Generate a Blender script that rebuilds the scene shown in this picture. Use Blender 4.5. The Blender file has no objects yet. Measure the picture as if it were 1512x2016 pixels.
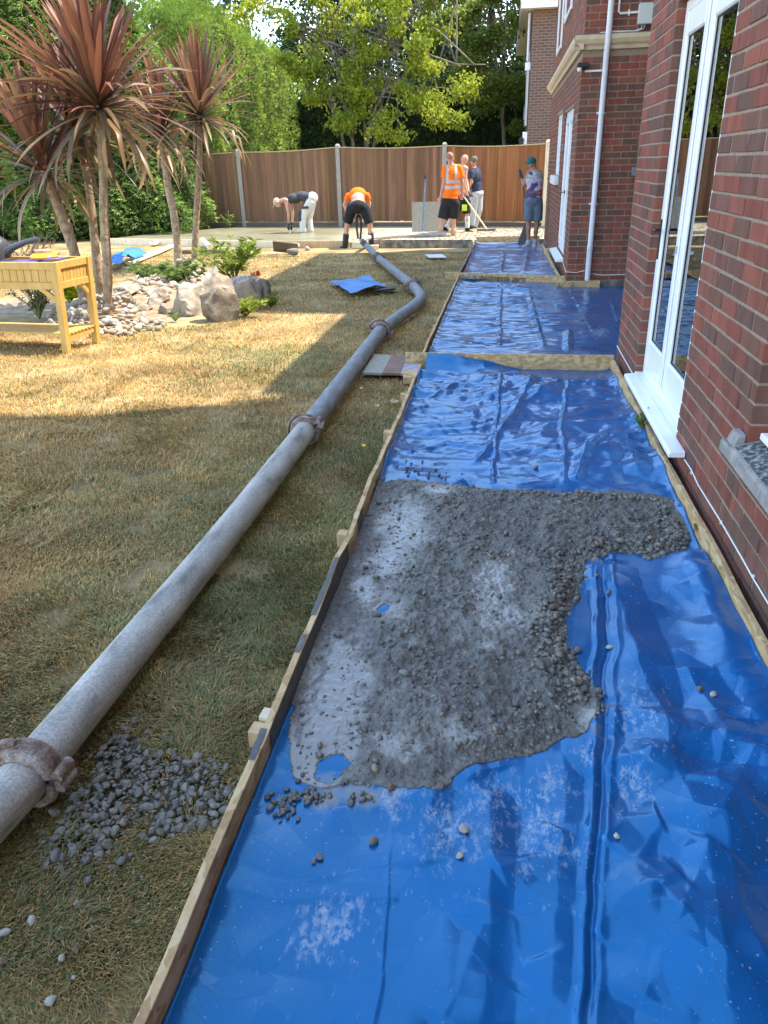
import bpy, bmesh, math, random
import numpy as np
from mathutils import Matrix, Vector, Euler

S = bpy.context.scene
C = S.collection
R = math.radians
rng = np.random.default_rng(7)
random.seed(7)

# ---------------------------------------------------------------- camera
FPX, PIT, ROL, YAW = 1480.74, 0.4317016, -0.0274349, -0.1570877
IW, IH = 1512, 2016
EYE = np.array([0.0, 0.0, 1.5])
_fw = np.array([math.sin(YAW)*math.cos(PIT), math.cos(YAW)*math.cos(PIT), -math.sin(PIT)])
_r0 = np.array([math.cos(YAW), -math.sin(YAW), 0.0])
_u0 = np.cross(_r0, _fw)
_r = _r0*math.cos(ROL) + _u0*math.sin(ROL)
_u = -_r0*math.sin(ROL) + _u0*math.cos(ROL)
cd = bpy.data.cameras.new('camera')
cam = bpy.data.objects.new('camera', cd)
C.objects.link(cam)
m = Matrix.Identity(4)
for i in range(3):
    m[i][0], m[i][1], m[i][2], m[i][3] = _r[i], _u[i], -_fw[i], EYE[i]
cam.matrix_world = m
cd.sensor_fit = 'HORIZONTAL'
cd.sensor_width = 36.0
cd.lens = 36.0*FPX/IW
cd.clip_start = 0.05
cd.clip_end = 400
S.camera = cam

# ---------------------------------------------------------------- light
# direction in which sunlight travels per metre of drop
SDX, SDY = -0.50, -0.20
sun_vec = Vector((SDX, SDY, -1.0)).normalized()
ELEV = math.asin(-sun_vec.z)
w = bpy.data.worlds.new('World')
S.world = w
w.use_nodes = True
nt = w.node_tree
bg = nt.nodes['Background']
sky = nt.nodes.new('ShaderNodeTexSky')
sky.sky_type = 'NISHITA'
sky.sun_disc = False
sky.sun_elevation = ELEV
sky.sun_rotation = math.atan2(-SDX, -SDY)
sky.air_density = 1.0
sky.dust_density = 0.5
sky.ozone_density = 1.0
nt.links.new(sky.outputs[0], bg.inputs[0])
bg.inputs[1].default_value = 0.15
sd = bpy.data.lights.new('sun', 'SUN')
sun = bpy.data.objects.new('sun', sd)
C.objects.link(sun)
sd.energy = 2.0
sd.angle = R(0.5)
sd.color = (1.0, 0.93, 0.82)
sun.rotation_euler = sun_vec.to_track_quat('-Z', 'Y').to_euler()
sun.location = (6, 4, 20)
S.view_settings.view_transform = 'Standard'
S.view_settings.look = 'None'
S.view_settings.gamma = 1.0
S.view_settings.use_curve_mapping = False
S.view_settings.exposure = 2.58
S.view_settings.use_white_balance = True
S.view_settings.white_balance_temperature = 7050
S.render.engine = 'CYCLES'
S.cycles.max_bounces = 6
S.cycles.transparent_max_bounces = 12

# ---------------------------------------------------------------- picture point -> place on the ground
def ray(u, v):
    return _fw + _r*((u-IW/2)/FPX) - _u*((v-IH/2)/FPX)

def gz(y):
    t = np.clip((np.asarray(y, float)-6.0)/10.0, 0, 1)
    return -0.1*t

def G(u, v, h=0.0):
    d = ray(u, v)
    y = 5.0
    for i in range(30):
        P = d*((float(gz(y))+h-1.5)/d[2])
        y = P[1]
    return P + EYE

def onY(u, v, y):
    d = ray(u, v)
    return d*(y/d[1]) + EYE

def onX(u, v, x):
    d = ray(u, v)
    return d*(x/d[0]) + EYE

def pix(P):
    d = np.asarray(P, float) - EYE
    z = d @ _fw
    return np.stack([IW/2 + FPX*(d @ _r)/z, IH/2 - FPX*(d @ _u)/z], -1)

# ---------------------------------------------------------------- numpy noise
def _hash(ix, iy, iz, seed):
    h = (ix.astype(np.uint32)*np.uint32(374761393) + iy.astype(np.uint32)*np.uint32(668265263)
         + iz.astype(np.uint32)*np.uint32(2147483647) + np.uint32((seed*974711+12345) & 0xffffffff))
    h = (h ^ (h >> np.uint32(13)))*np.uint32(1274126177)
    h = h ^ (h >> np.uint32(16))
    return (h & np.uint32(0xffffff)).astype(np.float64)/float(0xffffff)

def vnoise(x, y, seed=0, z=None):
    x = np.asarray(x, float); y = np.asarray(y, float)
    x, y = np.broadcast_arrays(x, y)
    z = np.zeros_like(x) if z is None else np.asarray(z, float)
    fx, fy, fz = np.floor(x), np.floor(y), np.floor(z)
    tx, ty, tz = x-fx, y-fy, z-fz
    ix, iy, iz = fx.astype(np.int64), fy.astype(np.int64), fz.astype(np.int64)
    sx, sy, sz = [t*t*t*(t*(t*6-15)+10) for t in (tx, ty, tz)]
    def c(a, b, d):
        return _hash(ix+a, iy+b, iz+d, seed)
    with np.errstate(over='ignore'):
        lo = (c(0,0,0)*(1-sx)+c(1,0,0)*sx)*(1-sy) + (c(0,1,0)*(1-sx)+c(1,1,0)*sx)*sy
        if not fz.any() and not tz.any():
            return lo*2-1
        hi = (c(0,0,1)*(1-sx)+c(1,0,1)*sx)*(1-sy) + (c(0,1,1)*(1-sx)+c(1,1,1)*sx)*sy
    return (lo*(1-sz)+hi*sz)*2-1

def fbm(x, y, seed=0, oct=4, z=None):
    s, a, f = 0, 1, 1
    for i in range(oct):
        s = s + a*vnoise(x*f, y*f, seed+i*17, None if z is None else z*f)
        a *= .5; f *= 2.03
    return s

def smooth(a, b, x):
    t = np.clip((np.asarray(x, float)-a)/(b-a), 0, 1)
    return t*t*(3-2*t)

def seg_dist(x, y, pts):
    """distance of points to a polyline, signed side and the run along it (0..1)"""
    best = np.full(np.shape(x), 1e9); side = np.zeros(np.shape(x)); run = np.zeros(np.shape(x))
    pts = [np.asarray(p, float)[:2] for p in pts]
    L = [np.linalg.norm(b-a) for a, b in zip(pts[:-1], pts[1:])]
    tot = sum(L); acc = 0
    for (a, b), l in zip(zip(pts[:-1], pts[1:]), L):
        d = (b-a)/l
        t = np.clip((x-a[0])*d[0] + (y-a[1])*d[1], 0, l)
        px, py = x-(a[0]+d[0]*t), y-(a[1]+d[1]*t)
        dd = np.hypot(px, py)
        k = dd < best
        best = np.where(k, dd, best)
        side = np.where(k, np.sign(d[0]*py-d[1]*px), side)
        run = np.where(k, (acc+t)/tot, run)
        acc += l
    return best, side, run

def in_poly(x, y, poly):
    ins = np.zeros(np.shape(x), bool)
    n = len(poly)
    for i in range(n):
        x0, y0 = poly[i][:2]; x1, y1 = poly[(i+1) % n][:2]
        c = ((y0 > y) != (y1 > y)) & (x < (x1-x0)*(y-y0)/(y1-y0+1e-12)+x0)
        ins ^= c
    return ins

# ---------------------------------------------------------------- objects
def tag(o, label=None, cat=None, group=None, kind=None):
    if label: o['label'] = label
    if cat: o['category'] = cat
    if group: o['group'] = group
    if kind: o['kind'] = kind
    return o

def link(o, parent=None):
    C.objects.link(o)
    if parent is not None: o.parent = parent
    return o

def thing(name, label, cat, loc=(0, 0, 0), rz=0.0, group=None, rot=None):
    o = bpy.data.objects.new(name, None)
    o.empty_display_size = 0.1
    o.location = loc
    o.rotation_euler = rot if rot is not None else (0, 0, rz)
    tag(o, label, cat, group)
    return link(o)

def npmesh(name, V, F, mat, col=None, smooth_=False, idx=None):
    """V (n,3); F (m,k) with one k, or list of arrays"""
    me = bpy.data.meshes.new(name)
    Fs = F if isinstance(F, list) else [F]
    Fs = [np.asarray(f, np.int32) for f in Fs if len(f)]
    V = np.asarray(V, np.float32)
    me.vertices.add(len(V))
    me.vertices.foreach_set('co', V.ravel())
    loops = np.concatenate([f.ravel() for f in Fs])
    sizes = np.concatenate([np.full(len(f), f.shape[1], np.int32) for f in Fs])
    starts = np.concatenate([[0], np.cumsum(sizes)[:-1]]).astype(np.int32)
    me.loops.add(len(loops))
    me.loops.foreach_set('vertex_index', loops)
    me.polygons.add(len(sizes))
    me.polygons.foreach_set('loop_start', starts)
    me.polygons.foreach_set('loop_total', sizes)
    me.polygons.foreach_set('use_smooth', np.full(len(sizes), bool(smooth_)))
    if col is not None:
        a = me.attributes.new('col', 'FLOAT_COLOR', 'POINT')
        c = np.asarray(col, np.float32)
        if c.ndim == 1: c = np.tile(c, (len(V), 1))
        if c.shape[1] == 3: c = np.concatenate([c, np.ones((len(c), 1), np.float32)], 1)
        a.data.foreach_set('color', c.ravel())
    me.update(calc_edges=True)
    me.validate(clean_customdata=False)
    for mm in (mat if isinstance(mat, (list, tuple)) else [mat]):
        me.materials.append(mm)
    if idx is not None:
        me.polygons.foreach_set('material_index', np.asarray(idx, np.int32))
    return me

def npobj(name, V, F, mat, parent=None, col=None, smooth_=False, loc=None, idx=None):
    o = bpy.data.objects.new(name, npmesh(name, V, F, mat, col, smooth_, idx))
    if loc is not None: o.location = loc
    return link(o, parent)

class MB:
    """collects shapes, then links them as one mesh object"""
    def __init__(s): s.V, s.F, s.n, s.cl = [], [], 0, []
    def add(s, v, f, c=None):
        v = np.asarray(v, float)
        s.V.append(v)
        for q in f: s.F.append([i+s.n for i in q])
        s.cl.append(np.tile(np.asarray(c if c is not None else (1, 1, 1), float), (len(v), 1)))
        s.n += len(v)
        return s
    def box(s, a, b, M=None, c=None, ch=0.0):
        a = np.minimum(a, b).astype(float), np.maximum(a, b).astype(float)
        lo, hi = a
        if ch <= 0:
            v = np.array([[x, y, z] for z in (lo[2], hi[2]) for y in (lo[1], hi[1]) for x in (lo[0], hi[0])])
            f = [(0,2,3,1), (4,5,7,6), (0,1,5,4), (2,6,7,3), (0,4,6,2), (1,3,7,5)]
        else:
            v, f = chbox(lo, hi, ch)
        if M is not None: v = (np.c_[v, np.ones(len(v))] @ np.array(M).T)[:, :3]
        return s.add(v, f, c)
    def tube(s, pts, rad, n=10, cap=True, c=None, up=(0, 0, 1), flat=1.0):
        pts = [np.asarray(p, float) for p in pts]
        if not hasattr(rad, '__len__'): rad = [rad]*len(pts)
        V, F = [], []
        pu = None
        for i, p in enumerate(pts):
            a = pts[max(i-1, 0)]; b = pts[min(i+1, len(pts)-1)]
            t = (b-a)/(np.linalg.norm(b-a)+1e-12)
            if pu is None:
                u = np.cross(t, up)
                if np.linalg.norm(u) < 1e-3: u = np.cross(t, (1, 0, 0.01))
            else:
                u = pu - t*(pu @ t)
            u /= np.linalg.norm(u); pu = u
            wv = np.cross(u, t)
            for k in range(n):
                an = 2*math.pi*k/n
                V.append(p + (u*math.cos(an) + wv*math.sin(an)*flat)*rad[i])
        for i in range(len(pts)-1):
            for k in range(n):
                F.append((i*n+k, i*n+(k+1) % n, (i+1)*n+(k+1) % n, (i+1)*n+k))
        if cap:
            F.append(tuple(range(n-1, -1, -1)))
            F.append(tuple((len(pts)-1)*n+k for k in range(n)))
        return s.add(V, F, c)
    def lathe(s, prof, n=20, o=(0, 0, 0), M=None, c=None):
        V, F = [], []
        for r, z in prof:
            for k in range(n):
                a = 2*math.pi*k/n
                V.append((o[0]+r*math.cos(a), o[1]+r*math.sin(a), o[2]+z))
        for i in range(len(prof)-1):
            for k in range(n):
                F.append((i*n+k, i*n+(k+1) % n, (i+1)*n+(k+1) % n, (i+1)*n+k))
        F.append(tuple(range(n-1, -1, -1)))
        F.append(tuple((len(prof)-1)*n+k for k in range(n)))
        V = np.array(V)
        if M is not None: V = (np.c_[V, np.ones(len(V))] @ np.array(M).T)[:, :3]
        return s.add(V, F, c)
    def prism(s, poly, d, c=None):
        """poly: 3-D points in one plane, d: extrusion vector"""
        p = np.asarray(poly, float); n = len(p); d = np.asarray(d, float)
        F = [tuple(range(n-1, -1, -1)), tuple(range(n, 2*n))]
        for i in range(n):
            F.append((i, (i+1) % n, n+(i+1) % n, n+i))
        return s.add(np.r_[p, p+d], F, c)
    def build(s, name, mat, parent=None, loc=None, smooth_=False, label=None, sub=None, bevel=0):
        me = bpy.data.meshes.new(name)
        V = np.concatenate(s.V)
        me.from_pydata([tuple(v) for v in V], [], s.F)
        bm = bmesh.new(); bm.from_mesh(me)
        bmesh.ops.recalc_face_normals(bm, faces=bm.faces)
        if bevel > 0:
            es = [e for e in bm.edges if len(e.link_faces) == 2 and e.calc_face_angle(0) > 0.7]
            bmesh.ops.bevel(bm, geom=es, offset=bevel, segments=1, affect='EDGES', clamp_overlap=True)
        bm.to_mesh(me); bm.free()
        if bevel <= 0:
            a = me.attributes.new('col', 'FLOAT_COLOR', 'POINT')
            cc = np.concatenate(s.cl)
            a.data.foreach_set('color', np.c_[cc, np.ones(len(cc))].astype(np.float32).ravel())
        if smooth_:
            for p in me.polygons: p.use_smooth = True
            if smooth_ != 'all':
                me.set_sharp_from_angle(angle=R(40))
        for mm in (mat if isinstance(mat, (list, tuple)) else [mat]): me.materials.append(mm)
        o = bpy.data.objects.new(name, me)
        if loc is not None: o.location = loc
        if label: o['label'] = label
        return link(o, parent)

def chbox(lo, hi, ch):
    """box with chamfered edges: 24 verts, 26 faces"""
    V, idx = [], {}
    for sx in (0, 1):
        for sy in (0, 1):
            for sz in (0, 1):
                c = np.array([(lo, hi)[sx][0], (lo, hi)[sy][1], (lo, hi)[sz][2]], float)
                sg = np.array([1-2*sx, 1-2*sy, 1-2*sz], float)
                for ax in range(3):
                    p = c + sg*ch; p[ax] = c[ax]
                    idx[(sx, sy, sz, ax)] = len(V); V.append(p)
    F = []
    for ax in range(3):
        o = [a for a in range(3) if a != ax]
        for sv in (0, 1):
            q = []
            for a, b in ((0, 0), (1, 0), (1, 1), (0, 1)):
                k = [0, 0, 0]; k[ax] = sv; k[o[0]] = a; k[o[1]] = b
                q.append(idx[tuple(k)+(ax,)])
            F.append(tuple(q))
    for ax in range(3):
        o = [a for a in range(3) if a != ax]
        for a in (0, 1):
            for b in (0, 1):
                k0 = [0, 0, 0]; k0[o[0]] = a; k0[o[1]] = b; k1 = list(k0); k1[ax] = 1
                F.append((idx[tuple(k0)+(o[0],)], idx[tuple(k1)+(o[0],)], idx[tuple(k1)+(o[1],)], idx[tuple(k0)+(o[1],)]))
    for sx in (0, 1):
        for sy in (0, 1):
            for sz in (0, 1):
                F.append(tuple(idx[(sx, sy, sz, a)] for a in range(3)))
    return np.array(V), F

def align(d, up=(0, 0, 1)):
    """matrix whose Z axis points along d"""
    z = np.asarray(d, float); z = z/np.linalg.norm(z)
    x = np.cross(up, z)
    if np.linalg.norm(x) < 1e-4: x = np.cross((0, 1, 0), z)
    x /= np.linalg.norm(x); y = np.cross(z, x)
    M = np.eye(4); M[:3, 0], M[:3, 1], M[:3, 2] = x, y, z
    return M

def at(M, p):
    M = np.array(M, float).copy(); M[:3, 3] = p; return M

# ---------------------------------------------------------------- materials
def nodes(mt): return mt.node_tree.nodes, mt.node_tree.links

def pmat(name, cols, scale=8.0, detail=5.0, rough=0.7, bump=0.0, bscale=None, attr=False, spec=0.4, coord='world',
         stretch=(1, 1, 1), rough2=None, metallic=0.0, trans=0.0, coat=0.0, dist=0.0, sss=0.0, fleck=0.0):
    mt = bpy.data.materials.new(name); mt.use_nodes = True
    N, L = nodes(mt)
    p = N['Principled BSDF']
    p.inputs['Roughness'].default_value = rough
    p.inputs['Specular IOR Level'].default_value = spec
    p.inputs['Metallic'].default_value = metallic
    p.inputs['Coat Weight'].default_value = coat
    if coord == 'world':
        g = N.new('ShaderNodeNewGeometry'); co = g.outputs['Position']
    else:
        g = N.new('ShaderNodeTexCoord'); co = g.outputs['Object']
    mp = N.new('ShaderNodeMapping'); mp.inputs['Scale'].default_value = stretch
    L.new(co, mp.inputs[0]); co = mp.outputs[0]
    nz = N.new('ShaderNodeTexNoise'); nz.inputs['Scale'].default_value = scale; nz.inputs['Detail'].default_value = detail
    nz.inputs['Distortion'].default_value = dist
    L.new(co, nz.inputs['Vector'])
    rp = N.new('ShaderNodeValToRGB')
    el = rp.color_ramp.elements
    if len(cols) == 1: cols = [(0.3, cols[0][1] if isinstance(cols[0][0], float) else cols[0])]
    while len(el) < len(cols): el.new(0.5)
    for e, (ps, c) in zip(el, cols):
        e.position = ps; e.color = (*c, 1)
    if len(cols) == 1 and len(el) > 1: el.remove(el[1])
    L.new(nz.outputs[0], rp.inputs[0])
    out = rp.outputs[0]
    if attr:
        at_ = N.new('ShaderNodeAttribute'); at_.attribute_name = 'col'
        mx = N.new('ShaderNodeMix'); mx.data_type = 'RGBA'; mx.blend_type = 'MULTIPLY'
        mx.inputs[0].default_value = 1.0
        L.new(at_.outputs['Color'], mx.inputs[6]); L.new(out, mx.inputs[7])
        out = mx.outputs[2]
    if fleck > 0:
        fn = N.new('ShaderNodeTexNoise'); fn.inputs['Scale'].default_value = 130; fn.inputs['Detail'].default_value = 4; L.new(g.outputs['Position'], fn.inputs['Vector'])
        fr_ = N.new('ShaderNodeMapRange'); fr_.inputs['From Min'].default_value = .36; fr_.inputs['From Max'].default_value = .62; fr_.inputs['To Min'].default_value = 1-fleck; fr_.inputs['To Max'].default_value = 1+fleck*.5
        L.new(fn.outputs[0], fr_.inputs[0])
        mf = N.new('ShaderNodeMix'); mf.data_type = 'RGBA'; mf.blend_type = 'MULTIPLY'; mf.inputs[0].default_value = 1.0
        L.new(out, mf.inputs[6]); L.new(fr_.outputs[0], mf.inputs[7]); out = mf.outputs[2]
    L.new(out, p.inputs['Base Color'])
    if rough2 is not None:
        mr = N.new('ShaderNodeMapRange'); mr.inputs['From Min'].default_value = .35; mr.inputs['From Max'].default_value = .65
        mr.inputs['To Min'].default_value = rough; mr.inputs['To Max'].default_value = rough2
        L.new(nz.outputs[0], mr.inputs[0]); L.new(mr.outputs[0], p.inputs['Roughness'])
    if bump > 0:
        nb = N.new('ShaderNodeTexNoise'); nb.inputs['Scale'].default_value = bscale or scale*3; nb.inputs['Detail'].default_value = 6
        L.new(co, nb.inputs['Vector'])
        bp = N.new('ShaderNodeBump'); bp.inputs['Strength'].default_value = 1.0; bp.inputs['Distance'].default_value = bump
        L.new(nb.outputs[0], bp.inputs['Height']); L.new(bp.outputs[0], p.inputs['Normal'])
    if trans > 0:                                   # thin leaf: some light passes through
        tr = N.new('ShaderNodeBsdfTranslucent'); ms = N.new('ShaderNodeMixShader'); ms.inputs[0].default_value = trans
        L.new(out, tr.inputs[0]); L.new(p.outputs[0], ms.inputs[1]); L.new(tr.outputs[0], ms.inputs[2])
        L.new(ms.outputs[0], N['Material Output'].inputs[0])
    return mt

M = {}
M['white_paint'] = pmat('white plastic', [(.3, (.74, .74, .75)), (.7, (.82, .82, .82))], 6, rough=.32, spec=.5)
M['white_dirty'] = pmat('weathered white paint', [(.3, (.62, .60, .55)), (.7, (.78, .77, .73))], 9, rough=.5)
M['stone'] = pmat('cast stone', [(.25, (.17, .155, .14)), (.5, (.27, .25, .225)), (.75, (.36, .335, .30))], 20, rough=.85, bump=.002, bscale=90)
M['stone_warm'] = pmat('buff cornice stone', [(.3, (.50, .38, .24)), (.7, (.62, .50, .34))], 10, rough=.8, bump=.001)
M['lichen'] = pmat('lichen stained stone', [(.38, (.035, .037, .035)), (.5, (.10, .10, .095)), (.62, (.30, .29, .27))], 55, rough=.9, bump=.003, bscale=120)
M['mortar'] = pmat('mortar', [(.3, (.22, .165, .12)), (.7, (.32, .24, .18))], 40, rough=.95, bump=.0015, bscale=300)
M['brick'] = pmat('brick', [(.25, (.72, .70, .70)), (.5, (.97, .97, .97)), (.75, (1.22, 1.14, 1.1))], 12, detail=8, rough=.85, bump=.0022, bscale=140, attr=True, spec=.25, stretch=(1, 1, .35))
def osb_mat(name, dark, mid, pale):
    mt = bpy.data.materials.new(name); mt.use_nodes = True
    N, L = nodes(mt); p = N['Principled BSDF']; p.inputs['Roughness'].default_value = .78; p.inputs['Specular IOR Level'].default_value = .25
    g = N.new('ShaderNodeNewGeometry')
    nz = N.new('ShaderNodeTexNoise'); nz.inputs['Scale'].default_value = 9; nz.inputs['Detail'].default_value = 2; L.new(g.outputs['Position'], nz.inputs['Vector'])
    ad = N.new('ShaderNodeVectorMath'); ad.operation = 'MULTIPLY_ADD'; ad.inputs[1].default_value = (.07, .07, .07)
    L.new(nz.outputs['Color'], ad.inputs[0]); L.new(g.outputs['Position'], ad.inputs[2])
    mp = N.new('ShaderNodeMapping'); mp.inputs['Rotation'].default_value = (.3, .25, .5); mp.inputs['Scale'].default_value = (1, .42, 1.5); L.new(ad.outputs[0], mp.inputs[0])
    v = N.new('ShaderNodeTexVoronoi'); v.inputs['Scale'].default_value = 34; L.new(mp.outputs[0], v.inputs['Vector'])
    sc = N.new('ShaderNodeSeparateColor'); L.new(v.outputs['Color'], sc.inputs[0])
    fi = N.new('ShaderNodeTexNoise'); fi.inputs['Scale'].default_value = 120; fi.inputs['Detail'].default_value = 4; L.new(mp.outputs[0], fi.inputs['Vector'])
    mm = N.new('ShaderNodeMath'); mm.operation = 'MULTIPLY_ADD'; mm.inputs[1].default_value = .5; L.new(fi.outputs[0], mm.inputs[0])
    m2 = N.new('ShaderNodeMath'); m2.operation = 'MULTIPLY'; m2.inputs[1].default_value = .6; L.new(sc.outputs[0], m2.inputs[0]); L.new(m2.outputs[0], mm.inputs[2])
    r = N.new('ShaderNodeValToRGB'); e = r.color_ramp.elements; e[0].position = .2; e[0].color = (*dark, 1); e[1].position = .9; e[1].color = (*pale, 1); k = e.new(.5); k.color = (*mid, 1)
    L.new(mm.outputs[0], r.inputs[0]); L.new(r.outputs[0], p.inputs['Base Color'])
    bp = N.new('ShaderNodeBump'); bp.inputs['Distance'].default_value = .0015; L.new(mm.outputs[0], bp.inputs['Height']); L.new(bp.outputs[0], p.inputs['Normal'])
    return mt
M['osb'] = osb_mat('strand board', (.34, .20, .09), (.50, .325, .155), (.64, .46, .25))
M['osb_edge'] = pmat('sawn board edge', [(.3, (.42, .30, .15)), (.7, (.62, .47, .27))], 60, rough=.8, bump=.001)
M['osb_dirty'] = pmat('cement stained board', [(.35, (.10, .09, .08)), (.5, (.20, .17, .14)), (.7, (.42, .32, .20))], 9, rough=.8, bump=.001)
M['timber'] = pmat('rough timber', [(.3, (.46, .28, .13)), (.7, (.60, .42, .23))], 30, rough=.75, bump=.001, stretch=(1, 1, .15))
M['timber_pale'] = pmat('pale new timber', [(.3, (.60, .50, .34)), (.7, (.74, .64, .46))], 18, rough=.75, stretch=(1, 1, .3))
M['planter'] = pmat('honey stained timber', [(.3, (.46, .28, .075)), (.7, (.60, .385, .12))], 20, rough=.55, bump=.0006, stretch=(1, 1, .2))
M['fence'] = pmat('featheredge board', [(.3, (.74, .72, .70)), (.7, (1.18, 1.12, 1.06))], 9, detail=8, rough=.85, bump=.002, bscale=60, attr=True, stretch=(2.5, 2.5, .12), spec=.2)
M['post'] = pmat('concrete post', [(.3, (.27, .25, .20)), (.7, (.37, .345, .28))], 22, rough=.9, bump=.002)
M['gravelboard'] = pmat('old gravel board', [(.3, (.10, .075, .055)), (.7, (.17, .13, .10))], 12, rough=.9, stretch=(.2, .2, 2))
M['pipe'] = pmat('cement dusted steel pipe', [(.30, (.20, .185, .155)), (.43, (.34, .32, .275)), (.70, (.47, .445, .385))], 16, detail=15, rough=.75, bump=.0014, bscale=80, dist=.1, stretch=(1, .3, 1), fleck=.24)
M['pipe_blue'] = pmat('grey blue painted pipe', [(.30, (.135, .14, .14)), (.5, (.20, .21, .215)), (.70, (.30, .305, .30))], 28, detail=15, rough=.5, rough2=.75, bump=.0008, bscale=50, dist=.1, stretch=(1, .3, 1), fleck=.22)
M['clamp'] = pmat('rusty clamp', [(.32, (.13, .075, .05)), (.48, (.24, .165, .125)), (.66, (.36, .31, .27))], 22, detail=8, rough=.8, bump=.0015, bscale=90, fleck=.4)
M['black'] = pmat('black rubber', [(.3, (.012, .012, .013)), (.7, (.03, .03, .03))], 20, rough=.5)
M['steel'] = pmat('steel', [(.3, (.35, .35, .36)), (.7, (.5, .5, .5))], 20, rough=.4, metallic=.8)
M['hose'] = pmat('cement caked hose', [(.3, (.30, .29, .25)), (.7, (.46, .44, .38))], 14, rough=.8)
# ================================================================ GROUND
def grid_mesh(xs, ys, zf):
    X, Y = np.meshgrid(xs, ys)
    Z = zf(X, Y)
    n, mcol = X.shape
    V = np.stack([X, Y, Z], -1).reshape(-1, 3)
    i = np.arange(n*mcol).reshape(n, mcol)
    F = np.stack([i[:-1, :-1], i[:-1, 1:], i[1:, 1:], i[1:, :-1]], -1).reshape(-1, 4)
    return V, F, X, Y

M['soil'] = pmat('dry lawn thatch', [(.28, (.115, .10, .045)), (.45, (.22, .165, .08)), (.6, (.32, .24, .12)), (.75, (.40, .30, .16))], 1.6, detail=12, rough=.95, bump=.012, bscale=38, spec=.1)
def gfun(X, Y):
    path = smooth(-.62, -.9, X)
    return gz(Y) - .012 + .012*fbm(X*1.1, Y*1.1, 3, 3)*path - .006
xs = np.concatenate([np.linspace(-120, -16, 14), np.linspace(-15, 3, 120), np.linspace(4, 120, 12)])
ys = np.concatenate([np.linspace(-60, -1, 12), np.linspace(-.5, 24, 200), np.linspace(25, 160, 16)])
V, F, _, _ = grid_mesh(xs, ys, gfun)
tag(npobj('lawn', V, F, M['soil'], smooth_=True), 'parched lawn with straw coloured and green patches', kind='structure')

# ================================================================ HOUSE
XA, XB, YF = 0.92, 0.873, 10.82
COURSE, Z0 = 0.075, 0.006
house = thing('brick_house', 'red and brown brick house with white french doors along the right side', 'house', (2.2, 6.0, 0))
HL = np.array([2.2, 6.0, 0.0])
def hb(mb, name, mat, parent=house, **k):
    for i in range(len(mb.V)): mb.V[i] = mb.V[i] - HL
    return mb.build(name, mat, parent, **k)

# --- mortar backing walls (the bricks stand 4 mm proud of them)
RC = .0035
wall = MB()
def wallA(y0, y1, z0, z1): wall.box((XA+RC, y0, z0), (XA+.22, y1, z1))
DO = (3.845, 5.20, .175, 2.29)      # french doors: y0 y1 z0 z1
WO = (1.35, 2.79, .585, 2.33)       # window
wallA(5.20+RC, 6.09-RC, -.2, 2.33); wallA(2.79+RC, 3.845-RC, -.2, 2.33)
wallA(3.845-RC, 5.20+RC, -.2, .175); wallA(3.845-RC, 5.20+RC, 2.29+RC, 2.33); wallA(1.35, 2.79+RC, -.2, .50)
wallA(-6, 1.35, -.2, 2.33); wallA(-6, 6.09-RC, 2.33, 8.3)
wall.box((XA+.22, 6.06, -.2), (3.9, 6.09-RC, 8.3))
wall.box((1.9, 6.09, -.2), (2.1, YF, 5.3))
wall.box((XB+RC, YF+RC, -.2), (3.2, YF+.2, 8.3))
# wall B along the path, with a door and a window
BD = (11.62, 13.2, .22, 2.16); BW = (13.85, 15.05, 1.27, 2.2)
def wallB(y0, y1, z0, z1): wall.box((XB+RC, y0, z0), (XB+.2, y1, z1))
BEND = 17.4
wallB(YF+.2, BD[0]-RC, -.2, 8.3); wallB(BD[0]-RC, BD[1]+RC, -.2, BD[2]); wallB(BD[0]-RC, BD[1]+RC, BD[3], 8.3)
wallB(BD[1]+RC, BW[0]-RC, -.2, 8.3); wallB(BW[0]-RC, BW[1]+RC, -.2, BW[2]-.1); wallB(BW[0]-RC, BW[1]+RC, BW[3], 8.3)
wallB(BW[1]+RC, BEND-RC, -.2, 8.3)
wall.box((XB+.2, BEND-.2, -.2), (4.0, BEND-RC, 8.3))
wall_o = hb(wall, 'wall', M['mortar'])
# dark room shells behind the openings, ceilings and back walls
room = MB()
M['room'] = pmat('dim room wall', [(.3, (.16, .14, .11)), (.7, (.20, .17, .14))], 3, rough=.9)
room.box((3.6, -6, -.2), (3.7, 6.05, 8.2)); room.box((XA+.22, -6, 2.62), (3.6, 6.05, 2.7)); room.box((XA+.22, -6, -.15), (3.6, 6.05, .14))
room.box((3.0, YF+.2, -.2), (3.1, BEND-.2, 8.2)); room.box((XB+.2, YF+.2, 2.62), (3.0, BEND-.2, 2.7)); room.box((XA+.22, -6.1, -.2), (3.7, -6, 8.3))
hb(room, 'interior_wall', M['room'])
# unseen roofs, shaped for their shadow on the lawn: eaves at 8.3 over the two taller blocks, lower over the recess
M['tile'] = pmat('roof tile', [(.3, (.10, .05, .035)), (.7, (.18, .09, .06))], 6, rough=.9, bump=.01, bscale=10)
roof = MB()
for y0, y1, ze, x0, x1 in ((-6.3, 6.25, 8.3, .6, 8.4), (10.6, 17.6, 8.3, .6, 8.4), (6.26, 10.59, 5.4, 1.04, 5.0)):
    xm, rise = (x0+x1)/2, (x1-x0)*.32
    p = [(x0, y0, ze), (x0, y0, ze+.14), (xm, y0, ze+rise), (x1, y0, ze+.14), (x1, y0, ze)]
    roof.prism(p, (0, y1-y0, 0))
hb(roof, 'roof', M['tile'])

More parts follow.
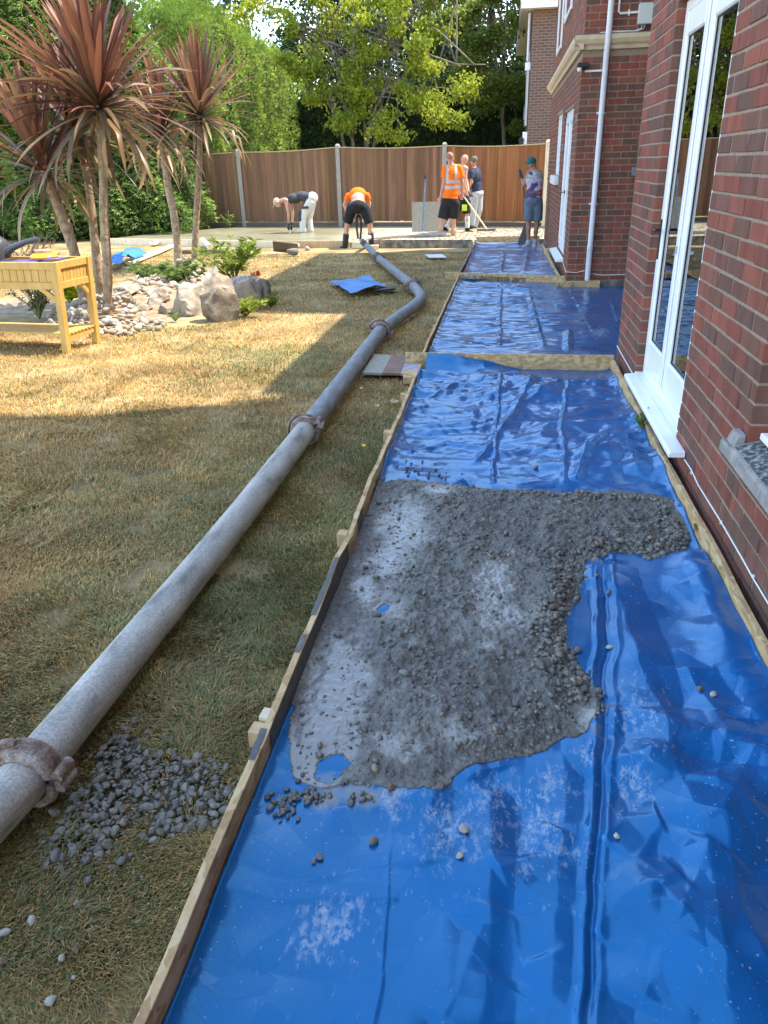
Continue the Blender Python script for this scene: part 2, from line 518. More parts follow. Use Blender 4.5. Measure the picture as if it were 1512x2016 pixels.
# --- bricks
PAL = [(.240, .080, .054), (.215, .064, .043), (.255, .080, .052), (.19, .064, .044), (.165, .076, .053), (.155, .075, .052),
       (.140, .072, .052), (.18, .080, .056), (.215, .082, .055), (.128, .066, .049), (.225, .072, .048), (.165, .070, .049)]
BR = []          # (centre, size, orientation, colour)
def lay(axis, fixed, out, u0, u1, z0, z1, phase=0.0, depth=.1025, sill_clip=None):
    k0 = int(math.floor((z0-Z0)/COURSE)); k1 = int(math.ceil((z1-Z0)/COURSE))
    for k in range(k0, k1):
        zl, zh = Z0+k*COURSE+.005, Z0+(k+1)*COURSE-.005
        if zl < z0-.012 or zh > z1+.012: continue
        u = u0 + (0 if (k % 2) else -.1125) + phase - (.225 if phase > 0 else 0)
        while u < u1:
            a, b = max(u+.005, u0), min(u+.22, u1)
            if u+.005 <= u0+.006: a = u0
            if u+.225 >= u1-.006: b = u1
            if b-a > .012:
                j = rng.normal(0, .0012)
                c = np.array([0, 0, (zl+zh)/2])
                if axis == 'y': c[0] = fixed-out*(-depth/2+j); c[1] = (a+b)/2; sz = (depth, b-a, zh-zl)
                else: c[1] = fixed-out*(-depth/2+j); c[0] = (a+b)/2; sz = (b-a, depth, zh-zl)
                BR.append((c, sz, PAL[int(rng.integers(len(PAL)))]))
            u += .225
lay('y', XA, 1, 5.20, 6.09, .0, 3.1)
lay('y', XA, 1, 2.79, 3.845, .0, 3.1, phase=.06)
lay('y', XA, 1, 3.845, 5.20, .0, .165)
lay('y', XA, 1, -1.6, 1.35, .0, 3.1)
lay('y', XA, 1, 1.35, 2.79, .0, .46)
lay('y', XA, 1, 3.845, 5.20, 2.30, 3.1)
lay('y', XA, 1, 1.35, 2.79, 2.33, 3.1)
lay('x', YF, 1, XB, 2.0, .0, 2.68)
lay('x', YF, 1, XB, 2.0, 2.86, 3.9, phase=.05)
for a in ((YF+.1035, BD[0], 0, 2.68), (BD[0], BD[1], BD[3], 2.68), (BD[0], BD[1], 0, BD[2]), (BD[1], BW[0], 0, 2.68),
          (BW[0], BW[1], BW[3], 2.68), (BW[0], BW[1], 0, BW[2]-.1), (BW[1], BEND, 0, 2.68), (YF+.1035, BEND, 2.86, 4.3)):
    lay('y', XB, 1, *a)
def vis(c):
    q = pix(c); d = np.linalg.norm(c-EYE)
    return (-60 < q[0] < 1572) and (-60 < q[1] < 2076), d
scored = []
for c, sz, col in BR:
    v, d = vis(c)
    face = sz[1]*sz[2] if sz[0] <= .1026 and sz[1] > .03 and abs(c[0]-(XA+.05)) < .1 or abs(c[0]-(XB+.05)) < .06 else sz[0]*sz[2]
    inc = abs((c-EYE)[0])/d if abs(c[1]-(YF+.05)) > .06 else abs((c-EYE)[1])/d
    scored.append(((face*inc/d/d) if v else 0, c, sz, col))
scored.sort(key=lambda t: -t[0])
bvars = []
for i in range(len(PAL)*2):
    lo, hi = np.array([-.5, -.5, -.5]), np.array([.5, .5, .5])
    v, f = chbox(lo*np.array([.1025, .215, .065]), hi*np.array([.1025, .215, .065]), .0035)
    v = v + rng.normal(0, .0007, v.shape)
    v /= np.array([.1025, .215, .065])
    bvars.append(npmesh('brick', v, [np.array([q for q in f if len(q) == 4]), np.array([q for q in f if len(q) == 3])], M['brick'], col=PAL[i % len(PAL)]))
bv0, bf0 = chbox(np.array([-.05, -.11, -.0325]), np.array([.05, .11, .0325]), .003)
NB = 295
for sc, c, sz, col in scored[:NB]:
    k = PAL.index(col) + (len(PAL) if rng.random() < .5 else 0)
    o = bpy.data.objects.new('brick', bvars[k])
    o.location = c-HL
    o.scale = sz; o.rotation_euler = (rng.normal(0, .004), rng.normal(0, .004), rng.normal(0, .004))
    link(o, wall_o)
VV, FF4, FF3, CC = [], [], [], []
n = 0
f4 = np.array([q for q in bf0 if len(q) == 4]); f3 = np.array([q for q in bf0 if len(q) == 3])
for sc, c, sz, col in scored[NB:]:
    v, f = chbox(np.array([-.5]*3)*sz, np.array([.5]*3)*sz, .003)
    VV.append(v + c - HL); FF4.append(f4+n); FF3.append(f3+n); CC.append(np.tile(col, (len(v), 1))); n += len(v)
tag(npobj('bricks', np.concatenate(VV), [np.concatenate(FF4), np.concatenate(FF3)], M['brick'], wall_o, col=np.concatenate(CC)), kind='stuff')

# --- cornice band round block B
cor = MB()
prof = [(0, 2.70), (.035, 2.70), (.05, 2.735), (.085, 2.76), (.11, 2.80), (.11, 2.845), (0, 2.845)]
cor.prism([(XB-p, YF-.09, z) for p, z in prof], (0, BEND-YF+.12, 0))
cor.prism([(XB-.11, YF-p, z) for p, z in prof], (1.2, 0, 0))
hb(cor, 'cornice', M['stone_warm'])
fl = MB(); fl.box((XB-.10, YF-.10, 2.846), (XB+1.2, YF+.01, 2.858))
hb(fl, 'flashing', pmat('lead flashing', [(.3, (.10, .10, .11)), (.7, (.16, .16, .17))], 10, rough=.6))

# --- glass
gm = bpy.data.materials.new('window glass'); gm.use_nodes = True
N_, L_ = nodes(gm)
N_.remove(N_['Principled BSDF'])
fr = N_.new('ShaderNodeFresnel'); fr.inputs[0].default_value = 1.52
mr = N_.new('ShaderNodeMath'); mr.operation = 'MULTIPLY_ADD'; mr.inputs[1].default_value = 1.6; mr.inputs[2].default_value = .03; mr.use_clamp = True
tb = N_.new('ShaderNodeBsdfTransparent'); tb.inputs[0].default_value = (.80, .85, .83, 1)
gl = N_.new('ShaderNodeBsdfGlossy'); gl.inputs['Roughness'].default_value = .012
mx = N_.new('ShaderNodeMixShader')
L_.new(fr.outputs[0], mr.inputs[0]); L_.new(mr.outputs[0], mx.inputs[0]); L_.new(tb.outputs[0], mx.inputs[1]); L_.new(gl.outputs[0], mx.inputs[2])
L_.new(mx.outputs[0], N_['Material Output'].inputs[0])
M['glass'] = gm
M['gasket'] = pmat('black gasket', [(.3, (.012, .012, .014)), (.7, (.02, .02, .022))], 10, rough=.5)

def hchild(name, boxes, mat, parent, bevel=.004, smooth_=False, label=None):
    b = MB()
    for lo, hi in boxes: b.box(lo, hi)
    return hb(b, name, mat, parent, bevel=bevel, label=label)

# --- french doors
XFR = XA+.048
y0, y1, z0, z1 = DO
fd = hchild('french_door_frame', [((XFR, y0+.001, z0+.02), (XFR+.07, y0+.06, z1)), ((XFR, y1-.06, z0+.02), (XFR+.07, y1-.001, z1)),
     ((XFR, y0+.06, z1-.06), (XFR+.07, y1-.06, z1-.001)), ((XFR-.004, y0+.06, z0+.02), (XFR+.066, y1-.06, z0+.085))], M['white_paint'], house)
ym = (y0+y1)/2
def leaf(a, b, hinge_right):
    st, X0 = .095, XFR-.012
    d = hchild('door', [((X0, a, z0+.092), (X0+.06, a+st, z1-.066)), ((X0, b-st, z0+.092), (X0+.06, b, z1-.066)),
        ((X0, a+st, z0+.092), (X0+.06, b-st, z0+.092+.17)), ((X0, a+st, z1-.066-.12), (X0+.06, b-st, z1-.066))], M['white_paint'], house, bevel=.008)
    zl, zh = z0+.262, z1-.186
    g = .006
    hchild('gasket', [((X0+.016, a+st-.001, zl), (X0+.024, a+st+g, zh)), ((X0+.016, b-st-g, zl), (X0+.024, b-st+.001, zh)),
        ((X0+.016, a+st+g, zl-.001), (X0+.024, b-st-g, zl+g)), ((X0+.016, a+st+g, zh-g), (X0+.024, b-st-g, zh+.001))], M['gasket'], d, bevel=0)
    gq = MB(); gq.box((X0+.020, a+st+g, zl+g), (X0+.026, b-st-g, zh-g)); hb(gq, 'glass', M['glass'], d)
    s = MB(); s.box((X0+.028, a+st+g, zl+g), (X0+.044, a+st+g+.012, zh-g)); s.box((X0+.028, b-st-g-.012, zl+g), (X0+.044, b-st-g, zh-g))
    hb(s, 'spacer_bar', pmat('spacer bar', [(.3, (.45, .46, .47)), (.7, (.55, .55, .56))], 5, rough=.4), d)
    return d, X0
d1, X0 = leaf(ym+.003, y1-.063, 1)
d2, X0 = leaf(y0+.063, ym-.003, 0)
h = MB()
yh = y1-.063-.047
h.box((X0-.006, yh-.014, .93), (X0, yh+.014, 1.16)); h.tube([(X0-.006, yh, 1.10), (X0-.05, yh, 1.10)], .009, 8)
h.tube([(X0-.05, yh, 1.10), (X0-.052, yh-.12, 1.10)], .009, 8)
hb(h, 'handle', M['gasket'], d1, smooth_=True)
hd = MB()
hd.box((X0-.02, ym-.008, 1.02), (X0, ym+.012, 1.06)); hb(hd, 'catch', M['steel'], d1)
ast = MB(); ast.box((X0-.01, ym-.02, z0+.1), (X0-.001, ym+.022, z1-.075)); hb(ast, 'cover_strip', M['white_paint'], d1, bevel=.004)
sl = MB()
ys0, ys1 = 3.52, 5.10
sl.prism([(XA-.082, ys0, .178), (XA-.082, ys0, .192), (XA-.076, ys0, .198), (XFR+.02, ys0, .206), (XFR+.02, ys0, .17), (XA-.06, ys0, .166)], (0, ys1-ys0, 0))
# the sill is a little wider than the opening only in front of the wall
sl2 = MB()
sl2.prism([(XA-.082, 3.60, .172), (XA-.082, 3.60, .190), (XA-.074, 3.60, .198), (XA-.003, 3.60, .203), (XA-.003, 3.60, .172)], (0, 1.53, 0))
sl2.box((XA-.003, y0+.002, .174), (XFR+.05, y1-.002, .196))
hb(sl2, 'door_sill', M['white_paint'], house, bevel=.003)

# --- near window with its stone sill
ss = MB()
ss.prism([(XA-.062, 0, .468), (XA-.062, 0, .515), (XA-.058, 0, .522), (XA+.09, 0, .560), (XA+.09, 0, .468)], (0, 1.515, 0))
for i in range(len(ss.V)): ss.V[i] = ss.V[i] + np.array([0, 1.28, 0])
ss.box((XA-.0621, 2.796, .4679), (XA-.001, 2.902, .516))
ss.prism([(XA-.05, 2.792, .517), (XA-.035, 2.792, .562), (XA-.002, 2.792, .568), (XA-.002, 2.792, .517)], (0, .085, 0))
hb(ss, 'stone_sill', M['stone'], house, bevel=.006)
st_ = MB(); st_.prism([(XA-.045, 1.3, .5275), (XA+.075, 1.3, .5595), (XA+.075, 1.3, .556), (XA-.045, 1.3, .524)], (0, 1.47, 0))
hb(st_, 'sill_weathering', M['lichen'], house)
wf = hchild('window_frame', [((XA+.09, WO[0], .565), (XA+.15, WO[1]-.012, .63)), ((XA+.09, WO[1]-.075, .63), (XA+.15, WO[1]-.012, 2.31)), ((XA+.09, WO[0], .63), (XA+.15, WO[0]+.06, 2.31)),
     ((XA+.09, WO[0]+.06, 2.25), (XA+.15, WO[1]-.075, 2.31))], M['white_paint'], house)
hchild('window_board', [((XA+.03, WO[0], .562), (XA+.089, WO[1]-.03, .588))], M['white_paint'], wf)
b = MB(); b.box((XA+.12, WO[0]+.06, .63), (XA+.126, WO[1]-.075, 2.25)); hb(b, 'glass', M['glass'], wf)

# --- door and window of block B
fb = hchild('patio_door_frame', [((XB+.03, BD[0]+.001, BD[2]), (XB+.1, BD[0]+.07, BD[3])), ((XB+.03, BD[1]-.07, BD[2]), (XB+.1, BD[1]-.001, BD[3])),
     ((XB+.03, BD[0]+.07, BD[3]-.07), (XB+.1, BD[1]-.07, BD[3]-.001)), ((XB+.03, BD[0]+.07, BD[2]), (XB+.1, BD[1]-.07, BD[2]+.07))], M['white_paint'], house)
yb = (BD[0]+BD[1])/2
for a, bb in ((BD[0]+.073, yb-.003), (yb+.003, BD[1]-.073)):
    d = hchild('door', [((XB+.016, a, BD[2]+.074), (XB+.07, a+.08, BD[3]-.074)), ((XB+.016, bb-.08, BD[2]+.074), (XB+.07, bb, BD[3]-.074)),
        ((XB+.016, a+.08, BD[2]+.074), (XB+.07, bb-.08, BD[2]+.18)), ((XB+.016, a+.08, BD[3]-.17), (XB+.07, bb-.08, BD[3]-.074))], M['white_paint'], house, bevel=.006)
    g = MB(); g.box((XB+.04, a+.08, BD[2]+.18), (XB+.046, bb-.08, BD[3]-.17)); hb(g, 'glass', M['glass'], d)
    hm = MB(); hm.box((XB-.002, yb-.05, 1.05), (XB+.014, yb-.02, 1.1)); hm.tube([(XB-.03, yb-.035, 1.075), (XB-.03, yb-.16, 1.075)], .01, 6)
    if a < yb: hb(hm, 'handle', M['black'], d)
sb = MB(); sb.prism([(XB-.11, BD[0]-.05, BD[2]-.045), (XB-.11, BD[0]-.05, BD[2]-.02), (XB-.002, BD[0]-.05, BD[2]), (XB-.002, BD[0]-.05, BD[2]-.045)], (0, BD[1]-BD[0]+.1, 0))
hb(sb, 'door_sill', M['white_paint'], house)
wb = hchild('window_frame', [((XB+.02, BW[0]+.001, BW[2]), (XB+.09, BW[0]+.06, BW[3])), ((XB+.02, BW[1]-.06, BW[2]), (XB+.09, BW[1]-.001, BW[3])),
     ((XB+.02, BW[0]+.06, BW[3]-.06), (XB+.09, BW[1]-.06, BW[3]-.001)), ((XB+.02, BW[0]+.06, BW[2]), (XB+.09, BW[1]-.06, BW[2]+.06)), ((XB+.02, 14.42, BW[2]+.06), (XB+.09, 14.48, BW[3]-.06))], M['white_paint'], house)
g = MB(); g.box((XB+.05, BW[0]+.06, BW[2]+.06), (XB+.056, BW[1]-.06, BW[3]-.06)); hb(g, 'glass', M['glass'], wb)
hchild('stone_sill', [((XB-.07, BW[0]-.1, BW[2]-.135), (XB-.001, BW[1]+.1, BW[2]-.002))], M['white_dirty'], house)
# upper floor window heads and a cill seen edge-on above the cornice
for yw0, yw1, zz0, zz1 in ((13.2, 14.6, 3.55, 4.7), (15.2, 16.4, 3.3, 4.2)):
    hchild('upper_window_frame', [((XB-.03, yw0, zz0-.06), (XB-.001, yw1, zz0)), ((XB-.03, yw0, zz0+.001), (XB-.001, yw0+.07, zz1)), ((XB-.03, yw1-.07, zz0+.001), (XB-.001, yw1, zz1))], M['white_paint'], house)

# --- downpipe
dp = MB()
XD, YD = 1.145, YF-.062
dp.tube([(XD, YD, .0), (XD, YD, .42), (XD, YD, .425), (XD, YD, .47), (XD, YD, .475), (XD, YD, 1.7)], [.036, .036, .039, .039, .034, .034], 14)
dp.tube([(XD, YD-.0, 1.7), (XD, YD, 2.66), (XD, YD-.05, 2.78), (XD, YD-.05, 5.2)], .034, 14)
M['downpipe'] = pmat('pale lilac white pvc', [(.3, (.62, .62, .67)), (.7, (.70, .70, .74))], 5, rough=.35, spec=.5)
dpo = hb(dp, 'downpipe', M['downpipe'], house, smooth_=True)
for zc in (.98, 2.02):
    c = MB(); c.tube([(XD, YD, zc-.012), (XD, YD, zc+.012)], .041, 14); c.box((XD-.055, YF-.025, zc-.01), (XD+.055, YF-.004, zc+.01))
    hb(c, 'pipe_clip', M['downpipe'], dpo)
# --- things fixed to the wall with the downpipe
jb = MB(); jb.box((1.47, YF-.09, 2.93), (1.66, YF-.004, 3.14)); hb(jb, 'junction_box', pmat('grey green box', [(.3, (.50, .54, .50)), (.7, (.55, .58, .54))], 4, rough=.5), house, bevel=.006)
cb = MB(); cb.tube([(1.25, YF-.02, 3.6), (1.25, YF-.02, 3.08), (1.27, YF-.02, 3.055), (1.47, YF-.02, 3.06)], .012, 8); cb.box((1.36, YF-.035, 3.03), (1.375, YF-.002, 3.09))
hb(cb, 'conduit', M['white_paint'], house, smooth_=True)
for k in (0, .03):
    cw = MB(); cw.tube([(1.53+k, YF-.04, 2.93), (1.52+k, YF-.04, 2.89), (1.45+k, YF-.05, 2.868), (1.2, YF-.06, 2.866+k*.3), (1.05, YF-.06, 2.865)], .006, 6)
    hb(cw, 'cable', M['white_dirty'], house, smooth_=True)
pr = MB(); pr.box((XB-.06, YF-.10, 2.515), (XB+.07, YF-.004, 2.565)); hb(pr, 'floodlight', M['black'], house, bevel=.008)
pr = MB(); pr.tube([(XB-.03, YF-.06, 2.515), (XB-.03, YF-.06, 2.475)], [.03, .022], 12); hb(pr, 'motion_sensor', M['white_paint'], house, smooth_=True)
pr = MB(); pr.tube([(XB+.04, YF-.02, 2.478), (XD-.03, YF-.02, 2.478)], .012, 8); hb(pr, 'conduit', M['white_paint'], house, smooth_=True)
pr = MB(); pr.box((1.585, YF-.05, 1.30), (1.64, YF-.004, 1.40)); hb(pr, 'grey_socket', pmat('slate grey plastic', [(.3, (.14, .17, .20)), (.7, (.17, .2, .23))], 4, rough=.5), house, bevel=.004)
# --- white cable clipped along the foot of the wall
P = [(XA-.004, 6.08, .175), (XA-.006, 5.6, .17), (XA-.006, 5.16, .165)]
cw = MB(); cw.tube(P, .004, 6); hb(cw, 'cable', M['white_paint'], house)
P = [(XA-.005, 3.60, .165), (XA-.006, 3.45, .172), (XA-.006, 3.3, .157), (XA-.006, 2.9, .162), (XA-.006, 2.6, .158), (XA-.006, 2.45, .154), (XA-.006, 2.2, .155), (XA-.006, 1.9, .15)]
cw = MB(); cw.tube(P, .003, 6)
for y in (3.44, 2.9, 2.46): cw.box((XA-.009, y-.003, .152), (XA-.001, y+.003, .166))
hb(cw, 'cable', M['white_paint'], house)
P = [(XB-.01, 11.5, .18), (XB-.012, 11.1, .15), (XB-.012, YF-.012, .135), (1.0, YF-.015, .125), (XD-.04, YF-.02, .15)]
cw = MB(); cw.tube(P, .005, 6); cw.tube([(XD+.04, YF-.015, .11), (1.35, YF-.012, .09), (1.7, YF-.012, .10)], .005, 6)
hb(cw, 'cable', M['white_dirty'], house)

# ================================================================ NEIGHBOUR'S HOUSE BEHIND THE FENCE
def brick_tex(name, sc, c1, c2, mo):
    mt = bpy.data.materials.new(name); mt.use_nodes = True
    N, L = nodes(mt); p = N['Principled BSDF']; p.inputs['Roughness'].default_value = .9
    g = N.new('ShaderNodeNewGeometry'); sx = N.new('ShaderNodeSeparateXYZ'); L.new(g.outputs['Position'], sx.inputs[0])
    ad = N.new('ShaderNodeMath'); ad.operation = 'ADD'; L.new(sx.outputs[0], ad.inputs[0]); L.new(sx.outputs[1], ad.inputs[1])
    cx = N.new('ShaderNodeCombineXYZ'); L.new(ad.outputs[0], cx.inputs[0]); L.new(sx.outputs[2], cx.inputs[1])
    b = N.new('ShaderNodeTexBrick'); b.inputs['Scale'].default_value = 1.0
    b.inputs['Brick Width'].default_value = .225; b.inputs['Row Height'].default_value = .075; b.inputs['Mortar Size'].default_value = .012
    b.inputs['Color1'].default_value = (*c1, 1); b.inputs['Color2'].default_value = (*c2, 1); b.inputs['Mortar'].default_value = (*mo, 1)
    L.new(cx.outputs[0], b.inputs['Vector']); L.new(b.outputs[0], p.inputs['Base Color'])
    bp = N.new('ShaderNodeBump'); bp.inputs['Distance'].default_value = .006; bp.invert = True
    L.new(b.outputs['Fac'], bp.inputs['Height']); L.new(bp.outputs[0], p.inputs['Normal'])
    return mt
nb = thing('neighbour_house', 'brick house with white window frames seen over the far fence', 'house', (4, 30, -.1))
NL = np.array([4, 30, -.1])
def nbb(mb, name, mat, parent=nb, **k):
    for i in range(len(mb.V)): mb.V[i] = mb.V[i]-NL
    return mb.build(name, mat, parent, **k)
NX, NY = .62, 26.0
q = MB(); q.box((NX, NY, -.1), (7, 36, 5.45)); nbb(q, 'wall', brick_tex('far brickwork', 1, (.16, .075, .055), (.10, .058, .046), (.20, .15, .12)))
q = MB(); q.box((NX-.35, NY-.3, 5.45), (7.2, 36.3, 5.6)); q.box((NX-.37, NY-.32, 5.6), (7.22, 36.32, 5.75)); nbb(q, 'fascia', M['white_paint'])
q = MB(); q.prism([(NX-.4, NY-.35, 5.76), (3.8, NY-.35, 8.6), (7.4, NY-.35, 5.76)], (0, 10.7, 0)); nbb(q, 'roof', M['tile'])
for yy, z0_, z1_ in ((27.6, 2.55, 4.6), (27.6, .2, 1.9), (31, 2.6, 4.5)):
    q = MB(); q.box((NX-.06, yy, z0_), (NX-.002, yy+1.5, z0_+.1)); q.box((NX-.05, yy, z0_+.1), (NX-.002, yy+.12, z1_)); q.box((NX-.05, yy+1.38, z0_+.1), (NX-.002, yy+1.5, z1_)); q.box((NX-.05, yy+.12, z1_-.12), (NX-.002, yy+1.38, z1_))
    f_ = nbb(q, 'window_frame', M['white_paint'])
    q = MB(); q.box((NX-.02, yy+.12, z0_+.1), (NX-.004, yy+1.38, z1_-.12)); nbb(q, 'glass', M['gasket'], f_)
q = MB(); q.box((NX-.16, NY+.05, 3.95), (NX-.003, NY+.22, 4.15)); nbb(q, 'gutter_hopper', M['downpipe'])
q = MB(); q.tube([(NX-.09, NY+.2, 4.2), (NX-.09, NY+.2, 5.4)], .04, 8); nbb(q, 'downpipe', M['downpipe'])
q = MB(); q.box((NX-.14, NY-.02, 1.95), (NX-.003, NY+.14, 2.32)); nbb(q, 'corbel', M['white_dirty'])
ln = MB(); ln.box((NX-.24, NY-.1, 1.86), (NX-.1, NY+.04, 2.08)); ln.lathe([(.11, 0), (.02, .1)], 8, (NX-.17, NY-.03, 2.09)); ln.tube([(NX-.17, NY-.03, 1.86), (NX-.17, NY-.03, 1.78), (NX-.02, NY-.02, 1.80)], .012, 6)
nbb(ln, 'lantern', M['black'])
# ================================================================ FORMWORK
def board(name, a, b, th, z0, z1, mat, label, cat='board', parent=None, group=None, seed=0, nseg=14, wob=.0025):
    """upright board between two ground points, slightly wavy, with chipped top"""
    a = np.asarray(a, float)[:2]; b = np.asarray(b, float)[:2]
    d = b-a; l = np.linalg.norm(d); d /= l; nrm = np.array([-d[1], d[0]])
    rr = np.random.default_rng(seed)
    V, F = [], []
    ts = np.linspace(0, 1, nseg+1)
    o3 = np.array([a[0], a[1], float(gz(a[1]))])
    for i, t in enumerate(ts):
        p = a + d*l*t + nrm*rr.normal(0, wob if 0 < i < nseg else 0)
        g = float(gz(p[1]))
        j = rr.normal(0, .0012)
        for s, z in ((0, z0), (1, z0), (1, z1+j), (0, z1+j)):
            q = p + nrm*th*s
            V.append(np.array([q[0], q[1], g+z])-o3)
    for i in range(nseg):
        for k in range(4):
            F.append((i*4+k, i*4+(k+1) % 4, (i+1)*4+(k+1) % 4, (i+1)*4+k))
    F += [(3, 2, 1, 0), tuple(nseg*4+k for k in range(4))]
    mb = MB(); mb.add(V, F)
    o = mb.build(name, mat, parent, loc=o3, bevel=.0015)
    if parent is None: tag(o, label, cat, group)
    return o

XL = -.585
b1 = board('formwork_board', (XL, .25), (XL+.004, 5.72), .022, -.02, .10, M['osb'], 'long strand board edging the left side of the nearest blue sheet', seed=1, nseg=26, wob=.004)
def smear(yc, l, side, parent=b1, mat=M['osb_dirty']):
    n = 9
    V, F = [], []
    for i in range(n):
        y = yc-l/2+l*i/(n-1)
        if side == 'top':
            V += [(XL-.0225+.003*rng.random(), y, .1022), (XL-.001-.003*rng.random(), y, .1022)]
        else:
            V += [(XL+.0065, y, .103-.004*rng.random()), (XL+.0065, y, .03-.03*rng.random())]
    for i in range(n-1): F.append((2*i, 2*i+1, 2*i+3, 2*i+2))
    mb = MB(); mb.add(np.array(V)-np.array([XL, .25, 0]), F)
    mb.build('cement_smear', mat, parent)
M['wetcement'] = pmat('dark wet cement', [(.3, (.06, .06, .056)), (.7, (.11, .108, .10))], 30, rough=.55)
smear(2.35, .42, 'top', mat=M['wetcement']); smear(1.50, .12, 'top', mat=M['wetcement']); smear(1.97, .10, 'top')
smear(2.3, 1.5, 'in', mat=M['wetcement'])
board('formwork_board', (XL-.02, 6.02), (XL-.01, 11.45), .02, -.02, .09, M['osb'], 'strand board edging the left side of the middle blue sheet', seed=2, nseg=16)
board('formwork_board', (-.60, 11.6), (-.55, 16.75), .02, -.02, .10, M['osb_dirty'], 'narrow weathered board edging the left side of the farthest blue sheet', seed=3, nseg=12)
# right-hand strips at the foot of the wall
s1 = board('formwork_strip', (.858, .9), (.862, 5.92), -.02, .018, .106, M['osb'], 'strand board strip along the foot of the wall below the french doors', seed=4, nseg=20)
mk = MB(); mk.box((.8575, 3.02, .058), (.8585, 3.034, .092)); mk.box((.8575, 3.0, .072), (.8585, 3.055, .082))
for i in range(len(mk.V)): mk.V[i] = mk.V[i]-np.array([.858, .9, 0])
for i in range(len(mk.V)): mk.V[i][:, 0] -= .004
mk.build('dirt_mark', pmat('brown smear', [(.3, (.12, .06, .02)), (.7, (.2, .1, .04))], 20), s1)
board('formwork_strip', (.79, 11.15), (.79, 16.4), -.02, -.01, .10, M['osb'], 'strand board strip along the wall below the far patio door', seed=5, nseg=12)
# cross boards
c1 = board('cross_board', (-.74, 5.985), (.885, 5.955), .018, -.03, .128, M['osb'], 'wide strand board laid across the path between the near and middle blue sheets', seed=6, nseg=14, wob=.002)
c2 = board('cross_board', (-.82, 11.56), (.90, 11.02), .018, .0, .105, M['osb'], 'printed strand board laid across the path before the farthest sheet', seed=7, nseg=10, wob=.001)
def text_mesh(txt, size):
    cu = bpy.data.curves.new('lettering', 'FONT'); cu.body = txt; cu.size = size; cu.extrude = .0004
    to = bpy.data.objects.new('lettering', cu); C.objects.link(to)
    me = bpy.data.meshes.new_from_object(to.evaluated_get(bpy.context.evaluated_depsgraph_get()))
    bpy.data.objects.remove(to); bpy.data.curves.remove(cu)
    me.name = 'lettering'; me.materials.clear()
    return me
M['ink'] = pmat('dark brown board ink', [(.3, (.035, .025, .018)), (.7, (.08, .055, .035))], 40, rough=.8)
def lettering(txt, size, parent, P, dirx, nrm):
    me = text_mesh(txt, size); me.materials.append(M['ink'])
    o = bpy.data.objects.new('lettering', me)
    x = Vector(dirx).normalized(); y = Vector((0, 0, 1)); z = x.cross(y)
    m_ = Matrix((x, y, z)).transposed().to_4x4(); m_.translation = Vector(P)-parent.location
    link(o, parent); o.matrix_local = m_
    return o
dx = Vector((1.72, -.54, 0)).normalized()
P0 = np.array([-.82, 11.56]); 
p_ = P0 + np.array(dx)[:2]*.45
lettering('k sterlingosb zero', .105, c2, (p_[0]-.002, p_[1]-.009, float(gz(11.4))+.016), dx, None)
# battens and blocks at the foot of the downpipe
board('batten', (.93, 10.74), (1.88, 10.74), .018, -.01, .085, M['osb_dirty'], 'dirty strand board batten at the foot of the wall behind the downpipe', seed=8, nseg=6)
def block(name, P, size, rz, mat, label, cat='wood block', rot=None, group=None):
    mb = MB(); mb.box((-size[0]/2, -size[1]/2, 0), (size[0]/2, size[1]/2, size[2]))
    o = mb.build(name, mat, None, loc=P, bevel=.003)
    o.rotation_euler = rot if rot else (0, 0, rz)
    return tag(o, label, cat, group)
g = float(gz(10.7))
k1 = block('wood_block', (.83, 10.56, g-.01), (.20, .03, .105), 0.02, M['osb'], 'printed strand board offcut standing left of the downpipe foot')
lettering('ild on', .085, k1, (.83-.088, 10.56-.016, g+.018), (1, .02, 0), None)
block('wood_block', (1.21, 10.60, g-.01), (.17, .03, .105), -.02, M['osb'], 'plain strand board offcut standing below the downpipe')
block('wood_block', (1.03, 10.66, g-.01), (.2, .04, .09), 0, M['timber'], 'low timber batten between two strand board offcuts')
P = G(1080, 505); block('wood_block', P, (.12, .30, .13), .1, M['timber'], 'stubby timber block on the far blue sheet beside the capped man')
P = G(1092, 480); block('wood_block', P, (.12, .09, .2), .3, M['osb_dirty'], 'upright dirty wood peg at the corner of the far brick wall')
# pegs holding the left board
pg = [(543, 1432, 'thick double peg of raw timber behind the left board beside the wet concrete'),
      (694, 1048, 'timber peg behind the left board beside the top of the concrete pour'),
      (776, 848, 'orange timber peg behind the left board beside the near end of the empty sheet'),
      (808, 775, 'short timber peg behind the left board near the cross board'),
      (858, 640, 'timber peg behind the board at the middle of the middle blue sheet'),
      (884, 593, 'thin timber peg behind the board towards the far end of the middle sheet')]
for i, (u, v, lb) in enumerate(pg):
    P = G(u, v, .07)
    h = .09 if i else .085
    o = block('wooden_peg', (-.634, P[1], float(gz(P[1]))-.02), (.045, .05, h), 0, M['timber'], lb, 'peg', rot=(0.02*(i % 3-1), .03, .05*(i-2)))
    if i == 0:
        mb = MB(); mb.box((-.012, .03, 0), (.0215, .075, h+.012)); mb.build('rear_piece', M['timber_pale'], o, bevel=.003)
# short packing piece where the boards meet
block('wood_block', (-.655, 5.62, 0), (.11, .22, .055), .1, M['osb'], 'flat strand board packer on the grass beneath the cross board end')

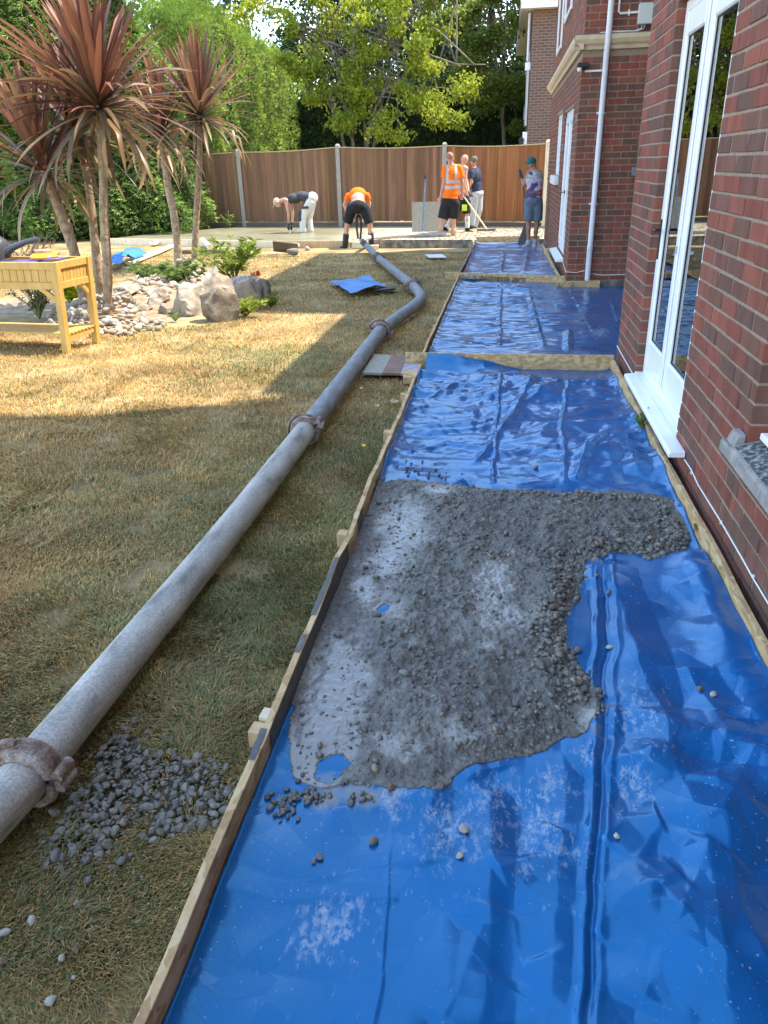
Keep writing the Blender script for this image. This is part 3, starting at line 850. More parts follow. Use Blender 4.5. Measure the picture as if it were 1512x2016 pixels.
# ================================================================ BLUE SHEETS
def sheet_mat(name, blue, rough, cells=4, tilt=.08, cst=(1, 1, 1)):
    mt = bpy.data.materials.new(name); mt.use_nodes = True
    N, L = nodes(mt); p = N['Principled BSDF']
    p.inputs['Specular IOR Level'].default_value = .75; p.inputs['Specular Tint'].default_value = (.2, .72, 1.0, 1)
    at_ = N.new('ShaderNodeAttribute'); at_.attribute_name = 'col'
    sp = N.new('ShaderNodeSeparateColor'); L.new(at_.outputs['Color'], sp.inputs[0])
    g = N.new('ShaderNodeNewGeometry')
    def noise(sc, det, dist=0, st=(1, 1, 1)):
        mp = N.new('ShaderNodeMapping'); mp.inputs['Scale'].default_value = st; L.new(g.outputs['Position'], mp.inputs[0])
        n = N.new('ShaderNodeTexNoise'); n.inputs['Scale'].default_value = sc; n.inputs['Detail'].default_value = det; n.inputs['Distortion'].default_value = dist
        L.new(mp.outputs[0], n.inputs['Vector']); return n.outputs[0]
    def mathn(op, a, b=None, c=None, clamp=False):
        m_ = N.new('ShaderNodeMath'); m_.operation = op; m_.use_clamp = clamp
        for i, x in enumerate((a, b, c)):
            if x is None: continue
            if isinstance(x, (int, float)): m_.inputs[i].default_value = x
            else: L.new(x, m_.inputs[i])
        return m_.outputs[0]
    # smears: attribute R gates a streaky noise; specks everywhere
    s1 = noise(60, 12, .3, (1, .45, 1))
    smear_ = mathn('MULTIPLY_ADD', mathn('ADD', s1, sp.outputs[0]), 4.0, -3.1, True)
    sk = noise(105, 2)
    speck = mathn('MULTIPLY', mathn('MULTIPLY_ADD', sk, 16.0, -11.0, True), mathn('MULTIPLY_ADD', noise(2.2, 2), 3.2, -1.3, True))
    brk = mathn('MULTIPLY_ADD', noise(95, 8, .9, (1, .6, 1)), 4.0, -1.55, True)
    fac = mathn('MAXIMUM', mathn('MULTIPLY', mathn('MULTIPLY', smear_, brk), .6), mathn('MULTIPLY', speck, .8))
    film = mathn('MULTIPLY_ADD', mathn('ADD', noise(14, 6), sp.outputs[1]), 4.0, -3.6, True)
    # base blue with faint variation
    r = N.new('ShaderNodeValToRGB'); r.color_ramp.elements[0].position = .35; r.color_ramp.elements[1].position = .7
    r.color_ramp.elements[0].color = (*[c*.82 for c in blue], 1); r.color_ramp.elements[1].color = (*[c*1.12 for c in blue], 1)
    L.new(noise(1.6, 5), r.inputs[0])
    def mixc(f, a, b):
        m_ = N.new('ShaderNodeMix'); m_.data_type = 'RGBA'; L.new(f, m_.inputs[0]); L.new(a, m_.inputs[6])
        if isinstance(b, tuple): m_.inputs[7].default_value = (*b, 1)
        else: L.new(b, m_.inputs[7])
        return m_.outputs[2]
    dust = mixc(mathn('MULTIPLY', sp.outputs[2], .55), r.outputs[0], (.30, .31, .36))
    c1_ = mixc(film, dust, (.20, .19, .175))
    c2_ = mixc(fac, c1_, (.46, .47, .48))
    L.new(c2_, p.inputs['Base Color'])
    rr = mathn('MULTIPLY_ADD', mathn('MAXIMUM', fac, mathn('MULTIPLY', film, .5)), .5, rough)
    rr = mathn('MULTIPLY_ADD', noise(30, 4), .07, rr)
    L.new(rr, p.inputs['Roughness'])
    bp = N.new('ShaderNodeBump'); bp.inputs['Distance'].default_value = .0012; bp.inputs['Strength'].default_value = .35
    L.new(noise(38, 3), bp.inputs['Height'])
    # crumpled film: each patch between creases lies at its own slight tilt
    wn = N.new('ShaderNodeTexNoise'); wn.inputs['Scale'].default_value = 2.2; wn.inputs['Detail'].default_value = 2; L.new(g.outputs['Position'], wn.inputs['Vector'])
    wv = N.new('ShaderNodeVectorMath'); wv.operation = 'MULTIPLY_ADD'; wv.inputs[1].default_value = (.35, .35, 0); L.new(wn.outputs['Color'], wv.inputs[0]); L.new(g.outputs['Position'], wv.inputs[2])
    fl = N.new('ShaderNodeVectorMath'); fl.operation = 'MULTIPLY'; fl.inputs[1].default_value = (cst[0], cst[1], 0); L.new(wv.outputs[0], fl.inputs[0])
    nrm = bp.outputs[0]
    for sc_, tl_ in ((cells, tilt), (cells*2.3, tilt*.7)):
        vo = N.new('ShaderNodeTexVoronoi'); vo.inputs['Scale'].default_value = sc_; L.new(fl.outputs[0], vo.inputs['Vector'])
        df = N.new('ShaderNodeVectorMath'); df.operation = 'SUBTRACT'; L.new(fl.outputs[0], df.inputs[0]); L.new(vo.outputs['Position'], df.inputs[1])
        rc = N.new('ShaderNodeVectorMath'); rc.operation = 'SUBTRACT'; rc.inputs[1].default_value = (.5, .5, .5); L.new(vo.outputs['Color'], rc.inputs[0])
        dt = N.new('ShaderNodeVectorMath'); dt.operation = 'DOT_PRODUCT'; L.new(df.outputs[0], dt.inputs[0]); L.new(rc.outputs[0], dt.inputs[1])
        b2 = N.new('ShaderNodeBump'); b2.inputs['Distance'].default_value = tl_*2
        L.new(mathn('MULTIPLY_ADD', noise(1.7+sc_*.1, 2), 3.0, -.85, True), b2.inputs['Strength'])
        L.new(dt.outputs['Value'], b2.inputs['Height']); L.new(nrm, b2.inputs['Normal']); nrm = b2.outputs[0]
    L.new(nrm, p.inputs['Normal'])
    return mt
M['sheet'] = sheet_mat('blue polythene', (.0005, .088, .262), .19, 4.2, .13)
M['sheet_far'] = sheet_mat('dusty blue polythene', (.003, .088, .24), .16, 5.5, .07, (.6, 1.25, 1))

def crumple(x, y, seed, f0, n=6, ani=1.0):
    r = np.random.default_rng(seed); h = np.zeros_like(x)
    wx = fbm(x*f0*.55, y*f0*.55, seed+3, 3); wy = fbm(x*f0*.55+9, y*f0*.55, seed+5, 3)
    for i in range(n):
        a = r.normal(math.pi/2, ani) if ani < 2 else r.random()*math.pi
        f = f0*r.uniform(.6, 1.9)
        u_ = (x*math.cos(a)+y*math.sin(a))*f + .38*wx + .25*wy*r.uniform(-1, 1) + r.random()
        tri = np.abs(2*(u_-np.floor(u_+.5)))
        msk = smooth(-.1, .55, vnoise(x*f0*.5+i*7, y*f0*.5, seed+i*11))
        h += tri*msk/f
    return h

def folds(X, Y, Z, lst):
    X, Y = X+.010*vnoise(X*2, Y*5, 81)+.004*vnoise(X*5, Y*16, 82), Y+.010*vnoise(X*5, Y*4, 83)
    for pts, amp, wd, kind in lst:
        d, sd_, run = seg_dist(X, Y, [G(*q) for q in pts])
        tp = smooth(0, .06, run)*smooth(0, .06, 1-run) if kind != 'full' else 1
        if kind == 'tent': Z += tp*amp*np.clip(1-d/wd, 0, 1)
        elif kind in ('ridge', 'full'): Z += tp*amp*np.clip(1-d/wd, 0, 1)**1.5
        elif kind == 'step':  Z += tp*amp*np.where(sd_ > 0, np.exp(-d/wd), np.exp(-d/(wd*.12)))
        elif kind == 'dent': Z -= tp*amp*np.exp(-(d/wd)**2)
        elif kind == 'swell': Z += tp*amp*np.exp(-(d/wd)**2)
    return Z

def make_sheet(name, label, xs, ys, zf, cf, mat):
    V, F, X, Y = grid_mesh(xs, ys, zf)
    col = cf(X, Y).reshape(-1, 3)
    o = npobj(name, V, F, mat, col=col, smooth_=True)
    return tag(o, label, 'plastic sheet', 'blue membrane sheets lining the path')

def z1(X, Y):
    n = smooth(3.35, 4.0, Y)
    base = .016 + .007*fbm(X*2.6, Y*2.0, 21, 2)*(1-.4*n) + .0035*fbm(X*6, Y*5, 22, 2)
    rs = smooth(.05, .55, X)*(1-n)
    base += rs*(.012*vnoise(X*4.2+.6*vnoise(X*3, Y*3, 5), Y*3.0, 31) + .010*np.abs(vnoise(X*6, Y*4+.8*vnoise(X*4, Y*4, 8), 33)) + .07*crumple(X, Y, 37, 2.4, 6, 3)*smooth(2.6, 1.5, Y) + .03*crumple(X, Y, 39, 2.2, 4, 3))
    nl = (1-smooth(-.15, .25, X))*(1-n)
    base += nl*.004*np.abs(vnoise(X*5, Y*9, 35))
    base += n*(.045*crumple(X, Y, 41, 2.2, 6, .7) + .045*crumple(X, Y, 47, 4.6, 7, .9) + .025*crumple(X, Y, 49, 9.0, 7, .8) + .010*np.abs(vnoise(X*3, Y*4, 43)))
    # the sheet turns up against the boards
    base *= smooth(5.96, 5.5, Y)*.85+.15
    base += .018*np.exp(-np.abs(X+.575)/.02) + .02*np.exp(-np.abs(X-.855)/.03)
    base = folds(X, Y, base, [
        ([(1176, 1090), (1172, 1300), (1166, 1560), (1148, 1780), (1135, 2060)],   .010, .020, 'full'),
        ([(1205, 1100), (1215, 1300), (1200, 1560), (1180, 1780), (1172, 2060)], .005, .018, 'full'),
        ([(1190, 1095), (1194, 1300), (1184, 1560), (1163, 1780), (1152, 2060)], .008, .007, 'dent'), ([(1150, 1100), (1120, 1300), (1110, 1560), (1090, 1780), (1070, 2060)], .010, .10, 'tent'),
        ([(965, 1560), (962, 1700), (962, 1850), (948, 2060)], .008, .06, 'tent'), ([(1285, 1420), (1265, 1560), (1300, 1640), (1255, 1720), (1320, 1790)], .012, .07, 'tent'), ([(1480, 1500), (1420, 1640), (1450, 1820), (1512, 1960)], .022, .11, 'tent'), ([(1350, 1330), (1420, 1480), (1400, 1600)], .018, .09, 'tent'), ([(1180, 1680), (1230, 1640), (1300, 1640)], .012, .07, 'tent'), ([(1160, 1850), (1230, 1790), (1340, 1760)], .010, .07, 'tent'), ([(640, 1610), (760, 1600), (880, 1560), (960, 1520)], .010, .08, 'tent'), ([(870, 1560), (820, 1640), (840, 1720)], .008, .07, 'tent'), ([(1090, 1640), (1040, 1700), (970, 1730)], .008, .06, 'tent'),
        ([(962, 1790), (925, 1890), (870, 2040)], .008, .09, 'tent'),
        ([(770, 1620), (762, 1760), (752, 1900), (735, 2060)], .003, .010, 'ridge'),
        ([(1195, 1110), (1235, 1260), (1290, 1400), (1330, 1560), (1385, 1700), (1430, 2040)], .022, .11, 'tent'),
        ([(1395, 1690), (1340, 1820), (1250, 2010)], .018, .10, 'tent'),
        
        ([(1350, 1090), (1400, 1230), (1490, 1420), (1560, 1620)], .030, .07, 'swell'),
        ([(960, 1535), (1010, 1600), (1030, 1700)], .010, .05, 'dent'),
        ([(1060, 1900), (1000, 1800), (985, 1950)], .007, .05, 'dent'),
        ([(440, 1760), (560, 1790), (640, 1780), (790, 1790)], .004, .05, 'step'),
        # creases of the empty stretch beyond the pour
        ([(985, 735), (978, 850), (968, 960)], .010, .022, 'full'),
        ([(1120, 740), (1105, 850), (1110, 960)], .010, .022, 'full'),
        ([(1050, 745), (1010, 830), (930, 930)], .018, .045, 'ridge'),
        ([(1105, 755), (1040, 800), (985, 815)], .014, .04, 'ridge'),
        ([(1210, 850), (1150, 900), (1130, 960)], .016, .05, 'ridge'),
        ([(840, 800), (900, 770), (975, 775)], .014, .04, 'ridge'),
        ([(800, 905), (880, 880), (975, 900)], .014, .05, 'ridge')])
    return np.maximum(base, .004) + gz(Y)
smear_px = [(650, 1830, 62, 1.0), (600, 1865, 40, .8), (690, 1800, 40, .7), (1085, 1560, 45, .8), (1040, 1600, 60, .6), (1250, 1420, 75, .55), (880, 1640, 80, .75), (1060, 1630, 60, .9), (960, 1580, 60, .8), (1030, 1720, 22, .9), (1100, 1690, 40, .7), (1240, 1560, 50, .7), (820, 1700, 50, .5),
            (640, 1600, 30, .4), (960, 1640, 60, .5), (1140, 1690, 40, .5), (1000, 1560, 40, .6), (1290, 1480, 40, .5), (770, 1585, 35, 1.1), (700, 1900, 18, .6), (1150, 1500, 30, .7), (850, 1600, 40, .5),
            (1180, 660, 22, .8), (1110, 665, 14, .6)]
film_px = [(640, 1568, 60, 1.0), (710, 1568, 60, 1.0), (780, 1578, 40, .8), (1200, 1400, 40, .7), (1170, 1450, 40, .8), (590, 1790, 70, .35), (560, 1600, 60, .8), (1300, 1370, 50, .3)]
def c1f(X, Y):
    Z = gz(Y)+.01
    q = pix(np.stack([X, Y, Z], -1))
    r_ = np.full(X.shape, .12); g_ = np.zeros(X.shape)
    for u, v, rad, a in smear_px:
        r_ = np.maximum(r_, .12+.42*a*np.exp(-(((q[..., 0]-u)**2+((q[..., 1]-v)*.9)**2)/rad**2)))
    for u, v, rad, a in film_px:
        g_ = np.maximum(g_, .62*a*np.exp(-(((q[..., 0]-u)**2+(q[..., 1]-v)**2)/rad**2)))
    b_ = .25*smooth(3.4, 4.4, Y)*(.5+.5*fbm(X*3, Y*3, 77, 3))
    return np.stack([r_, g_, np.clip(b_, 0, 1)], -1)
ys = np.concatenate([np.arange(.3, 2.2, .0052), np.arange(2.2, 3.6, .008), np.arange(3.6, 5.97, .0085)])
make_sheet('blue_sheet', 'glossy blue plastic sheet under the fresh concrete, nearest of the sheets', np.linspace(XL+.004, .857, 330), ys, z1, c1f, M['sheet'])
# flap of the same sheet thrown up over the cross board
fx = np.linspace(-.56, .16, 40)
V, F = [], []
for i, x in enumerate(fx):
    t = (x+.56)/.72
    top = .124*(1-t**1.6)+.012
    pr_ = [(5.72, .02), (5.83, .03+.03*(1-t)), (5.905, max(.02, top*.75)), (5.94, max(.022, top)), (5.948, max(.023, top+.003))]
    for yy, zz in pr_: V.append((x, yy+.004*math.sin(14*x), zz+.004*math.sin(23*x+yy*9)))
n = 5
for i in range(len(fx)-1):
    for k in range(n-1): F.append((i*n+k, (i+1)*n+k, (i+1)*n+k+1, i*n+k+1))
fo = npobj('sheet_flap', np.array(V), np.array(F), M['sheet'], col=(.1, 0, 0), smooth_=True)
tag(fo, 'dark blue flap of plastic sheet folded up against the cross board', 'plastic sheet')

def z2(X, Y):
    l = 1-smooth(.45, 1.05, X)
    z = .014 + (.25+.75*l)*(.035*crumple(X*.7, Y*1.2, 61, 2.6, 7, .5) + .040*crumple(X*.55, Y*1.2, 66, 5.5, 9, .45) + .03*crumple(X*.5, Y*1.2, 68, 10, 9, .4)) + .004*fbm(X*1.5, Y*1.5, 63, 2)
    z *= (smooth(5.97, 6.25, Y)*.8+.2)*(smooth(11.4-.314*(X+.82), 11.0-.314*(X+.82), Y)*.8+.2)
    z += .03*np.exp(-np.abs(X+.58)/.03)
    z = folds(X, Y, z, [([(985, 565), (982, 690)], .014, .03, 'full'), ([(1040, 580), (1068, 690)], .014, .035, 'full'), ([(905, 555), (875, 700)], .02, .1, 'swell'),
        ([(1005, 612), (1050, 625)], .03, .05, 'ridge'), ([(970, 570), (1000, 578), (1040, 582)], .03, .05, 'ridge'), ([(1118, 655), (1116, 700)], .03, .05, 'ridge'),
        ([(880, 640), (980, 635)], .02, .05, 'ridge'), ([(1090, 605), (1160, 605)], .02, .06, 'ridge'), ([(1205, 600), (1218, 640)], .02, .04, 'ridge')])
    return z + gz(Y)
def c2f(X, Y):
    q = pix(np.stack([X, Y, gz(Y)], -1)); r_ = np.full(X.shape, .05)
    for u, v, rad, a in smear_px[-2:]:
        r_ = np.maximum(r_, .12+.5*a*np.exp(-(((q[..., 0]-u)**2+((q[..., 1]-v)*2)**2)/rad**2)))
    b_ = .55*(1-smooth(.5, 1.2, X))*(.55+.6*fbm(X*2.5, Y*2.5, 78, 3))
    return np.stack([r_, r_*0, np.clip(b_, 0, 1)], -1)
s2x = np.concatenate([np.linspace(XL+.002, .865, 120), np.linspace(.88, 1.89, 70)]); tt_ = np.linspace(0, 1, 330)
SX, ST = np.meshgrid(s2x, tt_)
yend = np.where(SX > .87, 10.72, 11.545-.314*(SX+.82)); SY = 5.99+ST*(yend-5.99)
SZ = z2(SX, SY); i = np.arange(SX.size).reshape(SX.shape)
F = np.stack([i[:-1, :-1], i[:-1, 1:], i[1:, 1:], i[1:, :-1]], -1).reshape(-1, 4)
tag(npobj('blue_sheet', np.stack([SX, SY, SZ], -1).reshape(-1, 3), F, M['sheet_far'], col=c2f(SX, SY).reshape(-1, 3), smooth_=True),
    'wide crumpled blue plastic sheet between the two cross boards', 'plastic sheet', 'blue membrane sheets lining the path')
def z3(X, Y):
    z = .014 + .03*crumple(X*.7, Y*1.2, 71, 2.6, 6, .5) + .035*crumple(X*.55, Y*1.2, 74, 5.5, 8, .45) + .008*fbm(X*2, Y*2, 72, 2) + .05*np.exp(-np.abs(X+.56)/.05)
    z = folds(X, Y, z, [([(990, 498), (985, 540)], .03, .06, 'full'), ([(1040, 495), (1030, 540)], .03, .07, 'full')])
    return z + gz(Y)
make_sheet('blue_sheet', 'dull greyish blue plastic sheet the capped man stands on', np.linspace(-.56, .785, 64), np.arange(11.35, 17.25, .02), z3,
    lambda X, Y: np.stack([np.full(X.shape, .05), X*0, np.clip(.75+.3*fbm(X*2, Y*2, 79, 3), 0, 1)], -1), M['sheet_far'])
# scraps of the same sheet lying on the lawn
M['scrap'] = sheet_mat('blue polythene scrap', (.012, .16, .44), .38)
def scrap(label, corners, h, seed, n=26, black=False):
    P = [G(*c) for c in corners]; ctr = sum(P)/4
    s_, t_ = np.meshgrid(np.linspace(0, 1, n), np.linspace(0, 1, n))
    X = (P[0][0]*(1-s_)+P[1][0]*s_)*(1-t_)+(P[3][0]*(1-s_)+P[2][0]*s_)*t_
    Y = (P[0][1]*(1-s_)+P[1][1]*s_)*(1-t_)+(P[3][1]*(1-s_)+P[2][1]*s_)*t_
    X = X+.03*fbm(X*2.2, Y*2.2, seed, 2); Y = Y+.04*fbm(X*2.2+5, Y*2.2, seed+1, 2)
    Z = gz(Y)+.03+h*(.5+.5*fbm(X*1.6, Y*1.6, seed+2, 3))+crumple(X, Y, seed+3, 2.5, 5, 3)*.06
    V = np.stack([X, Y, Z], -1).reshape(-1, 3)-ctr
    i = np.arange(n*n).reshape(n, n)
    F = np.stack([i[:-1, :-1], i[:-1, 1:], i[1:, 1:], i[1:, :-1]], -1).reshape(-1, 4)
    return tag(npobj('sheet_scrap', V, F, M['scrap'], col=(.05, 0, .2), smooth_=True, loc=ctr), label, 'plastic sheet')
scrap('torn scrap of blue plastic sheet on the shaded lawn left of the pipe bend', [(648, 562), (724, 555), (762, 572), (690, 588)], .05, 91)
blk = [G(748, 572), G(780, 570), G(778, 575), G(735, 580)]
tag(npobj('rubber_strip', np.array([p-blk[0]+np.array([0, 0, .05]) for p in blk]+[p-blk[0]+np.array([0, 0, .03]) for p in blk]), np.array([(0, 1, 2, 3), (7, 6, 5, 4), (0, 4, 5, 1), (1, 5, 6, 2), (2, 6, 7, 3), (3, 7, 4, 0)]), M['black'], loc=blk[0]),
    'black strip poking out beyond the blue scrap on the lawn', 'strip')
scrap('bright blue plastic sheet heaped on sunny grass behind the palm trunks', [(196, 530), (268, 506), (292, 510), (214, 538)], .22, 95)

# ================================================================ CONCRETE POUR
out_px = [(598, 1370), (578, 1440), (566, 1500), (572, 1530), (610, 1545), (660, 1543), (720, 1548), (775, 1556), (800, 1558), (860, 1556), (930, 1526), (980, 1508), (1040, 1498), (1100, 1478), (1150, 1458), (1183, 1416),
          (1170, 1372), (1135, 1320), (1115, 1285), (1108, 1250), (1128, 1205), (1140, 1160), (1152, 1112), (1200, 1092), (1290, 1102), (1352, 1084), (1362, 1040), (1335, 1000), (1290, 983), (1210, 975), (1100, 973),
          (1010, 968), (930, 962), (850, 958), (790, 950), (750, 962)]
poly = [G(u, v, .015)[:2] for u, v in out_px] + [(XL+.012, 3.6), (XL+.012, 1.72)]
poly = np.array(poly)
h1 = [G(u, v, .015)[:2] for u, v in [(612, 1520), (640, 1498), (668, 1497), (698, 1516), (690, 1528), (650, 1534), (618, 1530)]]
h2 = [G(u, v, .02)[:2] for u, v in [(742, 1200), (756, 1195), (770, 1200), (762, 1207), (748, 1208)]]
h3 = [G(u, v, .015)[:2] for u, v in [(690, 1545), (730, 1536), (775, 1548), (762, 1560), (705, 1562)]]
def conc_fields(X, Y):
    wob = .02*fbm(X*9, Y*9, 101, 3); wob2 = .02*fbm(X*9+4, Y*9, 103, 3)
    Xw, Yw = X+wob, Y+wob2
    d, _, _ = seg_dist(Xw, Yw, list(poly)+[poly[0]])
    ins = in_poly(Xw, Yw, poly)
    d = np.where(ins, d, -d)
    d = np.where(X < -.4, np.maximum(d, np.where((Y > 1.75) & (Y < 3.5), .03, -1)), d)
    for hh in (h1, h2):
        dh, _, _ = seg_dist(Xw, Yw, list(hh)+[hh[0]]); dh = np.where(in_poly(Xw, Yw, hh), -dh, dh)
        d = np.minimum(d, dh)
    return d
def px_blob(q, lst):
    r_ = np.zeros(q.shape[:-1])
    for u, v, ru, rv, a in lst:
        r_ = np.maximum(r_, a*np.exp(-(((q[..., 0]-u)/ru)**2+((q[..., 1]-v)/rv)**2)))
    return r_
slurry = [(650, 1400, 70, 160, 1), (800, 1040, 55, 60, 1), (770, 1110, 45, 50, .9), (970, 1160, 45, 60, .95), (1000, 1220, 70, 35, .8), (860, 965, 40, 12, 1), (620, 1490, 70, 90, 1.1), (720, 1330, 25, 20, 1), (955, 1275, 20, 14, .8),
          (690, 1580, 100, 40, 1.2), (770, 1200, 40, 60, .6), (1165, 1420, 25, 30, .9), (720, 1160, 30, 60, .8), (660, 1280, 30, 60, .7), (780, 1470, 70, 40, .5), (910, 1240, 50, 40, .5), (880, 1440, 80, 30, .5)]
mounds = [(900, 1130, 120, 110, .9), (1150, 1030, 170, 45, 1), (900, 1000, 90, 25, .8), (800, 1250, 90, 70, .8), (900, 1390, 130, 90, .9), (1080, 1180, 45, 90, .8), (1050, 1340, 70, 100, .7), (980, 1460, 140, 35, .8)]
def conc_z(X, Y, d, q):
    sl = px_blob(q, slurry); sl = .45*np.clip(sl, 0, 1)+.55*smooth(.15, .95, sl+.30*fbm(X*12, Y*12, 119, 4)+.16*fbm(X*45, Y*45, 118, 2)); mo = px_blob(q, mounds)
    edge = smooth(0, .07, d)
    z = .020 + edge*(.012 + .034*mo*(1-.5*sl)) + edge*(1-np.clip(sl*1.1, 0, 1))*(.010*fbm(X*11, Y*11, 111, 4) + .008*fbm(X*30, Y*30, 113, 3))
    z += edge*(.0022*fbm(X*22, Y*22, 115, 2) + .0034*np.abs(fbm(X*55, Y*55, 117, 2)))
    return z, sl, mo
xs = np.linspace(XL+.005, .84, 300); ys = np.arange(1.28, 3.72, .0055)
X, Y = np.meshgrid(xs, ys)
q = pix(np.stack([X, Y, np.full(X.shape, .03)], -1))
d = conc_fields(X, Y)
Z, sl, mo = conc_z(X, Y, d, q)
Z = np.where(d < .006, .026*smooth(-.012, .006, d)-.006, Z)
sheetz = z1(X, Y)
Z = np.where(d > 0, np.maximum(Z, np.minimum(sheetz+.003, .05)), Z)
Z = Z - .03*smooth(0, -.012, d)
V = np.stack([X, Y, Z], -1).reshape(-1, 3)
i = np.arange(X.size).reshape(X.shape)
F = np.stack([i[:-1, :-1], i[:-1, 1:], i[1:, 1:], i[1:, :-1]], -1).reshape(-1, 4)
keep = (d.ravel()[F] > -.014).any(1)
F = F[keep]
used = np.unique(F); rm = np.full(len(V), -1); rm[used] = np.arange(len(used))
cm = bpy.data.materials.new('wet concrete'); cm.use_nodes = True
N_, L_ = nodes(cm); p = N_['Principled BSDF']; p.inputs['Specular IOR Level'].default_value = .55
at_ = N_.new('ShaderNodeAttribute'); at_.attribute_name = 'col'
sp = N_.new('ShaderNodeSeparateColor'); L_.new(at_.outputs['Color'], sp.inputs[0])
g_ = N_.new('ShaderNodeNewGeometry')
nz = N_.new('ShaderNodeTexNoise'); nz.inputs['Scale'].default_value = 34; nz.inputs['Detail'].default_value = 8; L_.new(g_.outputs['Position'], nz.inputs['Vector'])
nb_ = N_.new('ShaderNodeTexNoise'); nb_.inputs['Scale'].default_value = 130; nb_.inputs['Detail'].default_value = 5; L_.new(g_.outputs['Position'], nb_.inputs['Vector'])
mm_ = N_.new('ShaderNodeMath'); mm_.operation = 'MULTIPLY_ADD'; mm_.inputs[1].default_value = .9; L_.new(nz.outputs[0], mm_.inputs[0]); L_.new(sp.outputs[0], mm_.inputs[2])
rp = N_.new('ShaderNodeValToRGB'); e = rp.color_ramp.elements; e[0].position = .35; e[0].color = (.105, .097, .080, 1); e[1].position = .75; e[1].color = (.175, .165, .142, 1)
e.new(1.15 if False else 1.0); e[2].color = (.235, .226, .198, 1)
L_.new(mm_.outputs[0], rp.inputs[0]); L_.new(rp.outputs[0], p.inputs['Base Color'])
mr_ = N_.new('ShaderNodeMapRange'); mr_.inputs['From Min'].default_value = .45; mr_.inputs['From Max'].default_value = 1.2; mr_.inputs['To Min'].default_value = .62; mr_.inputs['To Max'].default_value = .16
L_.new(mm_.outputs[0], mr_.inputs[0]); L_.new(mr_.outputs[0], p.inputs['Roughness'])
bp = N_.new('ShaderNodeBump'); bp.inputs['Distance'].default_value = .009
iv = N_.new('ShaderNodeMath'); iv.operation = 'SUBTRACT'; iv.inputs[0].default_value = 1.0; iv.use_clamp = True; L_.new(sp.outputs[0], iv.inputs[1])
vo = N_.new('ShaderNodeTexVoronoi'); vo.feature = 'SMOOTH_F1'; vo.inputs['Scale'].default_value = 62; L_.new(g_.outputs['Position'], vo.inputs['Vector'])
hm_ = N_.new('ShaderNodeMath'); hm_.operation = 'MULTIPLY_ADD'; hm_.inputs[1].default_value = -1.6; L_.new(vo.outputs['Distance'], hm_.inputs[0]); L_.new(nb_.outputs[0], hm_.inputs[2])
L_.new(iv.outputs[0], bp.inputs['Strength']); L_.new(hm_.outputs[0], bp.inputs['Height']); L_.new(bp.outputs[0], p.inputs['Normal'])
colr = np.stack([np.clip(sl, 0, 1), mo, d*0], -1).reshape(-1, 3)
po = npobj('wet_concrete', V[used], rm[F], cm, col=colr[used], smooth_=True)
tag(po, 'fresh wet grey concrete spread over the blue sheet', kind='stuff')

# stones: low rounded pebbles, many copies in one mesh
bmx = bmesh.new(); bmesh.ops.create_icosphere(bmx, subdivisions=1, radius=1)
ICO_V = np.array([v.co[:] for v in bmx.verts]); ICO_F = np.array([[v.index for v in f.verts] for f in bmx.faces]); bmx.free()
bmx = bmesh.new(); bmesh.ops.create_icosphere(bmx, subdivisions=2, radius=1)
ICO2_V = np.array([v.co[:] for v in bmx.verts]); ICO2_F = np.array([[v.index for v in f.verts] for f in bmx.faces]); bmx.free()
def stone_shape(seed, hi=True, rough_=.26, flat=.66):
    V0 = ICO2_V if hi else ICO_V
    v = V0.copy()
    n_ = fbm(v[:, 0]*1.1+seed*3.1, v[:, 1]*1.1, seed, 3, v[:, 2]*1.1)
    v *= (1+rough_*n_)[:, None]
    rs = np.random.default_rng(seed)
    for k in range(8):                                   # a few worn facets
        a = rs.normal(size=3); a /= np.linalg.norm(a); c = rs.uniform(.5, .82)
        ex = np.clip(v @ a - c, 0, None); v -= np.outer(ex*.85, a)
    return v*np.array([1, rs.uniform(.7, .9), flat*rs.uniform(.8, 1.1)])
def scatter_mesh(name, P, size, mat, cols, shapes, FC, parent=None, tilt=.5, seed=0, loc=None):
    r_ = np.random.default_rng(seed); n = len(P)
    k = r_.integers(0, len(shapes), n)
    S3 = np.array(shapes)[k]                               # n,m,3
    a = r_.random(n)*2*math.pi; t = r_.normal(0, tilt, n)
    ca, sa, ct, st = np.cos(a), np.sin(a), np.cos(t), np.sin(t)
    z = np.zeros(n); o = np.ones(n)
    Rz = np.stack([np.stack([ca, -sa, z], -1), np.stack([sa, ca, z], -1), np.stack([z, z, o], -1)], 1)
    Rx = np.stack([np.stack([o, z, z], -1), np.stack([z, ct, -st], -1), np.stack([z, st, ct], -1)], 1)
    Vs = np.einsum('nij,njk,nmk->nmi', Rz, Rx, S3)*np.asarray(size)[:, None, None] + P[:, None, :]
    m_ = S3.shape[1]
    Fs = FC[None]+(np.arange(n)*m_)[:, None, None]
    cc = np.repeat(np.asarray(cols), m_, axis=0)
    return npobj(name, Vs.reshape(-1, 3), Fs.reshape(-1, 3), mat, parent, col=cc, smooth_=True, loc=loc)
M['stone_wet'] = pmat('cement coated gravel', [(.3, (.75, .75, .74)), (.7, (1.2, 1.2, 1.18))], 60, rough=.38, rough2=.6, attr=True, spec=.5)
shp_lo = [stone_shape(s, False) for s in range(10)]
n = 30000
PX = rng.uniform(XL+.01, .84, n); PY = rng.uniform(1.3, 3.7, n)
dd = conc_fields(PX, PY); qq = pix(np.stack([PX, PY, np.full(n, .03)], -1))
zz, sl_, mo_ = conc_z(PX, PY, dd, qq)
right = smooth(960, 1120, qq[:, 0])*smooth(1420, 1300, qq[:, 1]) ; top_ = smooth(1010, 975, qq[:, 1])
rim = smooth(.16, .02, dd)
w_ = .16+.5*smooth(-.2, .5, fbm(PX*5, PY*5, 121, 3))
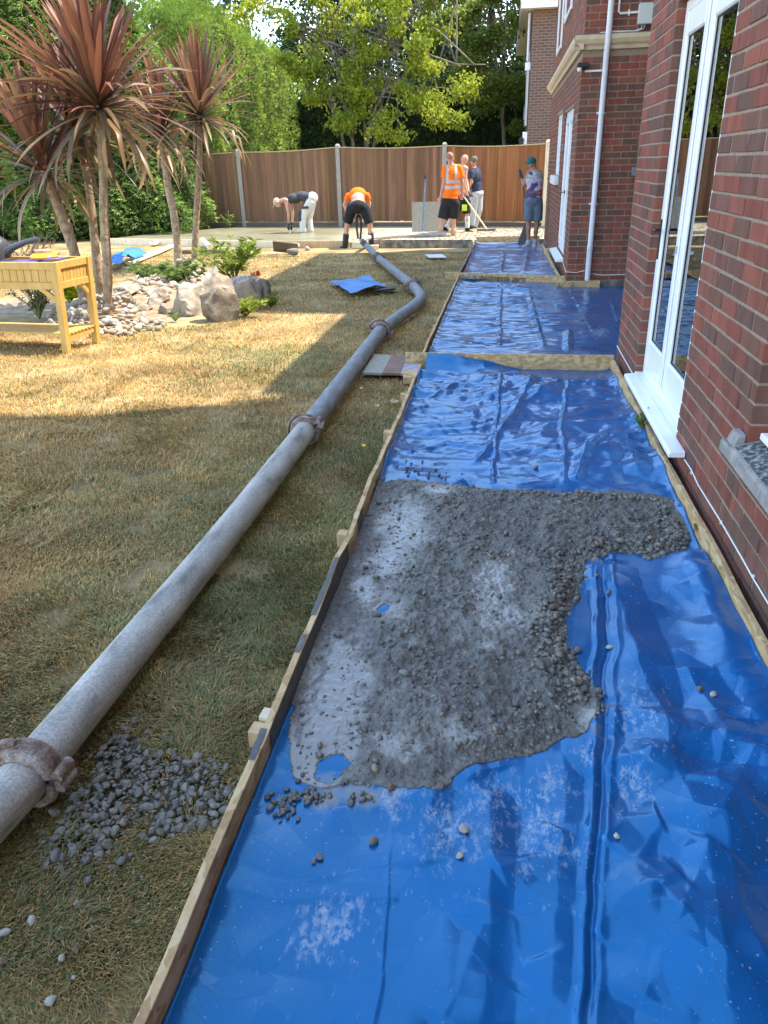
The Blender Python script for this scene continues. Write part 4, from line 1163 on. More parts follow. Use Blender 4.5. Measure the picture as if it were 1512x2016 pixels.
w_ = np.clip(w_*(1-.6*np.clip(sl_, 0, 1))+.06 + rim*(right*1.2+.35*top_) + smooth(1250, 1330, qq[:, 0])*.8 + .35*smooth(.1, .02, dd)*smooth(1380, 1440, qq[:, 1]), 0, 1)
clump = px_blob(qq, [(730, 1450, 40, 40, .9), (560, 1590, 28, 30, .9), (610, 1565, 40, 22, .8), (770, 990, 40, 30, .7), (960, 1505, 60, 22, .7)])
w_ = np.clip(np.maximum(w_, clump), 0, 1)
ok = (dd > -.006) & (rng.random(n) < w_*.75)
P = np.stack([PX, PY, zz], -1)[ok]; sz = np.clip(rng.lognormal(math.log(.0092), .34, len(P)), .004, .018)*(1+.35*right[ok]*rim[ok])
emb = np.where(rng.random(len(P)) < np.clip(rim[ok]*right[ok]*1.3+.15, 0, 1), .25, -.38)
P[:, 2] = gz(P[:, 1])+P[:, 2]+sz*emb
CK = []
for cu, cv, ru, rv, nn in ((560, 1592, 24, 22, 34), (608, 1566, 36, 16, 40), (1180, 1405, 12, 20, 8), (760, 955, 60, 8, 30), (700, 1570, 50, 16, 14)):
    for j in range(nn):
        gx = G(rng.normal(cu, ru*.6), rng.normal(cv, rv*.6), .02); gx[0] = max(gx[0], XL+.025); CK.append(gx)
CK = np.array(CK); szk = rng.uniform(.006, .014, len(CK)); CK[:, 2] = z1(CK[:, 0], CK[:, 1])+szk*.3
P = np.concatenate([P, CK]); sz = np.concatenate([sz, szk])
wc = np.where(rng.random(len(P))[:, None] < .10, np.array([[.20, .145, .10]]), np.array([[.128, .118, .096]]))*rng.uniform(.7, 1.5, (len(P), 1))
tag(scatter_mesh('wet_gravel', P, sz, M['stone_wet'], wc, shp_lo, ICO_F, seed=5), 'wet gravel stones standing out of the fresh concrete', kind='stuff')

# loose stones lying on the sheet
M['stone_dry'] = pmat('dry pebble', [(.3, (.8, .78, .75)), (.7, (1.15, 1.13, 1.1))], 45, rough=.75, attr=True, bump=.0006, bscale=150)
def stone(u, v, r_, col, label, seed, cat='stone', name='loose_stone', h=.02, hi=True):
    P = G(u, v, h*.4); onp = XL < P[0] < .86 and P[1] < 5.9
    if onp:
        r_ = r_*1.3
        for _k in range(4): zs = float(z1(np.array([P[0]]), np.array([P[1]]))[0]); P = G(u, v, zs+r_*.3)
        P[2] = zs-.0
    me = npmesh(name, stone_shape(seed)*r_, ICO2_F, M['stone_dry'], col=col, smooth_=True)
    o = bpy.data.objects.new(name, me); o.location = (P[0], P[1], P[2]+r_*.45); o.rotation_euler = (0, 0, seed)
    return tag(link(o), label, cat)
GRY, PAL_, BRN = (.16, .15, .13), (.36, .34, .295), (.20, .125, .085)
for a in ((736, 1655, .011, GRY, 'rounded grey stone with a white patch, on the flat blue sheet below the pour'),
          (628, 1688, .009, GRY, 'small grey stone beside a tiny brown one near the left board'), (618, 1698, .006, BRN, 'tiny brown pebble touching a small grey stone near the left board'),
          (913, 1633, .012, PAL_, 'long pale stone standing at the crease below the pour'), (905, 1686, .009, PAL_, 'white chip on the blue sheet between crease and speckles'),
          (770, 1551, .011, BRN, 'brown stone in the thin slurry just below the pour'), (1405, 1367, .010, PAL_, 'white pebble beside a dark one on the dark blue right half'),
          (1377, 1357, .009, BRN, 'dark reddish pebble beside a white one on the dark blue right half'), (1138, 1281, .014, GRY, 'large rounded stone escaped from the right edge of the pour'),
          (1200, 1275, .011, PAL_, 'pale flat stone lying in the long pleat of the sheet'), (1198, 1167, .012, GRY, 'round grey stone lying near the top of the pleat'), (1176, 1133, .010, BRN, 'reddish flat stone at the top end of the pleat'),
          (1214, 1648, .008, PAL_, 'small pale chip on the wrinkled sheet right of the pleat'), (1055, 921, .013, BRN, 'lone tan stone on the empty sheet beyond the pour')):
    stone(*a[:5], seed=int(a[0]))
for k in range(26):
    u, v = rng.normal(822, 32), rng.normal(930, 14)
    P = G(u, v, .02); r_ = rng.uniform(.005, .012)
    o = bpy.data.objects.new('dark_stone', npmesh('dark_stone', stone_shape(k % 6, False)*r_, ICO_F, M['stone_dry'], col=(.07, .065, .06), smooth_=True))
    o.location = (max(P[0], XL+.03), P[1], float(z1(np.array([P[0]]), np.array([P[1]]))[0])+r_*.5)
    tag(link(o), 'small dark pebble strewn on the sheet just beyond the pour', 'pebble', 'dark pebbles strewn beyond the pour')

# ================================================================ PUMP PIPELINE
def PL(pts, h=.085): return [G(u, v, h) for u, v in pts]
def spline(pts, n=24):
    pts = np.array(pts); t = np.arange(len(pts)); tt = np.linspace(0, len(pts)-1, n); out = []
    for x in tt:
        i_ = min(int(x), len(pts)-2); f = x-i_
        p0, p1, p2, p3 = pts[max(i_-1, 0)], pts[i_], pts[i_+1], pts[min(i_+2, len(pts)-1)]
        out.append(.5*((2*p1)+(-p0+p2)*f+(2*p0-5*p1+4*p2-p3)*f*f+(-p0+3*p1-3*p2+p3)*f**3))
    return out
RP = .0625
def pipe(name, label, pts, mat, r_=RP, n=24, grp='sections of the concrete pump pipeline'):
    c0 = np.array(pts[0]); mb = MB()
    pp = [np.asarray(p)-c0 for p in pts]
    mb.tube(pp, r_, 28)
    o = mb.build(name, mat, None, loc=c0, smooth_=True)
    return tag(o, label, 'pipe', grp)
def sag(pts, n=16):
    return spline(pts, n)
K = [G(57, 1522, .09), G(603, 846, .09), G(750, 651, .09), G(813, 563, .09), G(746, 509, .09)]
# near sections follow the line of their joints
dirn = (K[0]-K[1])/np.linalg.norm(K[0]-K[1])
pipe('pump_pipe', 'pale cement dusted pipe end cut off by the lower left corner', [K[0]+dirn*.02+np.array([-.03, -.0, 0])*0, K[0]+dirn*.5+np.array([-.05, 0, 0]), K[0]+dirn*1.6+np.array([-.2, 0, 0])], M['pipe'], .0655)
mid = (K[0]+K[1])/2
pipe('pump_pipe', 'long pale cement dusted pipe across the shaded lawn between the two nearest clamps', spline([K[0]-dirn*.02, mid+np.array([.012, 0, -.004]), K[1]+dirn*.02], 14), M['pipe'])
d2_ = (K[1]-K[2])/np.linalg.norm(K[1]-K[2])
pipe('pump_pipe', 'blue grey pipe with a straight run beside the stained board', [K[1]-d2_*.02, (K[1]+K[2])/2, K[2]+d2_*.02], M['pipe_blue'])
eb = [K[2], G(788, 622, .085), G(818, 600, .085), G(829, 583, .085), K[3]]
pipe('pump_pipe', 'curved pipe bend where the line turns away towards the fence', spline(eb, 26), M['pipe_blue'])
pipe('pump_pipe', 'blue grey pipe running up from the bend towards the slab', [K[3], (K[3]+K[4])/2, K[4]], M['pipe_blue'])
pipe('pump_pipe', 'last short pipe passing between the legs of the man in black boots', [K[4], G(722, 484, .12), G(712, 474, .22)], M['pipe_blue'])
hs = [G(713, 474, .21), G(724, 468, .21), G(748, 466, .15), G(800, 464, .13), G(880, 462, .13)]
o = pipe('rubber_hose', 'cement caked hose lying across the fresh slab behind the men', spline(hs, 18), M['hose'], .052, grp=None); o['category'] = 'hose'
def clamp(P, d, label, lever=1, s=1.0, spin=0):
    t = thing('pipe_clamp', label, 'clamp', P, group='clamps joining the pump pipes')
    t.matrix_world = Matrix(at(align(d), P))
    r_ = .074*s
    prof = [(r_-.008, -.034), (r_+.012, -.034), (r_+.020, -.020), (r_+.010, -.012), (r_+.010, .012), (r_+.020, .020), (r_+.012, .034), (r_-.008, .034)]
    def half(a0, a1):
        mb = MB(); n = 15; V, F = [], []
        for i in range(n):
            a = a0+(a1-a0)*i/(n-1)
            for rr, z in prof: V.append((rr*math.cos(a), rr*math.sin(a), z))
        m_ = len(prof)
        for i in range(n-1):
            for k in range(m_): F.append((i*m_+k, i*m_+(k+1) % m_, (i+1)*m_+(k+1) % m_, (i+1)*m_+k))
        F += [tuple(range(m_-1, -1, -1)), tuple((n-1)*m_+k for k in range(m_))]
        mb.add(V, F); return mb
    a = spin
    half(a+.12, a+math.pi-.08).build('half_collar', M['clamp'], t, smooth_=True)
    half(a+math.pi+.08, a+2*math.pi-.12).build('half_collar', M['clamp'], t, smooth_=True)
    for aa, nm in ((a, 'hinge_lug'), (a+math.pi, 'latch_lug')):
        mb = MB(); c_, s_ = math.cos(aa), math.sin(aa); u_ = np.array([c_, s_, 0]); v_ = np.array([-s_, c_, 0])
        for k in (-1, 1):
            mb.tube([u_*(r_+.028)+v_*.016*k+np.array([0, 0, -.03]), u_*(r_+.028)+v_*.016*k+np.array([0, 0, .03])], .016, 10)
        mb.tube([u_*(r_+.028)+np.array([0, 0, -.036]), u_*(r_+.028)+np.array([0, 0, .036])], .009, 8)
        mb.tube([u_*(r_-.002)-v_*.02, u_*(r_+.03)-v_*.02], [.022, .016], 8)
        mb.build(nm, M['clamp'], t, smooth_=True)
    mb = MB(); pts = []
    for i in range(11):
        aa = a+math.pi-.1-lever*i*.15
        pts.append(np.array([math.cos(aa), math.sin(aa), 0])*(r_+.040-.0012*i)+np.array([0, 0, .006]))
    mb.tube(pts, [.010]*10+[.007], 8, flat=1.6); mb.build('lever', M['clamp'], t, smooth_=True)
    return t
clamp(K[0], dirn, 'big rusty pink clamp on the pipe at the lower left', 1, 1.03, spin=.1)
clamp(K[1], dirn, 'rusty clamp where the pale pipe meets the blue grey pipe', 1, .98, spin=.5)
clamp(K[2], d2_, 'rusty clamp at the near end of the pipe bend', 1, 1.05, spin=-.3)
clamp(K[3], K[3]-eb[3], 'clamp at the far end of the pipe bend', 1, 1.05, spin=.2)
clamp(K[4], K[3]-K[4], 'farthest clamp on the pipeline, near the slab board', 1, 1.05, spin=0)

# gravel spilled on the grass by the near clamp
gp = [(95, 1650), (150, 1575), (185, 1500), (225, 1440), (262, 1450), (300, 1490), (360, 1500), (420, 1522), (478, 1560), (495, 1590), (460, 1618), (390, 1640), (335, 1650), (300, 1655), (285, 1610), (250, 1640), (200, 1690), (140, 1700), (90, 1690)]
gpoly = np.array([G(*c)[:2] for c in gp])
n = 2600
PX = rng.uniform(gpoly[:, 0].min()-.10, min(gpoly[:, 0].max()+.04, -.62), n); PY = rng.uniform(gpoly[:, 1].min()-.12, gpoly[:, 1].max()+.12, n)
dg, _, _ = seg_dist(PX, PY, list(gpoly)+[gpoly[0]]); dg = np.where(in_poly(PX, PY, gpoly), dg, -dg)
dg += .03*fbm(PX*12, PY*12, 131, 2)
ok = (dg > 0) | ((dg > -.13) & (rng.random(n) < .22*np.exp(-np.abs(dg)/.05)))
PX, PY, dg = PX[ok], PY[ok], dg[ok]
sz = np.clip(rng.lognormal(math.log(.0094), .38, len(PX)), .003, .019)
Pz = .003+.013*smooth(0, .12, dg)*rng.random(len(PX))
P = np.stack([PX, PY, Pz+sz*rng.uniform(-.1, .4, len(PX))], -1)
col = np.array([.145, .125, .095])*rng.uniform(.5, 1.45, (len(P), 1)); br = rng.random(len(P)) < .08; col[br] = np.array([.17, .12, .085])
dist_ = pix(P); inv = (dist_[:, 0] > 0)
order = np.argsort(-(sz*inv))
big, rest = order[:200], order[200:]
gv = [npmesh('gravel_stone', stone_shape(40+s), ICO2_F, M['stone_wet'], col=np.array([.14, .121, .09])*f, smooth_=True) for s, f in enumerate((.75, .95, 1.15, 1.4, .85, 1.05))]
for me_ in gv: me_.set_sharp_from_angle(angle=R(24))
for i_ in big:
    o = bpy.data.objects.new('gravel_stone', gv[i_ % 6]); o.location = P[i_]; o.scale = [sz[i_]]*3; o.rotation_euler = (rng.normal(0, .4), rng.normal(0, .4), rng.random()*6.28)
    tag(link(o), 'grey gravel stone spilled on the grass between pipe clamp and board', 'gravel stone', 'gravel stones spilled beside the pipe')
tag(scatter_mesh('gravel', P[rest], sz[rest], M['stone_wet'], col[rest], shp_lo, ICO_F, seed=8), 'fine grey gravel spilled on the grass beside the pipe', kind='stuff')
# cement-stained earth under it
V = []
for i in range(len(gpoly)):
    for f in np.linspace(0, 1, 9)[:-1]:
        p = gpoly[i]*(1-f)+gpoly[(i+1) % len(gpoly)]*f; V.append([p[0]+.05*vnoise(np.array([p[0]*14]), np.array([p[1]*14]), 5)[0], p[1]+.05*vnoise(np.array([p[0]*14]), np.array([p[1]*14]), 6)[0], -.012])
V = np.array(V); ctr = V.mean(0)+np.array([0, 0, .016])
mb = MB(); m0 = [tuple(ctr)]+[tuple(v) for v in V]
mb.add(m0, [(0, i+1, (i+1) % len(V)+1) for i in range(len(V))])
tag(mb.build('cement_stain', pmat('cement grey earth', [(.3, (.06, .05, .034)), (.7, (.14, .12, .09))], 30, rough=.9, bump=.006, bscale=60)), 'grey cement stain on the earth under the spilled gravel', kind='stuff')
# small stones and litter on the lawn in front
for a in ((65, 1815, .013, PAL_, 'white pebble on the lawn, upper of two near the lower left corner'), (102, 1973, .014, PAL_, 'white rounded pebble at the very bottom of the lawn'), (10, 1838, .014, PAL_, 'pale flat stone at the left picture edge beyond the pipe'),
          (152, 1780, .010, PAL_, 'cream stone chip in the grass below the gravel'), (8, 1895, .013, BRN, 'buff stone in the lower left corner'), (150, 1872, .011, BRN, 'tan stone in the grass below the cream chip'), (122, 1888, .010, PAL_, 'pale grey stone left of the tan stone in the grass'),
          (145, 1927, .007, PAL_, 'tiny white pebble in the grass near the bottom edge'), (112, 1690, .020, GRY, 'large flat grey stone at the lower edge of the gravel spill'), (240, 1698, .014, GRY, 'grey stone lying clear of the gravel spill')):
    stone(*a[:5], seed=int(a[0])+3)
def dry_leaf(u, v, s, rz, label, col, tilt=.4):
    P = G(u, v, .03); mb = MB()
    V = [(-.5, 0, 0), (-.2, .28, .06), (.2, .26, .02), (.55, 0, .12), (.2, -.26, .10), (-.2, -.3, .02), (0, 0, -.05)]
    mb.add(np.array(V)*s, [(6, 0, 1), (6, 1, 2), (6, 2, 3), (6, 3, 4), (6, 4, 5), (6, 5, 0)], col)
    o = mb.build('dry_leaf', M['dryleaf'], None, loc=P); o.rotation_euler = (tilt, .2, rz)
    return tag(o, label, 'leaf')
M['dryleaf'] = pmat('withered leaf', [(.3, (.8, .8, .8)), (.7, (1.1, 1.1, 1.1))], 30, rough=.8, attr=True)
dry_leaf(280, 1995, .05, .4, 'curled brown leaf in the grass beside the board at the bottom edge', (.24, .13, .08), 1.1)
dry_leaf(776, 790, .07, .2, 'crinkled tan leaf on the grass beside the left board', (.5, .36, .2))
dry_leaf(742, 798, .05, 1.2, 'small pale leaf on the grass between pipe and left board', (.55, .45, .3))
dry_leaf(772, 748, .06, 2.2, 'pale torn leaf at the near edge of the stained board', (.55, .42, .27))
for u, v, lb in ((715, 878, 'yellow dandelion on its stalk between pipe and left board'), (710, 765, 'small yellow flower near the stained board')):
    P = G(u, v, .05); t = thing('dandelion', lb, 'flower', (P[0], P[1], float(gz(P[1]))))
    mb = MB(); mb.tube([(0, 0, 0), (.005, 0, .05)], .0015, 5); mb.build('stalk', pmat('stalk', [(.3, (.16, .2, .05)), (.7, (.2, .25, .08))], 10), t)
    mb = MB(); mb.lathe([(.002, 0), (.014, .004), (.012, .009), (.002, .012)], 10, (.005, 0, .048)); mb.build('flower_head', pmat('yellow petals', [(.3, (.75, .48, .02)), (.7, (.85, .6, .04))], 60), t)
# stained board lying on the lawn beside the path
cs = [G(714, 745), G(822, 747), G(832, 712), G(737, 708)]
t = thing('stained_board', 'flat board with grey and brown bands lying on the lawn beside the pipe', 'board', (cs[0][0], cs[0][1], cs[0][2]))
fr_ = (0, .36, .70, 1.0)
for i_, (mt, nm) in enumerate(((M['post'], 'grey_band'), (pmat('brown board', [(.3, (.17, .09, .055)), (.7, (.24, .14, .09))], 12, rough=.7), 'brown_band'), (pmat('blue grey board', [(.35, (.24, .26, .30)), (.65, (.40, .41, .42))], 20, rough=.7), 'blue_grey_band'))):
    def lp(a, b, f): return a*(1-f)+b*f
    q4 = [lp(cs[0], cs[1], fr_[i_]), lp(cs[0], cs[1], fr_[i_+1]), lp(cs[3], cs[2], fr_[i_+1]), lp(cs[3], cs[2], fr_[i_])]
    mb = MB(); mb.prism([p-cs[0]+np.array([0, 0, .028]) for p in q4], (0, 0, .018)); mb.build(nm, mt, t)
P = G(858, 507, .02); mb = MB(); mb.box((-.16, -.22, 0), (.16, .22, .012)); o = mb.build('paving_offcut', M['white_dirty'], None, loc=P+np.array([0, 0, .02])); o.rotation_euler = (.02, .03, .3); tag(o, 'pale square offcut on the far shaded lawn', 'offcut')

# ================================================================ FAR SLAB
g = -.1
F0, F1 = np.array(G(205, 479)[:2]), np.array([-.62, 16.75])
Fn = [tuple(F0), (-5.0, 17.25), tuple(F1), (-.6, 17.35), (1.6, 17.3), (1.6, 20.6), (-1.6, 21.3), (-4.5, 21.9), (-7.6, 22.4), (F0[0]+.5, F0[1]+1.6)]
sm = bpy.data.materials.new('fresh slab'); sm.use_nodes = True
N_, L_ = nodes(sm); p = N_['Principled BSDF']
g_ = N_.new('ShaderNodeNewGeometry'); sx = N_.new('ShaderNodeSeparateXYZ'); L_.new(g_.outputs['Position'], sx.inputs[0])
nz = N_.new('ShaderNodeTexNoise'); nz.inputs['Scale'].default_value = 1.2; nz.inputs['Detail'].default_value = 7; L_.new(g_.outputs['Position'], nz.inputs['Vector'])
mr = N_.new('ShaderNodeMapRange'); mr.inputs['From Min'].default_value = -4.2; mr.inputs['From Max'].default_value = -2.4; L_.new(sx.outputs[0], mr.inputs[0])
ra = N_.new('ShaderNodeValToRGB'); ra.color_ramp.elements[0].position = .35; ra.color_ramp.elements[0].color = (.15, .145, .085, 1); ra.color_ramp.elements[1].position = .7; ra.color_ramp.elements[1].color = (.235, .215, .14, 1)
rb = N_.new('ShaderNodeValToRGB'); rb.color_ramp.elements[0].position = .35; rb.color_ramp.elements[0].color = (.32, .27, .185, 1); rb.color_ramp.elements[1].position = .65; rb.color_ramp.elements[1].color = (.47, .41, .30, 1)
n2 = N_.new('ShaderNodeTexNoise'); n2.inputs['Scale'].default_value = 22; n2.inputs['Detail'].default_value = 8; L_.new(g_.outputs['Position'], n2.inputs['Vector'])
L_.new(nz.outputs[0], ra.inputs[0]); L_.new(n2.outputs[0], rb.inputs[0])
mx = N_.new('ShaderNodeMix'); mx.data_type = 'RGBA'; L_.new(mr.outputs[0], mx.inputs[0]); L_.new(ra.outputs[0], mx.inputs[6]); L_.new(rb.outputs[0], mx.inputs[7]); L_.new(mx.outputs[2], p.inputs['Base Color'])
m2 = N_.new('ShaderNodeMapRange'); m2.inputs['To Min'].default_value = .35; m2.inputs['To Max'].default_value = .85; L_.new(mr.outputs[0], m2.inputs[0]); L_.new(m2.outputs[0], p.inputs['Roughness'])
bp = N_.new('ShaderNodeBump'); bp.inputs['Distance'].default_value = .03; L_.new(n2.outputs[0], bp.inputs['Height']); L_.new(mr.outputs[0], bp.inputs['Strength']); L_.new(bp.outputs[0], p.inputs['Normal'])
mb = MB(); mb.prism([(x, y, g-.03) for x, y in Fn], (0, 0, .12)); tag(mb.build('concrete_slab', sm), 'fresh concrete slab in front of the fence', kind='structure')
n = 2600
PX = rng.uniform(-3.6, 1.2, n); PY = rng.uniform(17.0, 20.6, n); k = (rng.random(n) < .3+.7*smooth(-2.8, -.8, PX)) & (PY > 17.5)
P = np.stack([PX, PY, np.full(n, g+.10)], -1)[k]
tag(scatter_mesh('slab_gravel', P, rng.uniform(.010, .026, len(P)), M['stone_dry'], np.array([.34, .28, .18])*rng.uniform(.7, 1.2, (len(P), 1)), shp_lo, ICO_F, seed=9), 'stony unlevelled concrete on the right of the slab', kind='stuff')
board('slab_board', F0+np.array([0, -.03]), (-5.0, 17.22), .03, -.03, .125, M['timber_pale'], 'pale board edging the left half of the slab', seed=11)
board('slab_board', (-4.98, 17.2), (-3.3, 16.98), .03, -.03, .13, M['timber'], 'orange brown board edging the slab left of the pipe', seed=12)
board('slab_board', (-2.75, 16.95), (-.62, 16.7), .03, -.03, .15, M['osb_dirty'], 'dark stained board edging the slab right of the pipe', seed=13)
block('wood_block', (-3.02, 16.86, g), (.36, .12, .10), -.05, M['timber_pale'], 'short pale timber propping the last pipe at the slab edge')
block('wood_block', (-2.72, 16.75, g), (.22, .10, .06), .2, M['timber_pale'], 'small pale offcut at the right boot of the man in black boots')
board('slab_board', (-.56, 17.3), (.78, 17.25), .03, -.02, .16, M['osb'], 'board with orange patches across the end of the farthest blue sheet', seed=14)
# loose timber by the slab
t = thing('leaning_board', 'square of brown board leaning on stones at the slab edge', 'board', G(563, 497)); mb = MB(); mb.box((-.26, -.012, 0), (.26, .012, .26)); o = mb.build('board_panel', M['gravelboard'], t); o.rotation_euler = (.6, .12, .1)
for u, v, r_, lb in ((582, 490, .14, 'pale flat stone behind the leaning brown board'), (578, 503, .15, 'dark rounded stone in front of the leaning brown board'), (605, 492, .07, 'small pale stone right of the leaning brown board')):
    stone(u, v, r_, GRY if 'dark' in lb else (.4, .35, .27), lb, int(u), h=0)
for a, b, lb in (((262, 522), (348, 486), 'long pale plank on the sunny grass behind the palms'), ((305, 484), (400, 458), 'narrow pale board along the left end of the slab')):
    A, B = G(*a), G(*b)
    board('plank', A, B, .14, .02, .06, M['timber_pale'], lb, 'plank', seed=int(a[0]))
board('plank', G(345, 503), G(450, 501), .06, .02, .10, M['gravelboard'], 'brown plank lying behind the flowering bush', 'plank', seed=22)
board('plank', G(396, 480), G(412, 498), .08, .05, .13, M['timber_pale'], 'short pale stick leaning beside the right palm trunk', 'plank', seed=23)
# ================================================================ FENCE
fp = [((483, 450), (471.5, 293)), ((671.8, 448), (668, 283)), ((874, 452), (872, 280)), ((1069, 455), (1076, 275))]
FY = [22.6, 22.0, 21.35, 20.7]
PX_ = [onY(b[0], b[1], y) for (b, t), y in zip(fp, FY)]
PT_ = [onY(t[0], t[1], y) for (b, t), y in zip(fp, FY)]
fence = thing('fence', 'brown featheredge board fence with grey concrete posts across the end of the garden', 'fence', (PX_[1][0], FY[1], -.1))
FL = np.array([PX_[1][0], FY[1], -.1])
posts = [np.array([p[0], y, t[2]]) for p, t, y in zip(PX_, PT_, FY)]
dv = (posts[1]-posts[0]); posts = [posts[0]-dv] + posts + [posts[3]+(posts[3]-posts[2])*1.0]
posts[0][2] = posts[1][2]+.02; posts[-1][2] = posts[-2][2]
for k, p in enumerate(posts[:-1]):
    if k == 0: continue
    mb = MB(); h = p[2]+.1
    mb.box((-.055, -.06, 0), (.055, .06, h-.04)); mb.prism([(-.055, -.06, h-.04), (.055, -.06, h-.04), (.03, -.02, h), (-.03, -.02, h)], (0, .02, 0))
    mb.add([(-.055, -.06, h-.04), (.055, -.06, h-.04), (.055, .06, h-.04), (-.055, .06, h-.04), (-.03, -.03, h), (.03, -.03, h), (.03, .03, h), (-.03, .03, h)], [(0, 1, 5, 4), (1, 2, 6, 5), (2, 3, 7, 6), (3, 0, 4, 7), (4, 5, 6, 7)])
    mb.build('post', M['post'] if k < 4 else M['timber_pale'], fence, loc=np.array([p[0], p[1], -.1])-FL, label='wooden fence post with a pointed cap' if k == 4 else None)
for k in range(len(posts)-1):
    a, b = posts[k], posts[k+1]
    d = b-a; l = np.hypot(d[0], d[1]); dirv = np.array([d[0], d[1]])/l; ang = math.atan2(dirv[1], dirv[0])
    nbd = int(l/.1)
    for j in range(nbd):
        t = (j+.5)/nbd
        if abs(t*l) < .06 or abs(l-t*l) < .06: pass
        zt = a[2]*(1-t)+b[2]*t - .10 - .035*math.sin(math.pi*t) + rng.normal(0, .003)
        zb = -.1+.22+rng.normal(0, .006)
        w2 = l/nbd*.5+.004
        mb = MB(); c = np.array([.218, .120, .068])*rng.uniform(.7, 1.25)*np.array([1, rng.uniform(.92, 1.06), rng.uniform(.88, 1.08)])
        if k >= 3: c = c*np.array([1.25, .98, .75])
        th0, th1 = .006, .018
        P0 = [(-w2, -th1, zb), (w2, -th0, zb), (w2, .004, zb), (-w2, .004, zb)]
        mb.add([(x, y, zz) for zz in (zb, zt) for x, y, _ in P0], [(3, 2, 1, 0), (4, 5, 6, 7), (0, 1, 5, 4), (1, 2, 6, 5), (2, 3, 7, 6), (3, 0, 4, 7)], c)
        p = a[:2]+dirv*t*l
        o = mb.build('board', M['fence'], fence, loc=np.array([p[0], p[1], 0])-FL); o.rotation_euler = (0, rng.normal(0, .004), ang)
    mid = (a+b)/2
    mb = MB(); mb.box((-l/2+.06, -.025, -.14), (l/2-.06, .02, .09)); o = mb.build('gravel_board', M['gravelboard'], fence, loc=np.array([mid[0], mid[1], 0])-FL); o.rotation_euler = (0, 0, ang)
    mb = MB()
    n = 12; V, F = [], []
    for i in range(n+1):
        t = i/n; zt = a[2]*(1-t)+b[2]*t-.10-.035*math.sin(math.pi*t)+.006; x = (t-.5)*(l-.12)
        V += [(x, -.03, zt), (x, .03, zt), (x, .03, zt+.022), (x, -.03, zt+.022)]
    for i in range(n):
        for q_ in range(4): F.append((i*4+q_, i*4+(q_+1) % 4, (i+1)*4+(q_+1) % 4, (i+1)*4+q_))
    mb.add(V, F); o = mb.build('capping_rail', M['osb_edge'], fence, loc=np.array([mid[0], mid[1], 0])-FL); o.rotation_euler = (0, 0, ang)
    for zz in (.35, 1.0, 1.6):
        mb = MB(); mb.box((-l/2+.05, .005, zz-.04), (l/2-.05, .06, zz+.04)); o = mb.build('rear_rail', M['gravelboard'], fence, loc=np.array([mid[0], mid[1], 0])-FL); o.rotation_euler = (0, 0, ang)

# ================================================================ RAISED PLANTER
B = G(132, 693); B2 = G(190, 673)
dd_ = (B2-B)[:2]; dep = .47; dirD = dd_/np.linalg.norm(dd_); ang = math.atan2(dirD[1], dirD[0])-math.pi/2
LEN, DEP, HT = 1.35, dep, .80
pl = thing('raised_planter', 'honey coloured wooden planter table with a slatted lower shelf on the dry lawn', 'planter', B, ang)
SH = .075
def pp(mb, name, mat=None, **k):
    for i in range(len(mb.V)):
        v = mb.V[i].copy(); v[:, 0] += SH*v[:, 2]; mb.V[i] = v
    return mb.build(name, mat or M['planter'], pl, bevel=.002, **k)
# local: x to the left is negative, y away
for lx in (0, -LEN):
    for ly in (0, DEP):
        mb = MB(); mb.box((lx-.03, ly-.03, -.02), (lx+.03, ly+.03, HT)); pp(mb, 'leg')
for ly, sgn in ((0, -1), (DEP, 1)):
    mb = MB(); mb.box((-LEN+.03, ly-.018, HT-.065), (-.03, ly+.012, HT-.002)); pp(mb, 'top_rail')
    mb = MB(); mb.box((-LEN+.03, ly-.018, .565), (-.03, ly+.012, .625)); pp(mb, 'bottom_rail')
    nsl = 17
    for i in range(nsl):
        x0 = -LEN+.032+i*(LEN-.064)/nsl; w_ = (LEN-.064)/nsl
        mb = MB(); mb.box((x0+.002, ly-.006, .626), (x0+w_-.002, ly+.006, HT-.066)); pp(mb, 'slat')
for lx in (0, -LEN):
    mb = MB(); mb.box((lx-.012, .03, HT-.065), (lx+.018, DEP-.03, HT-.002)); pp(mb, 'top_rail')
    mb = MB(); mb.box((lx-.012, .03, .565), (lx+.018, DEP-.03, .625)); pp(mb, 'bottom_rail')
    for i in range(8):
        y0_ = .032+i*(DEP-.064)/8; w_ = (DEP-.064)/8
        mb = MB(); mb.box((lx-.006, y0_+.002, .626), (lx+.006, y0_+w_-.002, HT-.066)); pp(mb, 'slat')
    mb = MB(); mb.box((lx-.012, .03, .10), (lx+.012, DEP-.03, .15)); pp(mb, 'shelf_rail')
mb = MB(); mb.box((-LEN+.02, .02, .60), (-.02, DEP-.02, .624)); pp(mb, 'tray_floor')
mb = MB(); mb.box((-LEN+.02, .02, .66), (-.02, DEP-.02, .70)); pp(mb, 'soil', M['gravelboard'])
mb = MB(); mb.box((-.09, .02, .70), (-.06, DEP-.02, HT-.01)); pp(mb, 'divider')
for i in range(8):
    y0_ = .02+i*(DEP-.04)/8
    mb = MB(); mb.box((-LEN-.02, y0_+.006, .152), (.02, y0_+(DEP-.04)/8-.006, .168)); pp(mb, 'shelf_slat')
for (lx, sx) in ((0, -1), (-LEN, 1)):
    mb = MB(); mb.prism([(lx+sx*.03, -.02, .44), (lx+sx*.03, -.02, .50), (lx+sx*.13, -.02, .565), (lx+sx*.20, -.02, .565)], (0, .03, 0)); pp(mb, 'brace')
    mb = MB(); mb.prism([(lx-.012, DEP-.03, .45), (lx-.012, DEP-.03, .50), (lx-.012, DEP-.11, .565), (lx-.012, DEP-.16, .565)], (.024, 0, 0)); pp(mb, 'brace')
